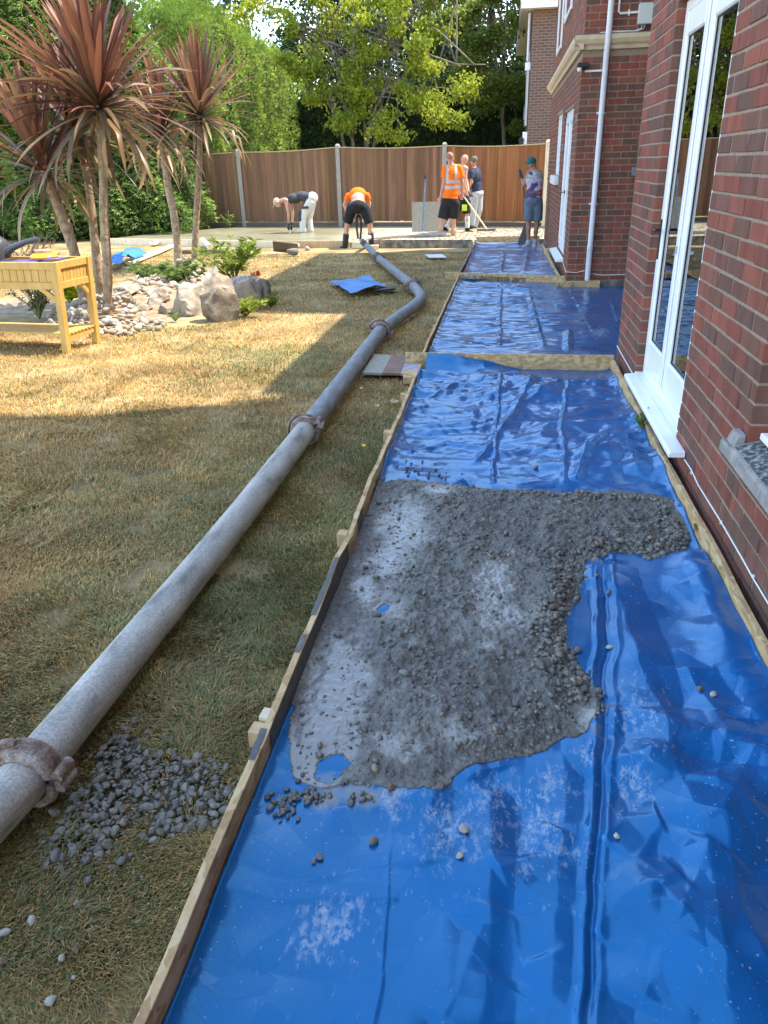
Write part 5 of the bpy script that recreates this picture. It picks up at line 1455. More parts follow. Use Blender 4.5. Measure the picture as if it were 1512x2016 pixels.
def onplanter(lx, ly, z):
    c_, s_ = math.cos(ang), math.sin(ang); x = lx+SH*z
    return np.array([B[0]+c_*x-s_*ly, B[1]+s_*x+c_*ly, B[2]+z])
M['purple'] = pmat('purple pad', [(.3, (.11, .06, .30)), (.7, (.16, .09, .40))], 8, rough=.5)
M['orange_plastic'] = pmat('orange yellow plastic', [(.3, (.80, .36, .012)), (.7, (.85, .42, .02))], 4, rough=.3)
M['dark_grey'] = pmat('dark grey plastic', [(.3, (.05, .052, .058)), (.7, (.075, .078, .085))], 6, rough=.35)
for k_, (lx, ly, w_, dz, lb) in enumerate(((-.42, .12, .34, 0, 'purple plastic pad lying in the planter, lower of two'), (-.22, .20, .28, .012, 'purple plastic pad lying in the planter beside the orange dish'))):
    mb = MB(); mb.box((-w_/2, -.09, 0), (w_/2, .09, .012)); o = mb.build('plastic_pad', M['purple'], None, loc=onplanter(lx, ly, HT-.012+dz), bevel=.003); o.rotation_euler = (0, 0, ang+.1*k_); tag(o, lb, 'pad')
mb = MB(); mb.box((-.28, -.05, 0), (.28, .05, .014)); o = mb.build('plastic_tray', M['black'], None, loc=onplanter(-.78, .10, HT-.01), bevel=.003); o.rotation_euler = (0, 0, ang); tag(o, 'flat black tray at the left end of the planter top', 'tray')
t = thing('orange_dish', 'upturned orange dish with a brown base on the planter', 'dish', onplanter(-.27, .22, HT+.012), ang)
mb = MB(); mb.lathe([(.115, 0), (.12, .012), (.11, .03), (.085, .042), (.07, .046), (.01, .047)], 24); mb.build('bowl', M['orange_plastic'], t, smooth_=True)
mb = MB(); mb.lathe([(.075, .047), (.075, .066), (.068, .072), (.01, .072)], 20); mb.build('base', pmat('terracotta brown', [(.3, (.42, .2, .12)), (.7, (.5, .28, .2))], 20, rough=.7), t, smooth_=True)
wc = thing('watering_can', 'dark grey plastic watering can with a long spout on the planter', 'watering can', onplanter(-.80, .24, HT+.0), ang)
mb = MB(); mb.lathe([(.10, 0), (.13, .01), (.13, .10), (.115, .16), (.07, .195), (.01, .20)], 20); mb.build('body', M['dark_grey'], wc, smooth_=True)
mb = MB(); mb.tube([(.10, 0, .04), (.20, 0, .10), (.36, 0, .15), (.50, .0, .175)], [.035, .03, .024, .02], 12); mb.build('spout', M['dark_grey'], wc, smooth_=True)
mb = MB(); mb.tube([(-.06, 0, .18), (-.02, 0, .27), (-.12, 0, .30), (-.2, 0, .22), (-.13, 0, .08)], .014, 8); mb.build('handle', M['dark_grey'], wc, smooth_=True)

# ================================================================ CORDYLINES (red leaved cabbage palms)
M['cord_bark'] = pmat('cork bark', [(.3, (.20, .14, .09)), (.5, (.33, .24, .155)), (.7, (.46, .36, .25))], 22, detail=8, rough=.95, bump=.012, bscale=34, stretch=(1, 1, .8))
def leaf_mat(name, cols, trans=.3, rough=.45):
    return pmat(name, cols, 3, detail=3, rough=rough, attr=True, trans=trans, spec=.35)
M['cord_leaf'] = leaf_mat('cordyline leaf', [(.3, (.85, .85, .85)), (.7, (1.15, 1.15, 1.15))], .28, .42)
def strap(L, droop, w, col, seed):
    """one strap leaf along +x rising, bending down by droop"""
    r_ = np.random.default_rng(seed); n = 9; V, Cc = [], []
    x = z = 0.0; a = 0.0
    yy = 0.0; tw = r_.normal(0, .25)
    kink = r_.random() < .22; kp = r_.uniform(.5, .8)
    for i in range(n):
        t = i/(n-1)
        ww = w*(.42+.95*t**.6)*(1-t)**.55*1.15 if t < 1 else 0
        ww = max(ww, .0015)
        up = np.array([-math.sin(a), 0, math.cos(a)])
        c0 = np.array([x, yy, z])
        for s in (-1, 0, 1):
            side = np.array([0, math.cos(tw*t), 0])+up*math.sin(tw*t)
            V.append(c0+side*ww*s+up*(.28*ww*abs(s)))
            edge = 1.0 if s == 0 else .9
            Cc.append(np.array(col)*edge*(.85+.3*t))
        a -= droop*(.5+t)*2/(n-1) + (r_.uniform(.5, .9) if kink and abs(t-kp) < .07 else 0)
        yy += r_.normal(0, .004)
        x += math.cos(a)*L/(n-1); z += math.sin(a)*L/(n-1)
    F = []
    for i in range(n-1):
        for k in range(2): F.append((i*3+k, i*3+k+1, (i+1)*3+k+1, (i+1)*3+k))
    return npmesh('leaf', np.array(V), np.array(F), M['cord_leaf'], col=np.array(Cc), smooth_=True)
RED = [(.205, .085, .050), (.155, .064, .043), (.245, .110, .062), (.13, .055, .040), (.265, .135, .075)]
TAN = [(.22, .145, .068), (.16, .11, .055), (.28, .20, .095), (.13, .09, .048)]
LV = {'up': [strap(1, .04+.02*i, .038, RED[i % 5], 200+i) for i in range(8)],
      'mid': [strap(1, .08+.05*i, .037, (RED+TAN)[(i*2) % 9], 220+i) for i in range(8)],
      'low': [strap(1, .14+.07*i, .034, TAN[i % 4], 240+i) for i in range(8)],
      'dead': [strap(1, .4+.1*i, .042, (.33, .23, .13), 260+i) for i in range(4)]}
def cordyline(trunk_px, head_px, L, n, label, r0, seed, base, tilt=(0, 0), rt=None, elev=(86, -27)):
    r_ = np.random.default_rng(seed)
    Yb = base[1]
    t = thing('cordyline', label, 'palm', base, group='red leaved cordylines in the stone bed')
    pts = [base+np.array([0, 0, -.08])]+[onY(u, v, Yb+.02*i) for i, (u, v) in enumerate(trunk_px)]
    H = onY(*head_px, Yb+.02*len(trunk_px)); pts.append(H)
    pts = spline(pts, 20)
    mb = MB(); rad = [(r0*(1.25 if i == 0 else 1.0)*(1-.18*i/19))*(1+.05*r_.normal()) for i in range(20)]
    mb.tube([p-base for p in pts], rad, 14); mb.build('trunk', M['cord_bark'], t, smooth_=True)
    # ring of old leaf bases under the head
    mb = MB(); ax = (H-pts[-4]); ax /= np.linalg.norm(ax); Mx = align(ax)
    for k in range(70):
        a = r_.random()*6.28; s_ = r_.uniform(-.42, .02); rr = r0*.85
        c = H-base+ax*s_+(Mx[:3, 0]*math.cos(a)+Mx[:3, 1]*math.sin(a))*rr
        o_ = (Mx[:3, 0]*math.cos(a)+Mx[:3, 1]*math.sin(a))*.035+ax*.04
        sd_ = np.cross(ax, o_); sd_ /= np.linalg.norm(sd_)
        mb.add([c-sd_*.018, c+sd_*.018, c+o_], [(0, 1, 2)])
    mb.build('leaf_scars', M['cord_bark'], t)
    hd = H-base
    for k in range(n):
        f = (k+.5)/n
        el = R(elev[0]+(elev[1]-elev[0])*f**1.3)+r_.normal(0, .16)
        az = k*2.39996+r_.normal(0, .2)
        kind = 'up' if el > R(38) else ('mid' if el > R(0) else ('low' if r_.random() < .8 else 'dead'))
        ms = LV[kind]; o = bpy.data.objects.new('leaf', ms[int(r_.integers(len(ms)))])
        l_ = L*r_.uniform(.78, 1.08)*(1.0 if el > .3 else .92)
        d = np.array([math.cos(az)*math.cos(el), math.sin(az)*math.cos(el), math.sin(el)])
        d = d + np.array([tilt[0], tilt[1], 0])*.3; d /= np.linalg.norm(d)
        x = Vector(d); zz = Vector((0, 0, 1)) if abs(d[2]) < .97 else Vector((math.cos(az+3.14), math.sin(az+3.14), .2))
        y = zz.cross(x).normalized(); zz = x.cross(y)
        m_ = Matrix((x*l_, y*l_**.5, zz*l_)).transposed().to_4x4()
        m_.translation = Vector(hd+ax*(-.10*f-.0))+x*(.02)
        link(o, t); o.matrix_local = m_
    return t
CB = {k: G(*v) for k, v in dict(A1=(208, 618), A2=(198, 598), A3=(172, 612), B=(352, 528), C=(381, 522)).items()}
cordyline([(212, 540), (205, 430), (203, 330)], (194, 200), 1.2, 165, 'tallest cordyline with a big red crown on the straight front trunk in the pebbles', .056, 1, CB['A1'])
cordyline([(190, 510), (182, 430), (172, 350)], (150, 255), 1.08, 105, 'cordyline on the slightly bent trunk just behind the tallest one', .055, 2, CB['A2'])
cordyline([(152, 520), (128, 440), (108, 390)], (84, 330), 1.08, 105, 'cordyline leaning left over the planter', .068, 3, CB['A3'], tilt=(-.3, 0))
cordyline([(345, 440), (330, 360)], (317, 262), 1.15, 88, 'cordyline leaning left on the thicker trunk of the far pair', .074, 4, CB['B'])
cordyline([(386, 440), (392, 330)], (394, 222), 1.28, 112, 'rightmost cordyline on the thin straight trunk of the far pair', .06, 5, CB['C'])

# ================================================================ ROCKS AND PEBBLES
M['rock'] = pmat('limestone boulder', [(.30, (.13, .105, .08)), (.44, (.24, .205, .16)), (.56, (.33, .29, .235)), (.72, (.44, .40, .34))], 5.5, detail=9, rough=.95, bump=.012, bscale=16, dist=.4)
M['rock2'] = pmat('brown boulder', [(.30, (.10, .078, .055)), (.48, (.19, .15, .11)), (.70, (.31, .26, .20))], 6.5, detail=9, rough=.95, bump=.014, bscale=16, dist=.4)
bmx = bmesh.new(); bmesh.ops.create_icosphere(bmx, subdivisions=4, radius=1)
I4V = np.array([v.co[:] for v in bmx.verts]); I4F = np.array([[v.index for v in f.verts] for f in bmx.faces]); bmx.free()
def boulder(u, v, wpx, hpx, dep_, seed, mat, label, rz=0, lean=0.0, name='boulder'):
    P = G(u, v); sc = FPX/((P-EYE) @ _fw)
    rx = wpx/sc/2; h = hpx/sc*.97
    rs = np.random.default_rng(seed); V = I4V.copy()
    V *= (1+.16*fbm(V[:, 0]*1.2+seed, V[:, 1]*1.2, seed, 2, V[:, 2]*1.2))[:, None]
    for k in range(11):
        a = rs.normal(size=3); a[2] = abs(a[2])*.8 if k < 8 else a[2]; a /= np.linalg.norm(a); c = rs.uniform(.42, .74)
        ex = np.clip(V @ a-c, 0, None); V -= np.outer(ex*.97, a)
    n_ = V/np.linalg.norm(V, axis=1)[:, None]
    V += n_*(.05*fbm(V[:, 0]*4+seed, V[:, 1]*4, seed+5, 4, V[:, 2]*4))[:, None]
    V /= np.abs(V).max(0)
    V *= np.array([rx, dep_, h*.62]); V[:, 2] += h*.38; V[:, 0] += lean*V[:, 2]
    me = npmesh(name, V, I4F, mat, smooth_=True); me.set_sharp_from_angle(angle=R(22))
    o = bpy.data.objects.new(name, me); o.location = (P[0], P[1]+dep_*.7, P[2]); o.rotation_euler = (0, 0, rz)
    return tag(link(o), label, 'boulder')
boulder(432, 632, 86, 98, .22, 3, M['rock2'], 'biggest brown boulder at the front of the rockery', lean=.05)
boulder(482, 608, 64, 72, .24, 17, M['rock'], 'pale boulder wedged behind the right side of the biggest boulder')
boulder(411, 590, 38, 72, .2, 9, M['rock'], 'narrow upright grey boulder standing behind the biggest one')
boulder(368, 620, 68, 62, .24, 12, M['rock'], 'blocky cream boulder with a grey facet left of the biggest one')
boulder(308, 600, 58, 38, .22, 23, M['rock'], 'low angular pale rock left of the cream boulder')
boulder(324, 618, 42, 22, .16, 29, M['rock2'], 'flat brown rock tucked below the cream boulder')
boulder(272, 612, 48, 16, .14, 31, M['rock2'], 'thin flat slab of rock beside the pebbles')
boulder(240, 588, 48, 36, .26, 37, M['rock'], 'rounded pale boulder behind the front palm trunk')
boulder(232, 600, 46, 28, .2, 41, M['rock'], 'smooth low boulder just right of the front palm trunk')
stp = G(504, 598); lg = thing('log_stump', 'weathered grey log lying at the right end of the rockery', 'log', stp)
mb = MB(); mb.tube([(-.32, .22, .14), (-.1, .1, .16), (.10, -.02, .15)], [.16, .17, .155], 16); mb.build('log_body', pmat('weathered striped bark', [(.38, (.14, .11, .085)), (.5, (.30, .265, .23)), (.62, (.42, .385, .34))], 14, rough=.9, bump=.01, stretch=(2.4, .4, .4)), lg, smooth_=True)
pot = thing('terracotta_pot', 'terracotta pot lying on its side behind the flowering bush', 'pot', G(508, 552)); 
mb = MB(); mb.lathe([(.04, 0), (.055, .09), (.062, .095), (.062, .118), (.05, .118), (.035, .015)], 18, M=at(align((.9, -.35, .12)), (-.1, .05, .08))); mb.build('pot_body', pmat('terracotta', [(.3, (.40, .15, .07)), (.7, (.5, .22, .11))], 14, rough=.8), pot, smooth_=True)
# pebbles round the trunks
M['pebble'] = pmat('white garden pebble', [(.3, (.82, .80, .76)), (.7, (1.12, 1.1, 1.08))], 20, rough=.8, attr=True, bump=.001, bscale=80)
pv = [npmesh('pebble', stone_shape(60+s, True, .24, .70), ICO2_F, M['pebble'], col=np.array(c), smooth_=True) for s, c in enumerate(((.35, .30, .235), (.41, .365, .30), (.27, .23, .18), (.45, .41, .355), (.25, .21, .165), (.36, .29, .22), (.31, .28, .24)))]
def pebbles(pts, n, ztop, ctr, rmax, smin, smax, label, group, seed):
    r_ = np.random.default_rng(seed); pg_ = np.array([G(*c)[:2] for c in pts]); c0 = G(*ctr)[:2]; k = 0; tries = 0; placed = []
    while k < n and tries < 60000:
        tries += 1
        x, y = r_.uniform(pg_[:, 0].min(), pg_[:, 0].max()), r_.uniform(pg_[:, 1].min(), pg_[:, 1].max())
        if not in_poly(np.array([x]), np.array([y]), pg_)[0]: continue
        s = r_.uniform(smin, smax)
        if placed and (np.hypot(np.array(placed)[:, 0]-x, np.array(placed)[:, 1]-y) < s*1.15).any(): continue
        placed.append((x, y)); dd = math.hypot(x-c0[0], y-c0[1])
        z = float(gz(y))+ztop*max(0, 1-dd/rmax)
        o = bpy.data.objects.new('pebble', pv[int(r_.integers(7))]); o.location = (x, y, z+s*.35); o.scale = (s, s*r_.uniform(.75, 1.1), s)
        o.rotation_euler = (r_.normal(0, .3), r_.normal(0, .3), r_.random()*6.28)
        tag(link(o), label, 'pebble', group); k += 1
    return k
pts1 = [(90, 640), (110, 618), (150, 596), (200, 575), (250, 590), (275, 618), (320, 632), (328, 648), (280, 656), (235, 668), (205, 664), (150, 655), (110, 652)]
pebbles(pts1, 210, .17, (205, 615), .8, .032, .062, 'cream pebble in the mound round the front palm trunks', 'cream pebbles heaped round the front palms', 1)
pts2 = [(255, 575), (268, 548), (330, 540), (350, 520), (385, 520), (400, 545), (390, 575), (330, 580), (300, 590)]
pebbles(pts2, 85, .16, (365, 532), .9, .05, .09, 'cream pebble in the mound under the far pair of palms', 'cream pebbles heaped round the far palms', 2)
# bare earth of the bed
be = [G(*c) for c in [(-120, 640), (20, 560), (150, 560), (260, 540), (340, 515), (420, 515), (520, 570), (540, 605), (470, 640), (330, 655), (200, 672), (40, 668)]]
ctr = sum(be)/len(be); mb = MB()
bd_ = []
for i in range(len(be)):
    for f in np.linspace(0, 1, 14)[:-1]:
        p = be[i]*(1-f)+be[(i+1) % len(be)]*f; p = p+np.array([.10*vnoise(np.array([p[0]*3]), np.array([p[1]*3]), 7)[0], .16*vnoise(np.array([p[0]*3.3]), np.array([p[1]*3]), 8)[0], .004]); bd_.append(tuple(p))
bd_ = [(p[0], p[1], p[2]-.035) for p in bd_]
mb.add([tuple(ctr+np.array([0, 0, .025]))]+bd_, [(0, i+1, (i+1) % len(bd_)+1) for i in range(len(bd_))])
tag(mb.build('bed_soil', pmat('dry bed earth', [(.3, (.16, .11, .065)), (.5, (.27, .195, .12)), (.7, (.38, .29, .19))], 9, detail=10, rough=.95, bump=.02, bscale=22)), 'dry earth of the planting bed', kind='structure')
# ================================================================ PEOPLE
M['skin'] = pmat('skin', [(.3, (.46, .24, .16)), (.7, (.54, .30, .21))], 12, rough=.5, spec=.35)
M['skin_tan'] = pmat('tanned skin', [(.3, (.27, .135, .085)), (.7, (.34, .175, .115))], 12, rough=.5, spec=.35)
M['hair_g'] = pmat('greying hair', [(.35, (.05, .04, .032)), (.65, (.20, .17, .14))], 60, rough=.8)
M['hair_s'] = pmat('cropped sandy hair', [(.35, (.24, .11, .065)), (.65, (.34, .17, .10))], 50, rough=.7)
def cloth(name, c, var=.24, rough=.85, sc=10, **k):
    c = np.array(c); return pmat(name, [(.3, tuple(c*(1-var))), (.7, tuple(c*(1+var)))], sc, rough=rough, spec=.2, bump=.006, bscale=16, **k)
DG = bpy.context.evaluated_depsgraph_get
def ell(mb, c, r, Mx=None, n=14):
    prof = []
    V, F = [], []
    m_ = 9
    for i in range(m_+1):
        ph = -math.pi/2+math.pi*i/m_
        for k in range(n):
            a = 2*math.pi*k/n; V.append((math.cos(ph)*math.cos(a), math.cos(ph)*math.sin(a), math.sin(ph)))
    for i in range(m_):
        for k in range(n): F.append((i*n+k, i*n+(k+1) % n, (i+1)*n+(k+1) % n, (i+1)*n+k))
    F.append(tuple(range(n-1, -1, -1))); F.append(tuple(m_*n+k for k in range(n)))
    V = np.array(V)*np.array(r)
    if Mx is not None: V = V @ np.array(Mx)[:3, :3].T
    mb.add(V+np.asarray(c), F)
def cap(mb, a, b, ra, rb):
    a, b = np.asarray(a, float), np.asarray(b, float); d = b-a; l = np.linalg.norm(d)
    if l < 1e-5: return ell(mb, a, (ra, ra, ra))
    d /= l; pts, rad = [], []
    for i in range(5):
        t = math.pi/2*i/4; pts.append(a-d*ra*math.cos(t)); rad.append(max(ra*math.sin(t), .001))
    for i in range(5):
        t = math.pi/2*i/4; pts.append(b+d*rb*math.sin(t)); rad.append(max(rb*math.cos(t), .001))
    mb.tube(pts, rad, 12)
def fuse(mb, name, mat, parent, voxel=.013, sm=5, colf=None, label=None):
    me = bpy.data.meshes.new(name); V = np.concatenate(mb.V); me.from_pydata([tuple(v) for v in V], [], mb.F)
    bm = bmesh.new(); bm.from_mesh(me); bmesh.ops.recalc_face_normals(bm, faces=bm.faces); bm.to_mesh(me); bm.free()
    o = bpy.data.objects.new(name, me); C.objects.link(o)
    r_ = o.modifiers.new('r', 'REMESH'); r_.mode = 'VOXEL'; r_.voxel_size = voxel
    s_ = o.modifiers.new('s', 'SMOOTH'); s_.iterations = sm; s_.factor = .5
    m2 = bpy.data.meshes.new_from_object(o.evaluated_get(DG())); m2.name = name
    bpy.data.objects.remove(o); bpy.data.meshes.remove(me)
    for p in m2.polygons: p.use_smooth = True
    n = len(m2.vertices); co = np.empty(n*3); m2.vertices.foreach_get('co', co); co = co.reshape(-1, 3)
    col = np.ones((n, 4), np.float32)
    if colf is not None: col[:, :3] = colf(co)
    a = m2.attributes.new('col', 'FLOAT_COLOR', 'POINT'); a.data.foreach_set('color', col.ravel())
    m2.materials.clear(); m2.materials.append(mat)
    o = bpy.data.objects.new(name, m2)
    if label: o['label'] = label
    return link(o, parent)

def person(label, Yb, px, face, s, skin, wear, hands=True, foot=None):
    """px: joint name -> (u, v, depth offset). face: direction the head looks. wear: list of garment builders"""
    J = {k: onY(a[0], a[1], Yb+(a[2] if len(a) > 2 else 0)) for k, a in px.items()}
    base = np.array([(J['ankL'][0]+J['ankR'][0])/2, Yb, min(J['ankL'][2], J['ankR'][2])-.08*s])
    for k in J: J[k] = J[k]-base
    t = thing('person', label, 'person', base)
    up_t = J['neck']-J['pelvis']; up_t /= np.linalg.norm(up_t)
    sh = J['shR']-J['shL']; sh = sh-up_t*(sh @ up_t); sh /= np.linalg.norm(sh)
    T = np.eye(4); T[:3, 0] = sh; T[:3, 2] = up_t; T[:3, 1] = np.cross(up_t, sh)
    J['_T'] = T; J['_s'] = s
    f = np.asarray(face, float); f /= np.linalg.norm(f)
    H = np.eye(4); z_ = (J['head']-J['neck']); z_ = z_-f*(z_ @ f); z_ /= np.linalg.norm(z_)
    H[:3, 1] = f; H[:3, 2] = z_; H[:3, 0] = np.cross(f, z_); J['_H'] = H
    b = MB()
    torso(b, J, 0)
    cap(b, J['neck'], J['head'], .056*s, .055*s)
    hp = lambda x, y, z: J['head']+(H[:3, 0]*x+H[:3, 1]*y+H[:3, 2]*z)*s
    ell(b, hp(0, 0, .015), (.076*s, .094*s, .105*s), H); ell(b, hp(0, .03, -.06), (.052*s, .058*s, .06*s), H)
    cap(b, hp(0, .088, .015), hp(0, .108, -.022), .011*s, .016*s)
    for q in (-1, 1):
        ell(b, hp(q*.076, -.005, -.005), (.012*s, .022*s, .032*s), H)
        ell(b, hp(q*.032, .082, .030), (.022*s, .014*s, .010*s), H)
    ell(b, hp(0, .088, -.062), (.026*s, .012*s, .010*s), H)
    for S_ in 'LR':
        cap(b, J['neck']-up_t*.04*s, J['sh'+S_], .06*s, .062*s)
        cap(b, J['sh'+S_], J['el'+S_], .054*s, .042*s); cap(b, J['el'+S_], J['wr'+S_], .043*s, .030*s)
        cap(b, J['hip'+S_], J['kn'+S_], .088*s, .060*s); cap(b, J['kn'+S_], J['ank'+S_], .058*s, .038*s)
        m_ = J['kn'+S_]*.65+J['ank'+S_]*.35+np.array([0, -.015, 0])*s; ell(b, m_, (.05*s, .052*s, .10*s))
        toe = J['toe'+S_]; cap(b, J['ank'+S_]+np.array([0, 0, -.045])*s, toe, .036*s, .03*s)
        # hand: palm, four fingers of unequal length, thumb
        w_ = J['wr'+S_]; hd = J['ha'+S_]-w_; hd /= np.linalg.norm(hd)
        sd = np.cross(hd, (0, 0, 1) if abs(hd[2]) < .9 else (0, 1, 0)); sd /= np.linalg.norm(sd); nn = np.cross(sd, hd)
        Mx = np.eye(4); Mx[:3, 0], Mx[:3, 1], Mx[:3, 2] = sd, nn, hd
        ell(b, w_+hd*.055*s, (.042*s, .019*s, .052*s), Mx)
        for i, ln in enumerate((.062, .072, .068, .052)):
            o_ = w_+hd*.09*s+sd*(-.030+.020*i)*s
            k1 = o_+hd*ln*.5*s+nn*.010*s; k2 = k1+hd*ln*.35*s+nn*.028*s
            cap(b, o_, k1, .0095*s, .009*s); cap(b, k1, k2, .009*s, .008*s)
        o_ = w_+hd*.03*s-sd*.034*s; k1 = o_+hd*.032*s-sd*.024*s; cap(b, o_, k1, .012*s, .011*s); cap(b, k1, k1+hd*.03*s+nn*.012*s, .010*s, .009*s)
    body = fuse(b, 'body', skin, t, .0115*s, 3)
    for q in (-1, 1):
        e = MB(); ell(e, hp(q*.032, .0865, .014), (.010*s, .007*s, .006*s), H, 8); e.build('eye', M['black'], t)
    J['_hp'] = hp
    for gfn in wear: gfn(t, J)
    return t, J
def torso(b, J, e, lo=True):
    s, T = J['_s'], J['_T']
    if lo: ell(b, J['pelvis'], (.168*s+e, .118*s+e, .125*s+e), T)
    ell(b, J['spine'], (.150*s+e, .108*s+e, .175*s+e), T)
    ell(b, J['chest'], (.172*s+e, .118*s+e, .185*s+e), T)
    ell(b, (J['pelvis']+J['spine'])/2, (.154*s+e, .110*s+e, .14*s+e), T)
def shirt(mat, sleeve=.5, e=.020, name='shirt', colf=None, hem=.0, tank=False, crop=False):
    def fn(t, J):
        s = J['_s']; b = MB()
        if crop: ell(b, J['chest'], (.172*s+e, .118*s+e, .165*s+e), J['_T'])
        else: torso(b, J, e, lo=False)
        if not crop: ell(b, J['pelvis']*(.75-hem)+J['spine']*(.25+hem), (.158*s+e, .116*s+e, .09*s+e), J['_T'])
        for S_ in 'LR':
            a_, c_ = J['sh'+S_], J['el'+S_]
            cap(b, J['neck']*.75+J['chest']*.25, a_ if not tank else a_*.62+J['neck']*.38, .058*s+e*.4, .062*s+e*.5 if not tank else .05*s)
            if sleeve > 0: cap(b, a_, a_+(c_-a_)*.15, .060*s+e, .060*s+e); b.tube([a_, a_+(c_-a_)*(sleeve+.12)], [.060*s+e, .056*s+e*1.1], 12)
        fuse(b, name, mat, t, .013*s, 3, colf(J) if colf else None)
    return fn
def legs(mat, length, e=.02, name='trousers', flare=1.0, colf=None):
    """length: 1 = to the knee, 2 = to the ankle"""
    def fn(t, J):
        s = J['_s']; b = MB(); ell(b, J['pelvis']-J['_T'][:3, 2]*.02*s, (.172*s+e, .124*s+e, .115*s+e), J['_T'])
        for S_ in 'LR':
            h_, k_, a_ = J['hip'+S_], J['kn'+S_], J['ank'+S_]
            if length > 1: cap(b, h_, k_, .094*s+e, .066*s*flare+e)
            else:
                cap(b, h_, h_+(k_-h_)*.35, .094*s+e, .090*s+e); b.tube([h_+(k_-h_)*.2, h_+(k_-h_)*(length+.1)], [.092*s+e, .078*s*flare+e], 14)
            if length > 1: cap(b, k_, k_+(a_-k_)*(length-1), .066*s+e, .05*s*flare+e)
        fuse(b, name, mat, t, .013*s, 3, colf(J) if colf else None)
    return fn
def boots(mat, top=.5, e=.014, name='boot'):
    def fn(t, J):
        s = J['_s']
        for S_ in 'LR':
            b = MB(); k_, a_, to = J['kn'+S_], J['ank'+S_], J['toe'+S_]
            cap(b, a_, a_+(k_-a_)*top, .048*s+e, (.050+.014*top)*s+e); cap(b, a_+np.array([0, 0, -.04])*s, to+np.array([0, 0, .0]), .040*s+e, .036*s+e)
            fuse(b, name, mat, t, .011*s, 2)
    return fn
def gloves(mat, which='LR'):
    def fn(t, J):
        s = J['_s']
        for S_ in which:
            b = MB(); w_, h_ = J['wr'+S_], J['ha'+S_]; hd = (h_-w_)/np.linalg.norm(h_-w_)
            cap(b, w_-hd*.03*s, w_+hd*.02*s, .038*s, .036*s); ell(b, w_+hd*.065*s, (.05*s, .03*s, .062*s), align(hd)); cap(b, w_+hd*.09*s, w_+hd*.13*s, .036*s, .03*s)
            fuse(b, 'glove', mat, t, .009*s, 2)
    return fn
def cap_hat(mat, bill=True):
    def fn(t, J):
        s, H, hp = J['_s'], J['_H'], J['_hp']; b = MB()
        ell(b, hp(0, -.004, .045), (.087*s, .104*s, .092*s), H)
        if bill: ell(b, hp(0, .125, .045), (.066*s, .062*s, .010*s), H)
        fuse(b, 'cap', mat, t, .009*s, 2)
    return fn
def hair(mat, thin=.006):
    def fn(t, J):
        s, H, hp = J['_s'], J['_H'], J['_hp']; b = MB()
        ell(b, hp(0, -.016, .038), (.080*s+thin, .094*s+thin, .094*s+thin), H)
        fuse(b, 'hair', mat, t, .009*s, 2)
    return fn
def z2f(a, f=6.3, x0=520, y0=340): return lambda u, v, d=0: (x0+u/f, y0+v/f, d)
A = z2f(0); Bz = z2f(0, 5.04, 800, 280)

# 1 - bending to the left over the wet slab
M['tank_grey'] = cloth('charcoal vest', (.055, .057, .062)); M['white_tr'] = cloth('off white work trousers', (.60, .58, .53), .1)
M['tanboot'] = cloth('tan boots', (.30, .20, .12)); M['glove'] = cloth('dark gloves', (.06, .06, .062)); M['beige'] = cloth('beige cap', (.46, .40, .29))
p1, J1 = person('man bending to the left in a charcoal vest, white trousers and beige cap', 20.0, dict(
    head=A(168, 372), neck=A(236, 338), shL=A(272, 345, -.17), shR=A(320, 345, .17), elL=A(305, 510, -.17), elR=A(355, 500, .12), wrL=A(303, 640, -.10), wrR=A(345, 640, .06), haL=A(303, 715, -.08), haR=A(335, 705, .04),
    chest=A(372, 318), spine=A(470, 290), pelvis=A(590, 312), hipL=A(575, 365, -.09), hipR=A(590, 365, .09), knL=A(480, 545, -.1), knR=A(555, 560, .1), ankL=A(478, 745, -.1), ankR=A(582, 745, .1), toeL=A(438, 775, -.14), toeR=A(540, 775, .08)),
    (-.55, -.12, -.8), .95, M['skin'], [shirt(M['tank_grey'], 0, .018, 'vest', tank=True), legs(M['white_tr'], 1.84, .026, flare=1.15), boots(M['tanboot'], .12), gloves(M['glove']), cap_hat(M['beige'])])
kp = MB(); kk = J1['knL']; cap(kp, kk+np.array([-.05, -.05, .08]), kk+np.array([-.06, -.05, -.06]), .06, .055); fuse(kp, 'knee_patch', M['glove'], p1, .013, 2)
pc = MB(); q = (J1['hipL']+J1['knL'])/2; pc.box(q+np.array([-.10, -.135, .02]), q+np.array([.08, -.115, .08])); pc.build('pocket_flap', M['glove'], p1)
a_, b_ = onY(551, 474, 19.85), onY(584, 449, 19.95)
mb = MB(); d_ = (b_-a_); l_ = np.linalg.norm(d_); mb.box((-.02, -.05, 0), (.02, .05, l_)); o = mb.build('screed_board', M['timber_pale'], None, bevel=.003); o.matrix_world = Matrix(at(align(d_, (0, 1, 0)), a_)); tag(o, 'short pale screed board held by the man in the beige cap', 'board')

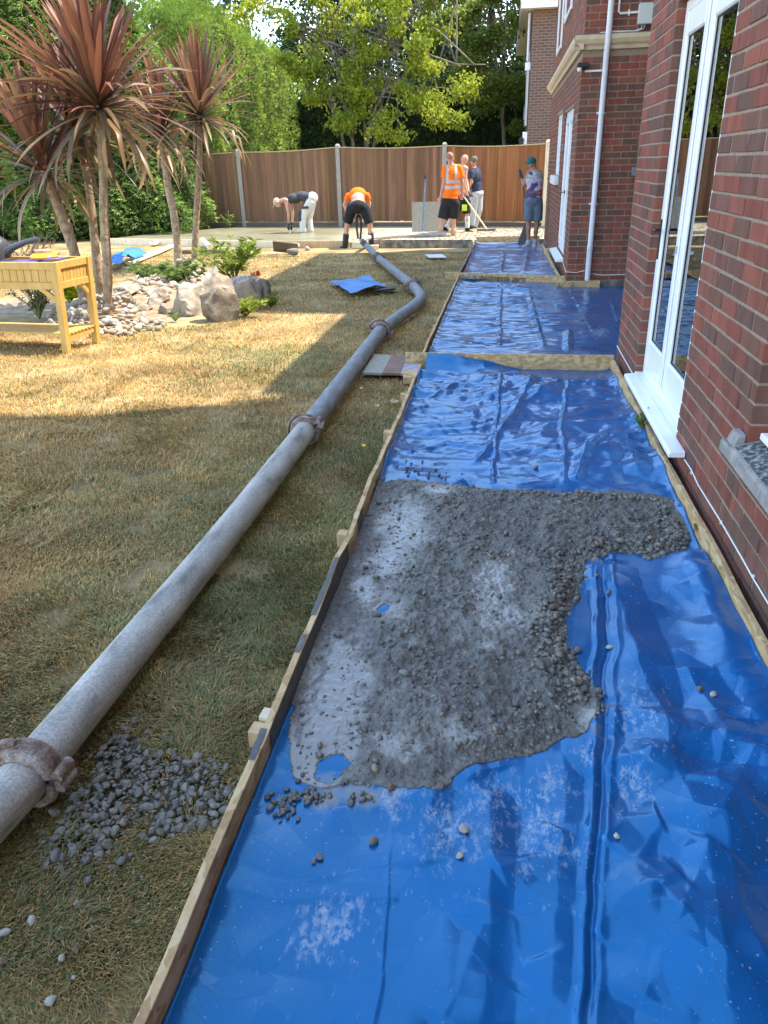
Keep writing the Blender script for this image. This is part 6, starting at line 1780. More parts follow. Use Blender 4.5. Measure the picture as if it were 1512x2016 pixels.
# 2 - bent right over, seen from behind
M['orange'] = cloth('orange hi vis cloth', (.90, .165, .012), .06); M['blackcl'] = cloth('black shorts cloth', (.020, .020, .021)); M['wellie'] = cloth('black rubber boots', (.035, .037, .037), rough=.45)
M['band'] = pmat('grey waistband', [(.3, (.35, .34, .36)), (.7, (.45, .44, .46))], 12, rough=.8)
p2, J2 = person('man in orange top and black shorts bent over with his back turned', 16.95, dict(
    head=A(1165, 330, .62), neck=A(1165, 300, .50), shL=A(1045, 290, .44), shR=A(1275, 285, .44), elL=A(995, 400, .45), elR=A(1305, 390, .48), wrL=A(1060, 560, .4), wrR=A(1250, 560, .42), haL=A(1120, 600, .38), haR=A(1210, 600, .38),
    chest=A(1160, 262, .40), spine=A(1162, 318, .16), pelvis=A(1165, 420, 0), hipL=A(1085, 450, 0), hipR=A(1245, 450, 0), knL=A(1030, 640, -.02), knR=A(1312, 640, -.02), ankL=A(1005, 890, .0), ankR=A(1330, 870, .03), toeL=A(955, 938, .08), toeR=A(1365, 920, .12)),
    (0, .6, -.8), 1.0, M['skin'], [shirt(M['orange'], .4, .012, crop=True), legs(M['blackcl'], .84, .02, 'shorts', 1.0), boots(M['wellie'], .46, .012)])
wbm = MB(); Tm = J2['_T']; ell(wbm, J2['pelvis']+Tm[:3, 2]*.085, (.180, .136, .035), Tm); fuse(wbm, 'waistband', M['band'], p2, .011, 2)
mb = MB(); P_ = [onY(705, 470, 16.9), onY(702, 445, 16.92), onY(703, 428, 16.95), onY(706, 424, 17.0), onY(710, 432, 16.95), onY(711, 450, 16.92), onY(709, 474, 16.9)]
o = mb.tube(spline([p-P_[0] for p in P_], 24), .022, 10).build('lifting_strap', M['black'], None, loc=P_[0], smooth_=True); tag(o, 'black looped lifting strap standing on the last pipe between the boots', 'strap')

# 3 - standing in orange tee shirt
def hivis(J):
    def f(co):
        c = np.ones((len(co), 3))*np.array([.90, .165, .012]); g_ = np.array([.42, .42, .44])
        T = J['_T']; q = (co-J['pelvis']) @ T[:3, :3]; zz = q[:, 2]; tot = (J['neck']-J['pelvis']) @ T[:3, 2]
        f1 = (np.abs(zz-.52*tot) < .028) | (np.abs(zz-.36*tot) < .028) | ((np.abs(q[:, 0]+.085) < .026) & (zz > .52*tot) & (zz < 1.02*tot)) | ((np.abs(q[:, 0]-.11) < .024) & (zz > .52*tot))
        c[f1] = g_; return c
    return f
M['hivis'] = cloth('hi vis tee', (1, 1, 1), .06, attr=True)
M['clayboot'] = cloth('mud caked boots', (.40, .29, .18), .2)
p3, J3 = person('standing man in orange hi vis tee shirt and black shorts, back turned', 18.3, dict(
    head=Bz(433, 162), neck=Bz(442, 218), shL=Bz(388, 262, -.02), shR=Bz(520, 256, .02), elL=Bz(372, 400, -.05), elR=Bz(556, 400, .05), wrL=Bz(340, 545, .0), wrR=Bz(552, 515, .12), haL=Bz(325, 600, .03), haR=Bz(548, 560, .16),
    chest=Bz(457, 330), spine=Bz(450, 440), pelvis=Bz(435, 575), hipL=Bz(392, 620), hipR=Bz(482, 612), knL=Bz(355, 775, -.03), knR=Bz(468, 770, .03), ankL=Bz(325, 945, -.05), ankR=Bz(468, 945, .03), toeL=Bz(305, 968, .08), toeR=Bz(468, 962, .16)),
    (-.35, .9, -.15), 1.0, M['skin'], [shirt(M['hivis'], .55, .024, colf=hivis, hem=-.15), legs(M['blackcl'], .80, .03, 'shorts', 1.1), boots(M['clayboot'], .38, .018), hair(M['hair_s'], .002)])

# 4 - shirtless man raking
M['whitesock'] = cloth('white sock', (.62, .60, .56))
p4, J4 = person('shirtless bald man in dark shorts raking behind the orange tee shirt', 19.6, dict(
    head=Bz(574, 172, 0), neck=Bz(562, 222), shL=Bz(545, 262, .16), shR=Bz(592, 262, -.14), elL=Bz(600, 400, .14), elR=Bz(575, 420, -.2), wrL=Bz(618, 500, .0), wrR=Bz(612, 545, -.16), haL=Bz(640, 520, -.04), haR=Bz(632, 600, -.16),
    chest=Bz(556, 335), spine=Bz(552, 440), pelvis=Bz(560, 560), hipL=Bz(540, 590, .09), hipR=Bz(582, 590, -.08), knL=Bz(470, 730, .15), knR=Bz(603, 715, -.12), ankL=Bz(385, 860, .18), ankR=Bz(606, 870, -.12), toeL=Bz(412, 895, .18), toeR=Bz(655, 898, -.14)),
    (.8, -.15, -.5), .93, M['skin'], [legs(M['blackcl'], .86, .024, 'shorts', 1.0), boots(M['whitesock'], .8, .004, 'sock'), boots(M['blackcl'], .06, .012, 'shoe'), gloves(M['glove'])])
kp = MB(); kk = J4['knR']*.45+J4['hipR']*.55; kp.box(kk+np.array([-.09, -.125, -.07]), kk+np.array([.03, -.105, .07])); kp.build('hi_vis_patch', pmat('hi vis yellow', [(.3, (.55, .75, .05)), (.7, (.6, .8, .08))], 10), p4, bevel=.004)
rk = thing('rake', 'long wooden handled rake drawn through the concrete', 'rake', onY(959, 455, 19.35))
ra_ = onY(959, 455, 19.35); h0 = onY(907, 378, 19.4)-ra_
mb = MB(); mb.tube([(0, 0, .03), tuple(h0)], .017, 8); mb.build('handle', M['timber_pale'], rk)
mb = MB(); mb.box((-.24, -.015, 0), (.2, .015, .05)); mb.build('rake_head', M['gravelboard'], rk)

# 5 - navy tee shirt
M['navy'] = cloth('navy tee shirt', (.035, .042, .075)); M['paletr'] = cloth('pale grey trousers', (.40, .43, .42), .1)
p5, J5 = person('grey haired man in navy tee shirt and pale trousers looking down', 20.4, dict(
    head=Bz(672, 190, -.06), neck=Bz(672, 238), shL=Bz(642, 300, -.14), shR=Bz(705, 285, .14), elL=Bz(648, 400, -.18), elR=Bz(700, 400, .12), wrL=Bz(606, 470, -.16), wrR=Bz(640, 500, .05), haL=Bz(590, 500, -.14), haR=Bz(620, 540, .03),
    chest=Bz(690, 345), spine=Bz(697, 430), pelvis=Bz(705, 500), hipL=Bz(680, 540, -.08), hipR=Bz(718, 540, .08), knL=Bz(665, 670, -.08), knR=Bz(722, 670, .08), ankL=Bz(655, 820, -.08), ankR=Bz(680, 835, .08), toeL=Bz(640, 850, -.16), toeR=Bz(668, 860, 0)),
    (-.75, -.35, -.62), .93, M['skin'], [shirt(M['navy'], .5, .024), legs(M['paletr'], 1.95, .026), boots(M['blackcl'], .12), hair(M['hair_g'], .006), gloves(M['glove'], 'L')])

# 6 - capped man with a shovel on the blue sheet
def tie(J):
    def f(co):
        n_ = fbm(co[:, 0]*5, co[:, 2]*5+.3*co[:, 1], 301, 3); n2 = fbm(co[:, 0]*6+4, co[:, 2]*8+co[:, 1]*3, 302, 3)
        c = np.ones((len(co), 3))*np.array([.42, .38, .50]); zz = (co[:, 2]-J['pelvis'][2])/(J['neck'][2]-J['pelvis'][2])
        c[n_ > .42] = (.22, .09, .13); c[(n2 > .52)] = (.07, .06, .12); c[(zz > .68) & (n2 < .25)] = (.24, .28, .22)
        return c
    return f
M['tie'] = cloth('tie dye vest', (1, 1, 1), .08, attr=True)
M['teal'] = cloth('teal cap', (.012, .10, .10)); M['denim'] = cloth('blue grey shorts', (.10, .135, .175), .12); M['trainer'] = cloth('grey trainers', (.33, .34, .36), .4, sc=60)
p6, J6 = person('man in teal cap, tie dye vest and blue grey shorts holding a shovel', 16.4, dict(
    head=Bz(1248, 212), neck=Bz(1266, 258), shL=Bz(1212, 312, .0), shR=Bz(1322, 308, .02), elL=Bz(1166, 430, .04), elR=Bz(1335, 430, .14), wrL=Bz(1140, 340, .08), wrR=Bz(1300, 500, .26), haL=Bz(1128, 300, .09), haR=Bz(1250, 520, .28),
    chest=Bz(1272, 370), spine=Bz(1272, 465), pelvis=Bz(1262, 575), hipL=Bz(1228, 620), hipR=Bz(1300, 620), knL=Bz(1212, 795), knR=Bz(1298, 795, .03), ankL=Bz(1212, 1000), ankR=Bz(1272, 990, .05), toeL=Bz(1160, 1048, -.1), toeR=Bz(1270, 1045, -.08)),
    (-.75, .62, -.2), .93, M['skin_tan'], [shirt(M['tie'], 0, .018, 'vest', colf=tie, tank=True), legs(M['denim'], .80, .028, 'shorts', 1.05), boots(M['trainer'], .04, .014, 'trainer'), cap_hat(M['teal']), gloves(M['glove'], 'L')])
shv = thing('shovel', 'long handled shovel held upright by the man in the teal cap', 'shovel', onY(1031, 482, 16.5))
s0 = onY(1031, 482, 16.5)
mb = MB(); mb.tube([onY(1024, 338, 16.5)-s0, onY(1032, 385, 16.5)-s0, onY(1036, 440, 16.5)-s0], .016, 8); mb.build('handle', M['gravelboard'], shv)
mb = MB(); q0 = onY(1036, 440, 16.5)-s0; mb.prism([q0+np.array([-.03, 0, 0]), q0+np.array([.03, 0, 0]), np.array([.09, 0, .12]), np.array([.06, 0, .0]), np.array([-.13, 0, -.03]), np.array([-.10, 0, .12])], (0, .012, 0)); mb.build('blade', M['dark_grey'], shv)

# leaning board and rod behind the men
lb_ = onY(846, 456, 19.0); t = thing('plywood_board', 'square grey plywood board standing upright left of the orange tee shirt', 'board', lb_)
mb = MB(); mb.box((-.42, -.01, 0), (.30, .01, .66)); o = mb.build('board_panel', M['post'], t); o.rotation_euler = (-.10, 0, .03)
rd = thing('blue_pole', 'tall blue handle leaning on the grey plywood board', 'tool', onY(832, 455, 18.85)); mb = MB(); mb.tube([(0, 0, 0), (.06, .08, 1.12)], .02, 8)
mb.build('rod', pmat('blue grey rod', [(.3, (.08, .15, .22)), (.7, (.14, .24, .33))], 10, rough=.4), rd); mb = MB(); mb.tube([(.055, .075, 1.12), (.056, .078, 1.2)], .024, 8); mb.build('grip', M['black'], rd)
# ================================================================ PLANTS AND TREES
def leaf_mat2(name, trans=.35, rough=.5): return pmat(name, [(.3, (.85, .85, .85)), (.7, (1.15, 1.15, 1.15))], 2, rough=rough, attr=True, trans=trans, spec=.3)
M['foliage'] = leaf_mat2('broad leaf', .55); M['conifer'] = leaf_mat2('conifer spray', .18, .7)
M['bark'] = pmat('grey bark', [(.3, (.10, .085, .065)), (.7, (.22, .19, .15))], 9, rough=.95, bump=.02, stretch=(1, 1, .3))
M['core'] = pmat('dark crown backing', [(.3, (.018, .026, .012)), (.7, (.035, .048, .02))], 6, rough=1.0, spec=0)  # dark solid mass added inside conifers and hedges to block the sky
def unit(v): return v/np.maximum(np.linalg.norm(v, axis=-1, keepdims=True), 1e-9)
def leaves(name, P, D, L, W, cols, mat, parent, fold=.15, loc=None, seed=0):
    """diamond leaves: base P, direction D, length L, width W"""
    r_ = np.random.default_rng(seed); n = len(P)
    D = unit(D); U = unit(r_.normal(size=(n, 3))); Sd = unit(np.cross(D, U)); Nn = np.cross(Sd, D)
    L = np.broadcast_to(L, (n,))[:, None]; W = np.broadcast_to(W, (n,))[:, None]
    a = P; m1 = P+D*L*.45+Sd*W*.5+Nn*W*fold; m2 = P+D*L*.45-Sd*W*.5+Nn*W*fold; b = P+D*L
    V = np.stack([a, m1, b, m2], 1).reshape(-1, 3); i = np.arange(n)[:, None]*4
    F = np.concatenate([i+np.array([[0, 1, 2]]), i+np.array([[0, 2, 3]])], 0)
    return npobj(name, V, F, mat, parent, col=np.repeat(cols, 4, 0), loc=loc)
def sprays(name, P, D, L, cols, mat, parent, fan=3, spread=.5, seed=0, wd=.10):
    """flat conifer sprays: a fan of narrow blades"""
    r_ = np.random.default_rng(seed); n = len(P); D = unit(D)
    U = unit(r_.normal(size=(n, 3))*.6+np.array([0, 0, 1.0])); Sd = unit(np.cross(D, U))
    VV, FF, CC = [], [], []
    for k in range(fan):
        a = (k-(fan-1)/2)*spread + r_.normal(0, .12, n)
        d = D*np.cos(a)[:, None]+Sd*np.sin(a)[:, None]; sd = -D*np.sin(a)[:, None]+Sd*np.cos(a)[:, None]
        l = (L*r_.uniform(.7, 1.1, n))[:, None]; st = P+d*l*.15
        V = np.stack([st-sd*l*wd, st+d*l*.6+sd*l*wd*.9, P+d*l, st+d*l*.35-sd*l*wd*1.1], 1)
        VV.append(V.reshape(-1, 3)); i = np.arange(n)[:, None]*4+k*n*4
        FF.append(i+np.array([[0, 1, 2, 3]])); CC.append(np.repeat(cols*r_.uniform(.85, 1.15, (n, 1)), 4, 0))
    return npobj(name, np.concatenate(VV), np.concatenate(FF), mat, parent, col=np.concatenate(CC))
def blob(name, c, r, mat, parent, seed=0, amp=.18, f=1.3, zmin=None):
    V = I4V*(1+amp*fbm(I4V[:, 0]*f*2, I4V[:, 1]*f*2, seed, 3, I4V[:, 2]*f*2))[:, None]*np.asarray(r)+np.asarray(c)
    if zmin is not None: V[:, 2] = np.maximum(V[:, 2], zmin)
    return npobj(name, V, I4F, mat, parent, smooth_=True)

def conifer(base, rad, h, n, label, seed, c_lo, c_hi, squash=1.0, group='tall conifers along the left boundary', L=(.09, .20)):
    r_ = np.random.default_rng(seed); base = np.asarray(base, float)
    t = thing('conifer', label, 'tree', base, group=group)
    mb = MB(); mb.tube([(0, 0, -.1), (.05, 0, h*.5), (0, 0, h*.95)], [.16, .10, .02], 8); mb.build('trunk', M['bark'], t)
    # foliage: drooping plates of sprays on a column surface
    def R_(z, a):
        f = z/h; prof = (1-f**3.2)*(.86+.20*np.sin(f*9+seed))*np.where(f < .06, .75+f*4, 1)
        return rad*np.maximum(prof, .05)*(1+.22*vnoise(np.cos(a)*2.2+seed, np.sin(a)*2.2+z*.9, seed)+.13*vnoise(np.cos(a)*5+seed, np.sin(a)*5+z*2.4, seed+3))
    zz = r_.random(n)**.95*h*.99+.05; a = r_.uniform(-math.pi, math.pi, n)
    a = np.where(r_.random(n) < .8, -math.pi/2+(a*.62), a)        # denser on the garden side
    rr = R_(zz, a)
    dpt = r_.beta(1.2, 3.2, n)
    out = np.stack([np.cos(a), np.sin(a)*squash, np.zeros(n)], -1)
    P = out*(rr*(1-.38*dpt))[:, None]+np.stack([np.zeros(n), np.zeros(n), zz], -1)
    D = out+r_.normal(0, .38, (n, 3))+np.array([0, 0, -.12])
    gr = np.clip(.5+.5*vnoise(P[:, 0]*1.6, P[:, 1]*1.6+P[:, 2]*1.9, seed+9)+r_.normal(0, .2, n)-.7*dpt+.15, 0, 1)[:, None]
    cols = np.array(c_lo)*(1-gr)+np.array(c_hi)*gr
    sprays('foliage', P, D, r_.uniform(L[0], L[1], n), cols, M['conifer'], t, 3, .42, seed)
    k = np.linspace(.0, h*.93, 22); V, F = [], []
    m_ = 28
    for i, z in enumerate(k):
        for j in range(m_):
            an = 2*math.pi*j/m_; q = float(R_(np.array([z]), np.array([an]))[0])*.66; V.append((math.cos(an)*q, math.sin(an)*q*squash, z))
    for i in range(len(k)-1):
        for j in range(m_): F.append((i*m_+j, i*m_+(j+1) % m_, (i+1)*m_+(j+1) % m_, (i+1)*m_+j))
    npobj('dark_backing', np.array(V), np.array(F), M['core'], t, smooth_=True)
    return t
CL, CH = (.055, .105, .026), (.23, .34, .065)
conifer((-9.9, 21.4, -.1), 1.75, 5.6, 22000, 'dark green conifer nearest the fence, its sprays overhanging the first post', 1, CL, CH)
conifer((-12.0, 20.9, -.1), 2.0, 7.4, 24000, 'tall dark green conifer behind the middle of the palms', 2, CL, CH)
conifer((-14.6, 21.2, -.1), 2.1, 8.0, 20000, 'tall dark green conifer behind the left palm', 3, (.035, .075, .025), (.15, .24, .055))
conifer((-17.4, 22.0, -.1), 2.4, 8.6, 9000, 'dark green conifer at the left edge of the picture', 4, (.035, .075, .025), (.14, .22, .055))
conifer((-12.4, 24.2, -.1), 2.1, 9.4, 9000, 'taller conifer rising behind the front row', 5, (.06, .12, .025), (.22, .32, .07))

# clipped hedge running away behind the fence
def hedge(name, label, c0, c1, wid, h0, h1, n, seed, c_lo, c_hi, faces, top_round=.5, L=(.08, .18), amp=.16, up=.35, wd=.1):
    r_ = np.random.default_rng(seed); c0, c1 = np.array(c0, float), np.array(c1, float)
    t = thing(name, label, 'hedge', c0)
    d = c1-c0; l = np.linalg.norm(d[:2]); dr = d/np.linalg.norm(d); nr = np.array([dr[1], -dr[0], 0])
    s = r_.random(n); f = r_.random(n)
    hh = h0+(h1-h0)*s
    def rnd(s_): return np.minimum(1, (np.clip(np.minimum(s_, 1-s_)*l/1.2, 0, 1))**.45)
    hh = hh*(.55+.45*rnd(s))
    side = r_.choice(len(faces), n, p=[.62/(len(faces)-1)]*(len(faces)-1)+[.38]) if len(faces) > 1 else np.zeros(n, int)
    z = f**.9*hh; taper = wid*(1-.35*(z/hh)**3)
    P = np.zeros((n, 3)); Nn = np.zeros((n, 3))
    for k, fc in enumerate(faces):
        m_ = side == k
        if fc in ('+', '-'):
            sg = 1 if fc == '+' else -1
            P[m_] = dr*(s[m_]*l)[:, None]+nr*(sg*taper[m_])[:, None]+np.array([0, 0, 1])*z[m_][:, None]; Nn[m_] = nr*sg
        elif fc == 'top':
            P[m_] = dr*(s[m_]*l)[:, None]+nr*((f[m_]*2-1)*wid*.75)[:, None]+np.array([0, 0, 1])*(hh[m_]*(1-.06*(f[m_]*2-1)**2))[:, None]; Nn[m_] = (0, 0, 1)
        elif fc == 'start':
            P[m_] = nr*((s[m_]*2-1)*wid)[:, None]+np.array([0, 0, 1])*(f[m_]*h0*.97)[:, None]; Nn[m_] = -dr
    b_ = .5*vnoise(P[:, 0]*.9+P[:, 1]*.9, P[:, 2]*1.1, seed)+.5*vnoise(P[:, 0]*2.5+P[:, 1]*2.5, P[:, 2]*2.8, seed+2)
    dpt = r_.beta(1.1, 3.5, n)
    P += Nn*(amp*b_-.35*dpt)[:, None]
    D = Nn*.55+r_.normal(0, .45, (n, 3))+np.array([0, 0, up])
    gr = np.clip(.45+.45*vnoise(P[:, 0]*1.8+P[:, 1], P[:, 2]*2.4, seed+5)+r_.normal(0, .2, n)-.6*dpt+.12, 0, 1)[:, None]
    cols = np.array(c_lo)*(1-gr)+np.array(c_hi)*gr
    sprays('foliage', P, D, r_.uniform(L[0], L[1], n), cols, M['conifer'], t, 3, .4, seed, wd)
    mb = MB(); ns = 14; V, F = [], []
    for i in range(ns+1):
        q = i/ns; hq = (h0+(h1-h0)*q)*(.55+.45*float(rnd(np.array([q]))[0]))*.955; c = dr*q*l
        ring = [(-.82, 0), (-.82, .55), (-.66, .85), (-.3, 1), (.3, 1), (.66, .85), (.82, .55), (.82, 0)]
        for x, zf in ring: V.append(c+nr*wid*x*.86+np.array([0, 0, zf*hq]))
    for i in range(ns):
        for k in range(7): F.append((i*8+k, i*8+k+1, (i+1)*8+k+1, (i+1)*8+k))
    F += [tuple(range(8)), tuple(ns*8+k for k in range(7, -1, -1))]
    mb.add(V, F); mb.build('dark_backing', M['core'], t)
    return t
hedge('clipped_hedge', 'bright green clipped conifer hedge rising behind the left fence panel', (-9.7, 23.6, -.1), (-9.7, 36.5, -.1), 1.5, 6.2, 5.6, 70000, 11, (.15, .24, .035), (.40, .52, .09), ['+', 'start', 'top'], L=(.06, .14), wd=.085, up=.7)
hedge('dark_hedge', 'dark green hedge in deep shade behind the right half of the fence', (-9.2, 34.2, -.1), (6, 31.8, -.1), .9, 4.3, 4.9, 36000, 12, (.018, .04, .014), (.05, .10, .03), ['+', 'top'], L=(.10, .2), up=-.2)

def tree(name, label, base, h, crown, nl, seed, cols2, L, W, trunks, group=None, droop=-.6, clump=26, cl_r=(.5, .9), gap=.0, lmat='foliage'):
    """crown: list of (cx,cy,cz,rx,ry,rz) ellipsoids in local metres; leaves gather in clumps at twig ends"""
    r_ = np.random.default_rng(seed); base = np.asarray(base, float)
    t = thing(name, label, 'tree', base, group=group)
    mb = MB(); tips = []
    for tr in trunks:
        pts = spline(tr, 12); r0 = tr_r = .10*h/9*(1.2 if len(trunks) == 1 else .8)
        mb.tube(pts, [r0*(1-.75*i/11) for i in range(12)], 8); tips.append(pts)
    cc = []
    for e in crown:
        k = max(3, int(clump*e[3]*e[4]*e[5]/3))
        q = unit(r_.normal(size=(k, 3)))*(r_.random((k, 1))**.4); cc.append(q*np.array(e[3:])+np.array(e[:3]))
    cc = np.concatenate(cc)
    for c in cc[:: max(1, len(cc)//46)]:                      # branches reach from the trunks to the clumps
        tp = tips[int(r_.integers(len(tips)))]; q = np.array(tp[int(r_.integers(4, 12))]); md = (q+c)/2+np.array([0, 0, .25])
        mb.tube(spline([q, md, c], 6), [.035, .03, .025, .02, .014, .007], 5)
    mb.build('trunk', M['bark'], t, smooth_='all')
    k = r_.integers(0, len(cc), nl); rad = r_.uniform(cl_r[0], cl_r[1], len(cc))[k]
    P = cc[k]+r_.normal(size=(nl, 3))*np.array([.5, .5, .32])*rad[:, None]
    D = r_.normal(size=(nl, 3))*.6+np.array([0, 0, droop])
    g_ = np.clip(.5+.35*vnoise(k*.37, k*.11, seed)+r_.normal(0, .2, nl), 0, 1)[:, None]
    cols = np.array(cols2[0])*(1-g_)+np.array(cols2[1])*g_
    leaves('crown', P, D, r_.uniform(L[0], L[1], nl), r_.uniform(W[0], W[1], nl), cols, M[lmat], t, seed=seed)
    return t
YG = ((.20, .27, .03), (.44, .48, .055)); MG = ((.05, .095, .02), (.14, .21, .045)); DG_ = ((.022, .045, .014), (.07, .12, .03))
# hanging-leaved tree in the middle, many thin stems
def pe(base, Y, lst):
    out = []
    for u, v, ru, rv in lst:
        q = onY(u, v, Y+rng.uniform(-.5, .5))-np.array(base); sc = FPX/((q+np.array(base)-EYE) @ _fw)
        out.append((q[0], q[1], q[2], ru/sc, max(.35, .6*ru/sc), rv/sc))
    return out
CBs = (-4.9, 27.2, -.1)
tree('cherry_tree', 'yellow green backlit tree on several thin stems behind the middle of the fence', CBs, 8,
     pe(CBs, 26.8, [(600, 55, 75, 55), (700, 60, 90, 60), (820, 55, 100, 60), (555, 105, 50, 40), (655, 140, 60, 40), (750, 125, 75, 45), (860, 125, 55, 34), (625, 180, 36, 30), (715, 205, 50, 34), (790, 190, 55, 34), (905, 178, 42, 18), (765, 250, 34, 26),
        (690, 240, 36, 26), (866, 225, 20, 14), (905, 237, 10, 5), (490, 15, 70, 28), (760, -60, 260, 60), (720, 170, 40, 30), (840, 180, 30, 20)]),
     24000, 21, YG, (.10, .17), (.055, .10), [[(0, 0, 0), (-.1, 0, 2.2), (-.5, 0, 4.5), (-1.2, 0, 6.8)], [(.15, 0, 0), (.3, .1, 2), (.2, 0, 4.4), (.4, 0, 7)], [(.3, .1, 0), (.6, 0, 2.3), (1.3, -.2, 4.6), (2.2, -.3, 6.4)], [(-.1, .2, 0), (-.5, .2, 2.5), (-1.3, .2, 4.6), (-1.9, 0, 5.6)], [(.2, -.1, 1.5), (.9, -.2, 3.6), (2.4, -.4, 4.3), (4.2, -.6, 4.3)]], clump=22, cl_r=(.26, .46), droop=-.6)
CBt = (.0, 30.2, -.1)
tree('bushy_tree', 'bushy tree with small bright leaves behind the fence beside the neighbour house', CBt, 7,
     pe(CBt, 29.8, [(960, 55, 62, 52), (990, 130, 46, 60), (940, 135, 42, 42), (1012, 215, 28, 46), (900, 20, 60, 34), (1000, -20, 80, 60), (965, 190, 26, 26)]),
     15000, 22, ((.10, .16, .03), (.30, .36, .08)), (.09, .15), (.06, .10), [[(0, 0, 0), (-.1, 0, 2.5), (-.6, 0, 5.5), (-.8, 0, 7.2)]], clump=24, cl_r=(.3, .55), droop=-.3)
# wood behind
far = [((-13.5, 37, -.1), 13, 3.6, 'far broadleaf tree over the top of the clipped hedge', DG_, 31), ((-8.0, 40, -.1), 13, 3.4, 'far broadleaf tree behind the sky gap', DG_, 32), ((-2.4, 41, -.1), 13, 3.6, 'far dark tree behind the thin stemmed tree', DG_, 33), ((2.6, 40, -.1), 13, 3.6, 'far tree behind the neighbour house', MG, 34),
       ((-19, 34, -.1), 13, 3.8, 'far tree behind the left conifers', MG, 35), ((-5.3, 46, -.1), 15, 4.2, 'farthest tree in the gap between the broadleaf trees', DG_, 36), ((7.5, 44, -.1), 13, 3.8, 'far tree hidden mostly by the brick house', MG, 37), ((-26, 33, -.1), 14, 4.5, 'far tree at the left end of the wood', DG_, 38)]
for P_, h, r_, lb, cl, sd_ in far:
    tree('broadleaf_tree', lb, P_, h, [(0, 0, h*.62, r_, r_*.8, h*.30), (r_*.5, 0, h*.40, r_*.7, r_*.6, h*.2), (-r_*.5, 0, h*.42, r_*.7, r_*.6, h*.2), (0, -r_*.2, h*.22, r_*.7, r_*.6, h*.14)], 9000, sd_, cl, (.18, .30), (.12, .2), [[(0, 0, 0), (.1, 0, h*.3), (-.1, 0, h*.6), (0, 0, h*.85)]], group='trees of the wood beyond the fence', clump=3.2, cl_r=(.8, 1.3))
bd = tree('cherry_tree', 'leafy branch end of the tree hanging in at the top left over the hedge', (-10.6, 25.2, -.1), 8, [(.9, -.6, 7.2, 1.6, .8, .45), (2.1, -.6, 7.5, 1.2, .8, .4)], 1500, 23, YG, (.14, .22), (.06, .1), [[(0, .6, 0), (0, .4, 3), (0, 0, 6.6)]], clump=10, cl_r=(.3, .5), droop=-1.2)

# --- low plants in the bed
def bush(name, label, base, r, h, n, cols2, L, W, seed, droop=.5, stems=8, cat='plant', squash=1.0):
    r_ = np.random.default_rng(seed); base = np.asarray(base, float); t = thing(name, label, cat, base)
    mb = MB(); tips = []
    for k in range(stems):
        a = r_.random()*6.28; q = r*r_.uniform(.2, .95); hh = h*r_.uniform(.65, 1.05)*(1-.35*(q/r)**2)
        pts = spline([(0, 0, 0), (math.cos(a)*q*.4, math.sin(a)*q*.4*squash, hh*.6), (math.cos(a)*q, math.sin(a)*q*squash, hh)], 7); tips.append(np.array(pts)); mb.tube(pts, [.008, .007, .006, .005, .004, .003, .002], 5)
    mb.build('stem', pmat('green stem', [(.3, (.10, .12, .03)), (.7, (.2, .2, .06))], 10), t)
    tp = np.array(tips); i, j = r_.integers(0, stems, n), r_.integers(2, 7, n)
    P = tp[i, j]+r_.normal(0, .012, (n, 3)); a = r_.random(n)*6.28
    D = np.stack([np.cos(a), np.sin(a), r_.normal(droop, .3, n)], -1)
    g_ = np.clip(r_.normal(.5, .3, n), 0, 1)[:, None]
    leaves('foliage', P, D, r_.uniform(L[0], L[1], n), r_.uniform(W[0], W[1], n), np.array(cols2[0])*(1-g_)+np.array(cols2[1])*g_, M['foliage'], t, seed=seed)
    return t
bush('flowering_bush', 'leafy green peony like bush behind the boulders', G(462, 555), .58, .62, 420, ((.10, .17, .025), (.28, .34, .06)), (.11, .19), (.035, .06), 51, .5, 26)
bush('low_plant', 'spreading low plant with drooping leaves between the pebble mounds', G(355, 556), .62, .30, 260, ((.07, .13, .03), (.20, .28, .07)), (.09, .16), (.05, .08), 52, .0, 20)
bush('low_plant', 'sprawling green plant left of the far pebble mound', G(292, 548), .45, .26, 120, ((.07, .12, .03), (.18, .25, .06)), (.08, .14), (.05, .08), 57, .0, 12)
bush('lime_shrub', 'bright lime green shrub behind the planter leg', G(138, 598), .36, .42, 420, ((.36, .46, .015), (.55, .62, .03)), (.08, .15), (.03, .05), 53, .3, 22)
bush('grey_shrub', 'fine leaved grey green shrub under the planter', G(78, 628), .40, .52, 1300, ((.07, .10, .05), (.19, .22, .12)), (.03, .055), (.012, .02), 54, .5, 40)
bush('lawn_weed', 'yellow green weed at the foot of the right boulders', G(485, 622), .32, .18, 360, ((.16, .22, .03), (.34, .38, .07)), (.05, .10), (.02, .035), 55, .6, 22)
bush('lawn_weed', 'smaller green weed right of the log', G(535, 604), .22, .12, 140, ((.14, .2, .03), (.28, .32, .06)), (.05, .09), (.02, .03), 56, .7, 14)
bush('sapling', 'small leafy sapling beside the hedge left of the first fence post', G(452, 455), .22, .55, 60, ((.12, .2, .04), (.3, .38, .1)), (.09, .14), (.05, .07), 58, .4, 6)
bush('dark_plant', 'dry brown tufted plant between the planter and the hedge', G(78, 560), .35, .75, 200, ((.10, .07, .05), (.2, .15, .10)), (.14, .26), (.012, .02), 59, 1.2, 10)
bush('lawn_weed', 'green tuft of weed on the earth before the cream boulder', G(345, 632), .10, .09, 50, ((.12, .18, .04), (.26, .32, .08)), (.05, .09), (.008, .012), 60, 1.0, 6)
bush('wall_weed', 'small green weed growing between strip and sheet below the door sill', np.array([.845, 4.35, .06]), .06, .10, 60, ((.07, .13, .03), (.18, .28, .07)), (.02, .04), (.012, .02), 61, .4, 8)

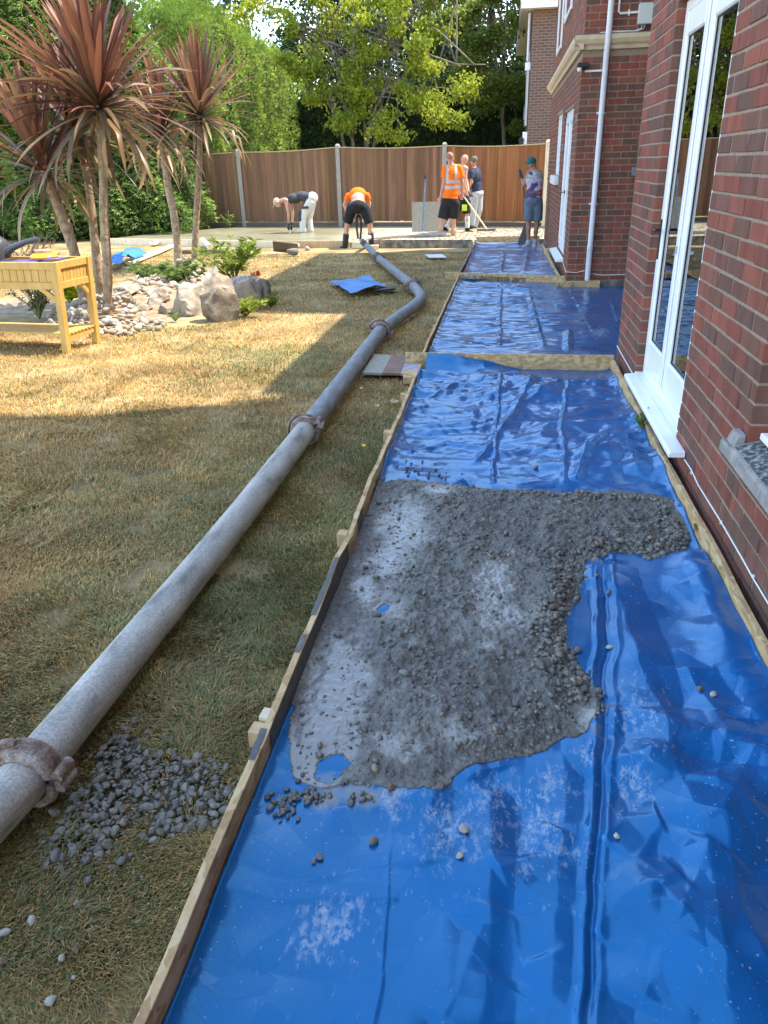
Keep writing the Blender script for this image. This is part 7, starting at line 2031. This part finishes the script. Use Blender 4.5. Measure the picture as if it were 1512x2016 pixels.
# ================================================================ GRASS
def field(X, Y):
    """how green the lawn is, 0..1"""
    q = pix(np.stack([X, Y, gz(Y)], -1))
    g_ = .22+.30*fbm(X*.9, Y*.8, 401, 4)+.18*fbm(X*3, Y*3, 405, 3)
    g_ += .38*smooth(-2.0, -.75, X)*smooth(1.2, 2.6, Y)*smooth(17, 12, Y)*(.6+.6*fbm(X*1.6, Y*1.2, 407, 2))
    g_ += .9*np.exp(-(((q[..., 0]-560)/110)**2+((q[..., 1]-705)/26)**2))+.5*np.exp(-(((q[..., 0]-600)/80)**2+((q[..., 1]-745)/26)**2))
    g_ += .35*np.exp(-(((q[..., 0]-480)/70)**2+((q[..., 1]-1250)/70)**2))+.3*np.exp(-(((q[..., 0]-720)/60)**2+((q[..., 1]-920)/60)**2))
    return np.clip(g_, 0, 1)
NBL = 470000
r_ = np.random.default_rng(77)
u = r_.uniform(-60, 960, NBL); v = 500+(2080-500)*r_.random(NBL)**1.3
u = np.concatenate([u, r_.uniform(-1500, -60, 170000)]); v = np.concatenate([v, 500+(2500-500)*r_.random(170000)**1.3])
u = np.concatenate([u, r_.uniform(-300, 500, 30000)]); v = np.concatenate([v, r_.uniform(2080, 2600, 30000)]); NBL = len(u)
dq = _fw[None]+_r[None]*((u-IW/2)/FPX)[:, None]-_u[None]*((v-IH/2)/FPX)[:, None]
yy = np.full(NBL, 5.0)
for k in range(12): tt = (gz(yy)-1.5)/dq[:, 2]; yy = dq[:, 1]*tt
P = dq*tt[:, None]+EYE
bed = np.array([np.array(ctr[:2])+(p[:2]-np.array(ctr[:2]))*.9 for p in be])
sb_ = np.array([p[:2] for p in cs])
dgp, _, _ = seg_dist(P[:, 0], P[:, 1], list(gpoly)+[gpoly[0]])
k = (P[:, 0] < -.612) & (P[:, 1] < 17.3) & ~in_poly(P[:, 0], P[:, 1], bed) & ~in_poly(P[:, 0], P[:, 1], sb_) & (P[:, 1] < 17.0-.2*(P[:, 0]+.62))
gin = in_poly(P[:, 0], P[:, 1], gpoly)
k &= ~(gin & (r_.random(NBL) < .80))
k &= r_.random(NBL) < .55+.6*vnoise(P[:, 0]*5, P[:, 1]*5, 411)+.35*vnoise(P[:, 0]*14, P[:, 1]*14, 412)+.25
P = P[k]; n = len(P); X, Y = P[:, 0], P[:, 1]
dist_ = np.linalg.norm(P-EYE, axis=1)
gf = field(X, Y)
isg = r_.random(n) < gf*.85
tuft = smooth(-.05, .65, vnoise(X*8, Y*8, 416)+.5*vnoise(X*2.3, Y*2.3, 417)); h = r_.uniform(.014, .036, n)*(.7+.8*tuft); wdt = .0011*(1+.22*dist_)*r_.uniform(.7, 1.3, n)
lean = np.where(isg, r_.uniform(.4, 1.3, n), r_.uniform(.6, 1.9, n)); a = 6.283*vnoise(X*1.9, Y*1.9, 414)+r_.normal(0, 1.0, n)
dv_ = np.stack([np.cos(a), np.sin(a), np.zeros(n)], -1); sd_ = np.stack([-np.sin(a), np.cos(a), np.zeros(n)], -1)
up = np.array([0, 0, 1.0]); hh = h[:, None]; cosl = np.cos(np.minimum(lean, 1.45))[:, None]; sinl = np.sin(np.minimum(lean, 1.45))[:, None]
b0 = P+np.array([0, 0, -.012]); m0 = P+(up*cosl*1.0+dv_*sinl*.7)*hh*.55; t0 = P+(up*cosl*.75+dv_*sinl*1.25)*hh+up*.004
W_ = sd_*wdt[:, None]
V = np.stack([b0-W_, b0+W_, m0+W_*.85, m0-W_*.85, t0], 1).reshape(-1, 3); i = np.arange(n)[:, None]*5
straw = np.array([[.50, .30, .09], [.58, .375, .13], [.41, .245, .08], [.64, .44, .185], [.33, .205, .075]])[r_.integers(0, 5, n)]
green = np.array([[.20, .21, .08], [.245, .245, .10], [.17, .19, .066], [.29, .27, .12]])[r_.integers(0, 4, n)]
col = np.where(isg[:, None], green, straw)*r_.uniform(.8, 1.15, (n, 1))*(1+.18*vnoise(X*1.3, Y*1.3, 415))[:, None]
F4 = i+np.array([[0, 1, 2, 3]]); F3 = i+np.array([[3, 2, 4]])
M['grass'] = leaf_mat2('grass blade', .25, .6)
tag(npobj('grass', V, [F4, F3], M['grass'], col=np.repeat(col, 5, 0)), 'parched lawn grass of straw and green blades', kind='stuff')
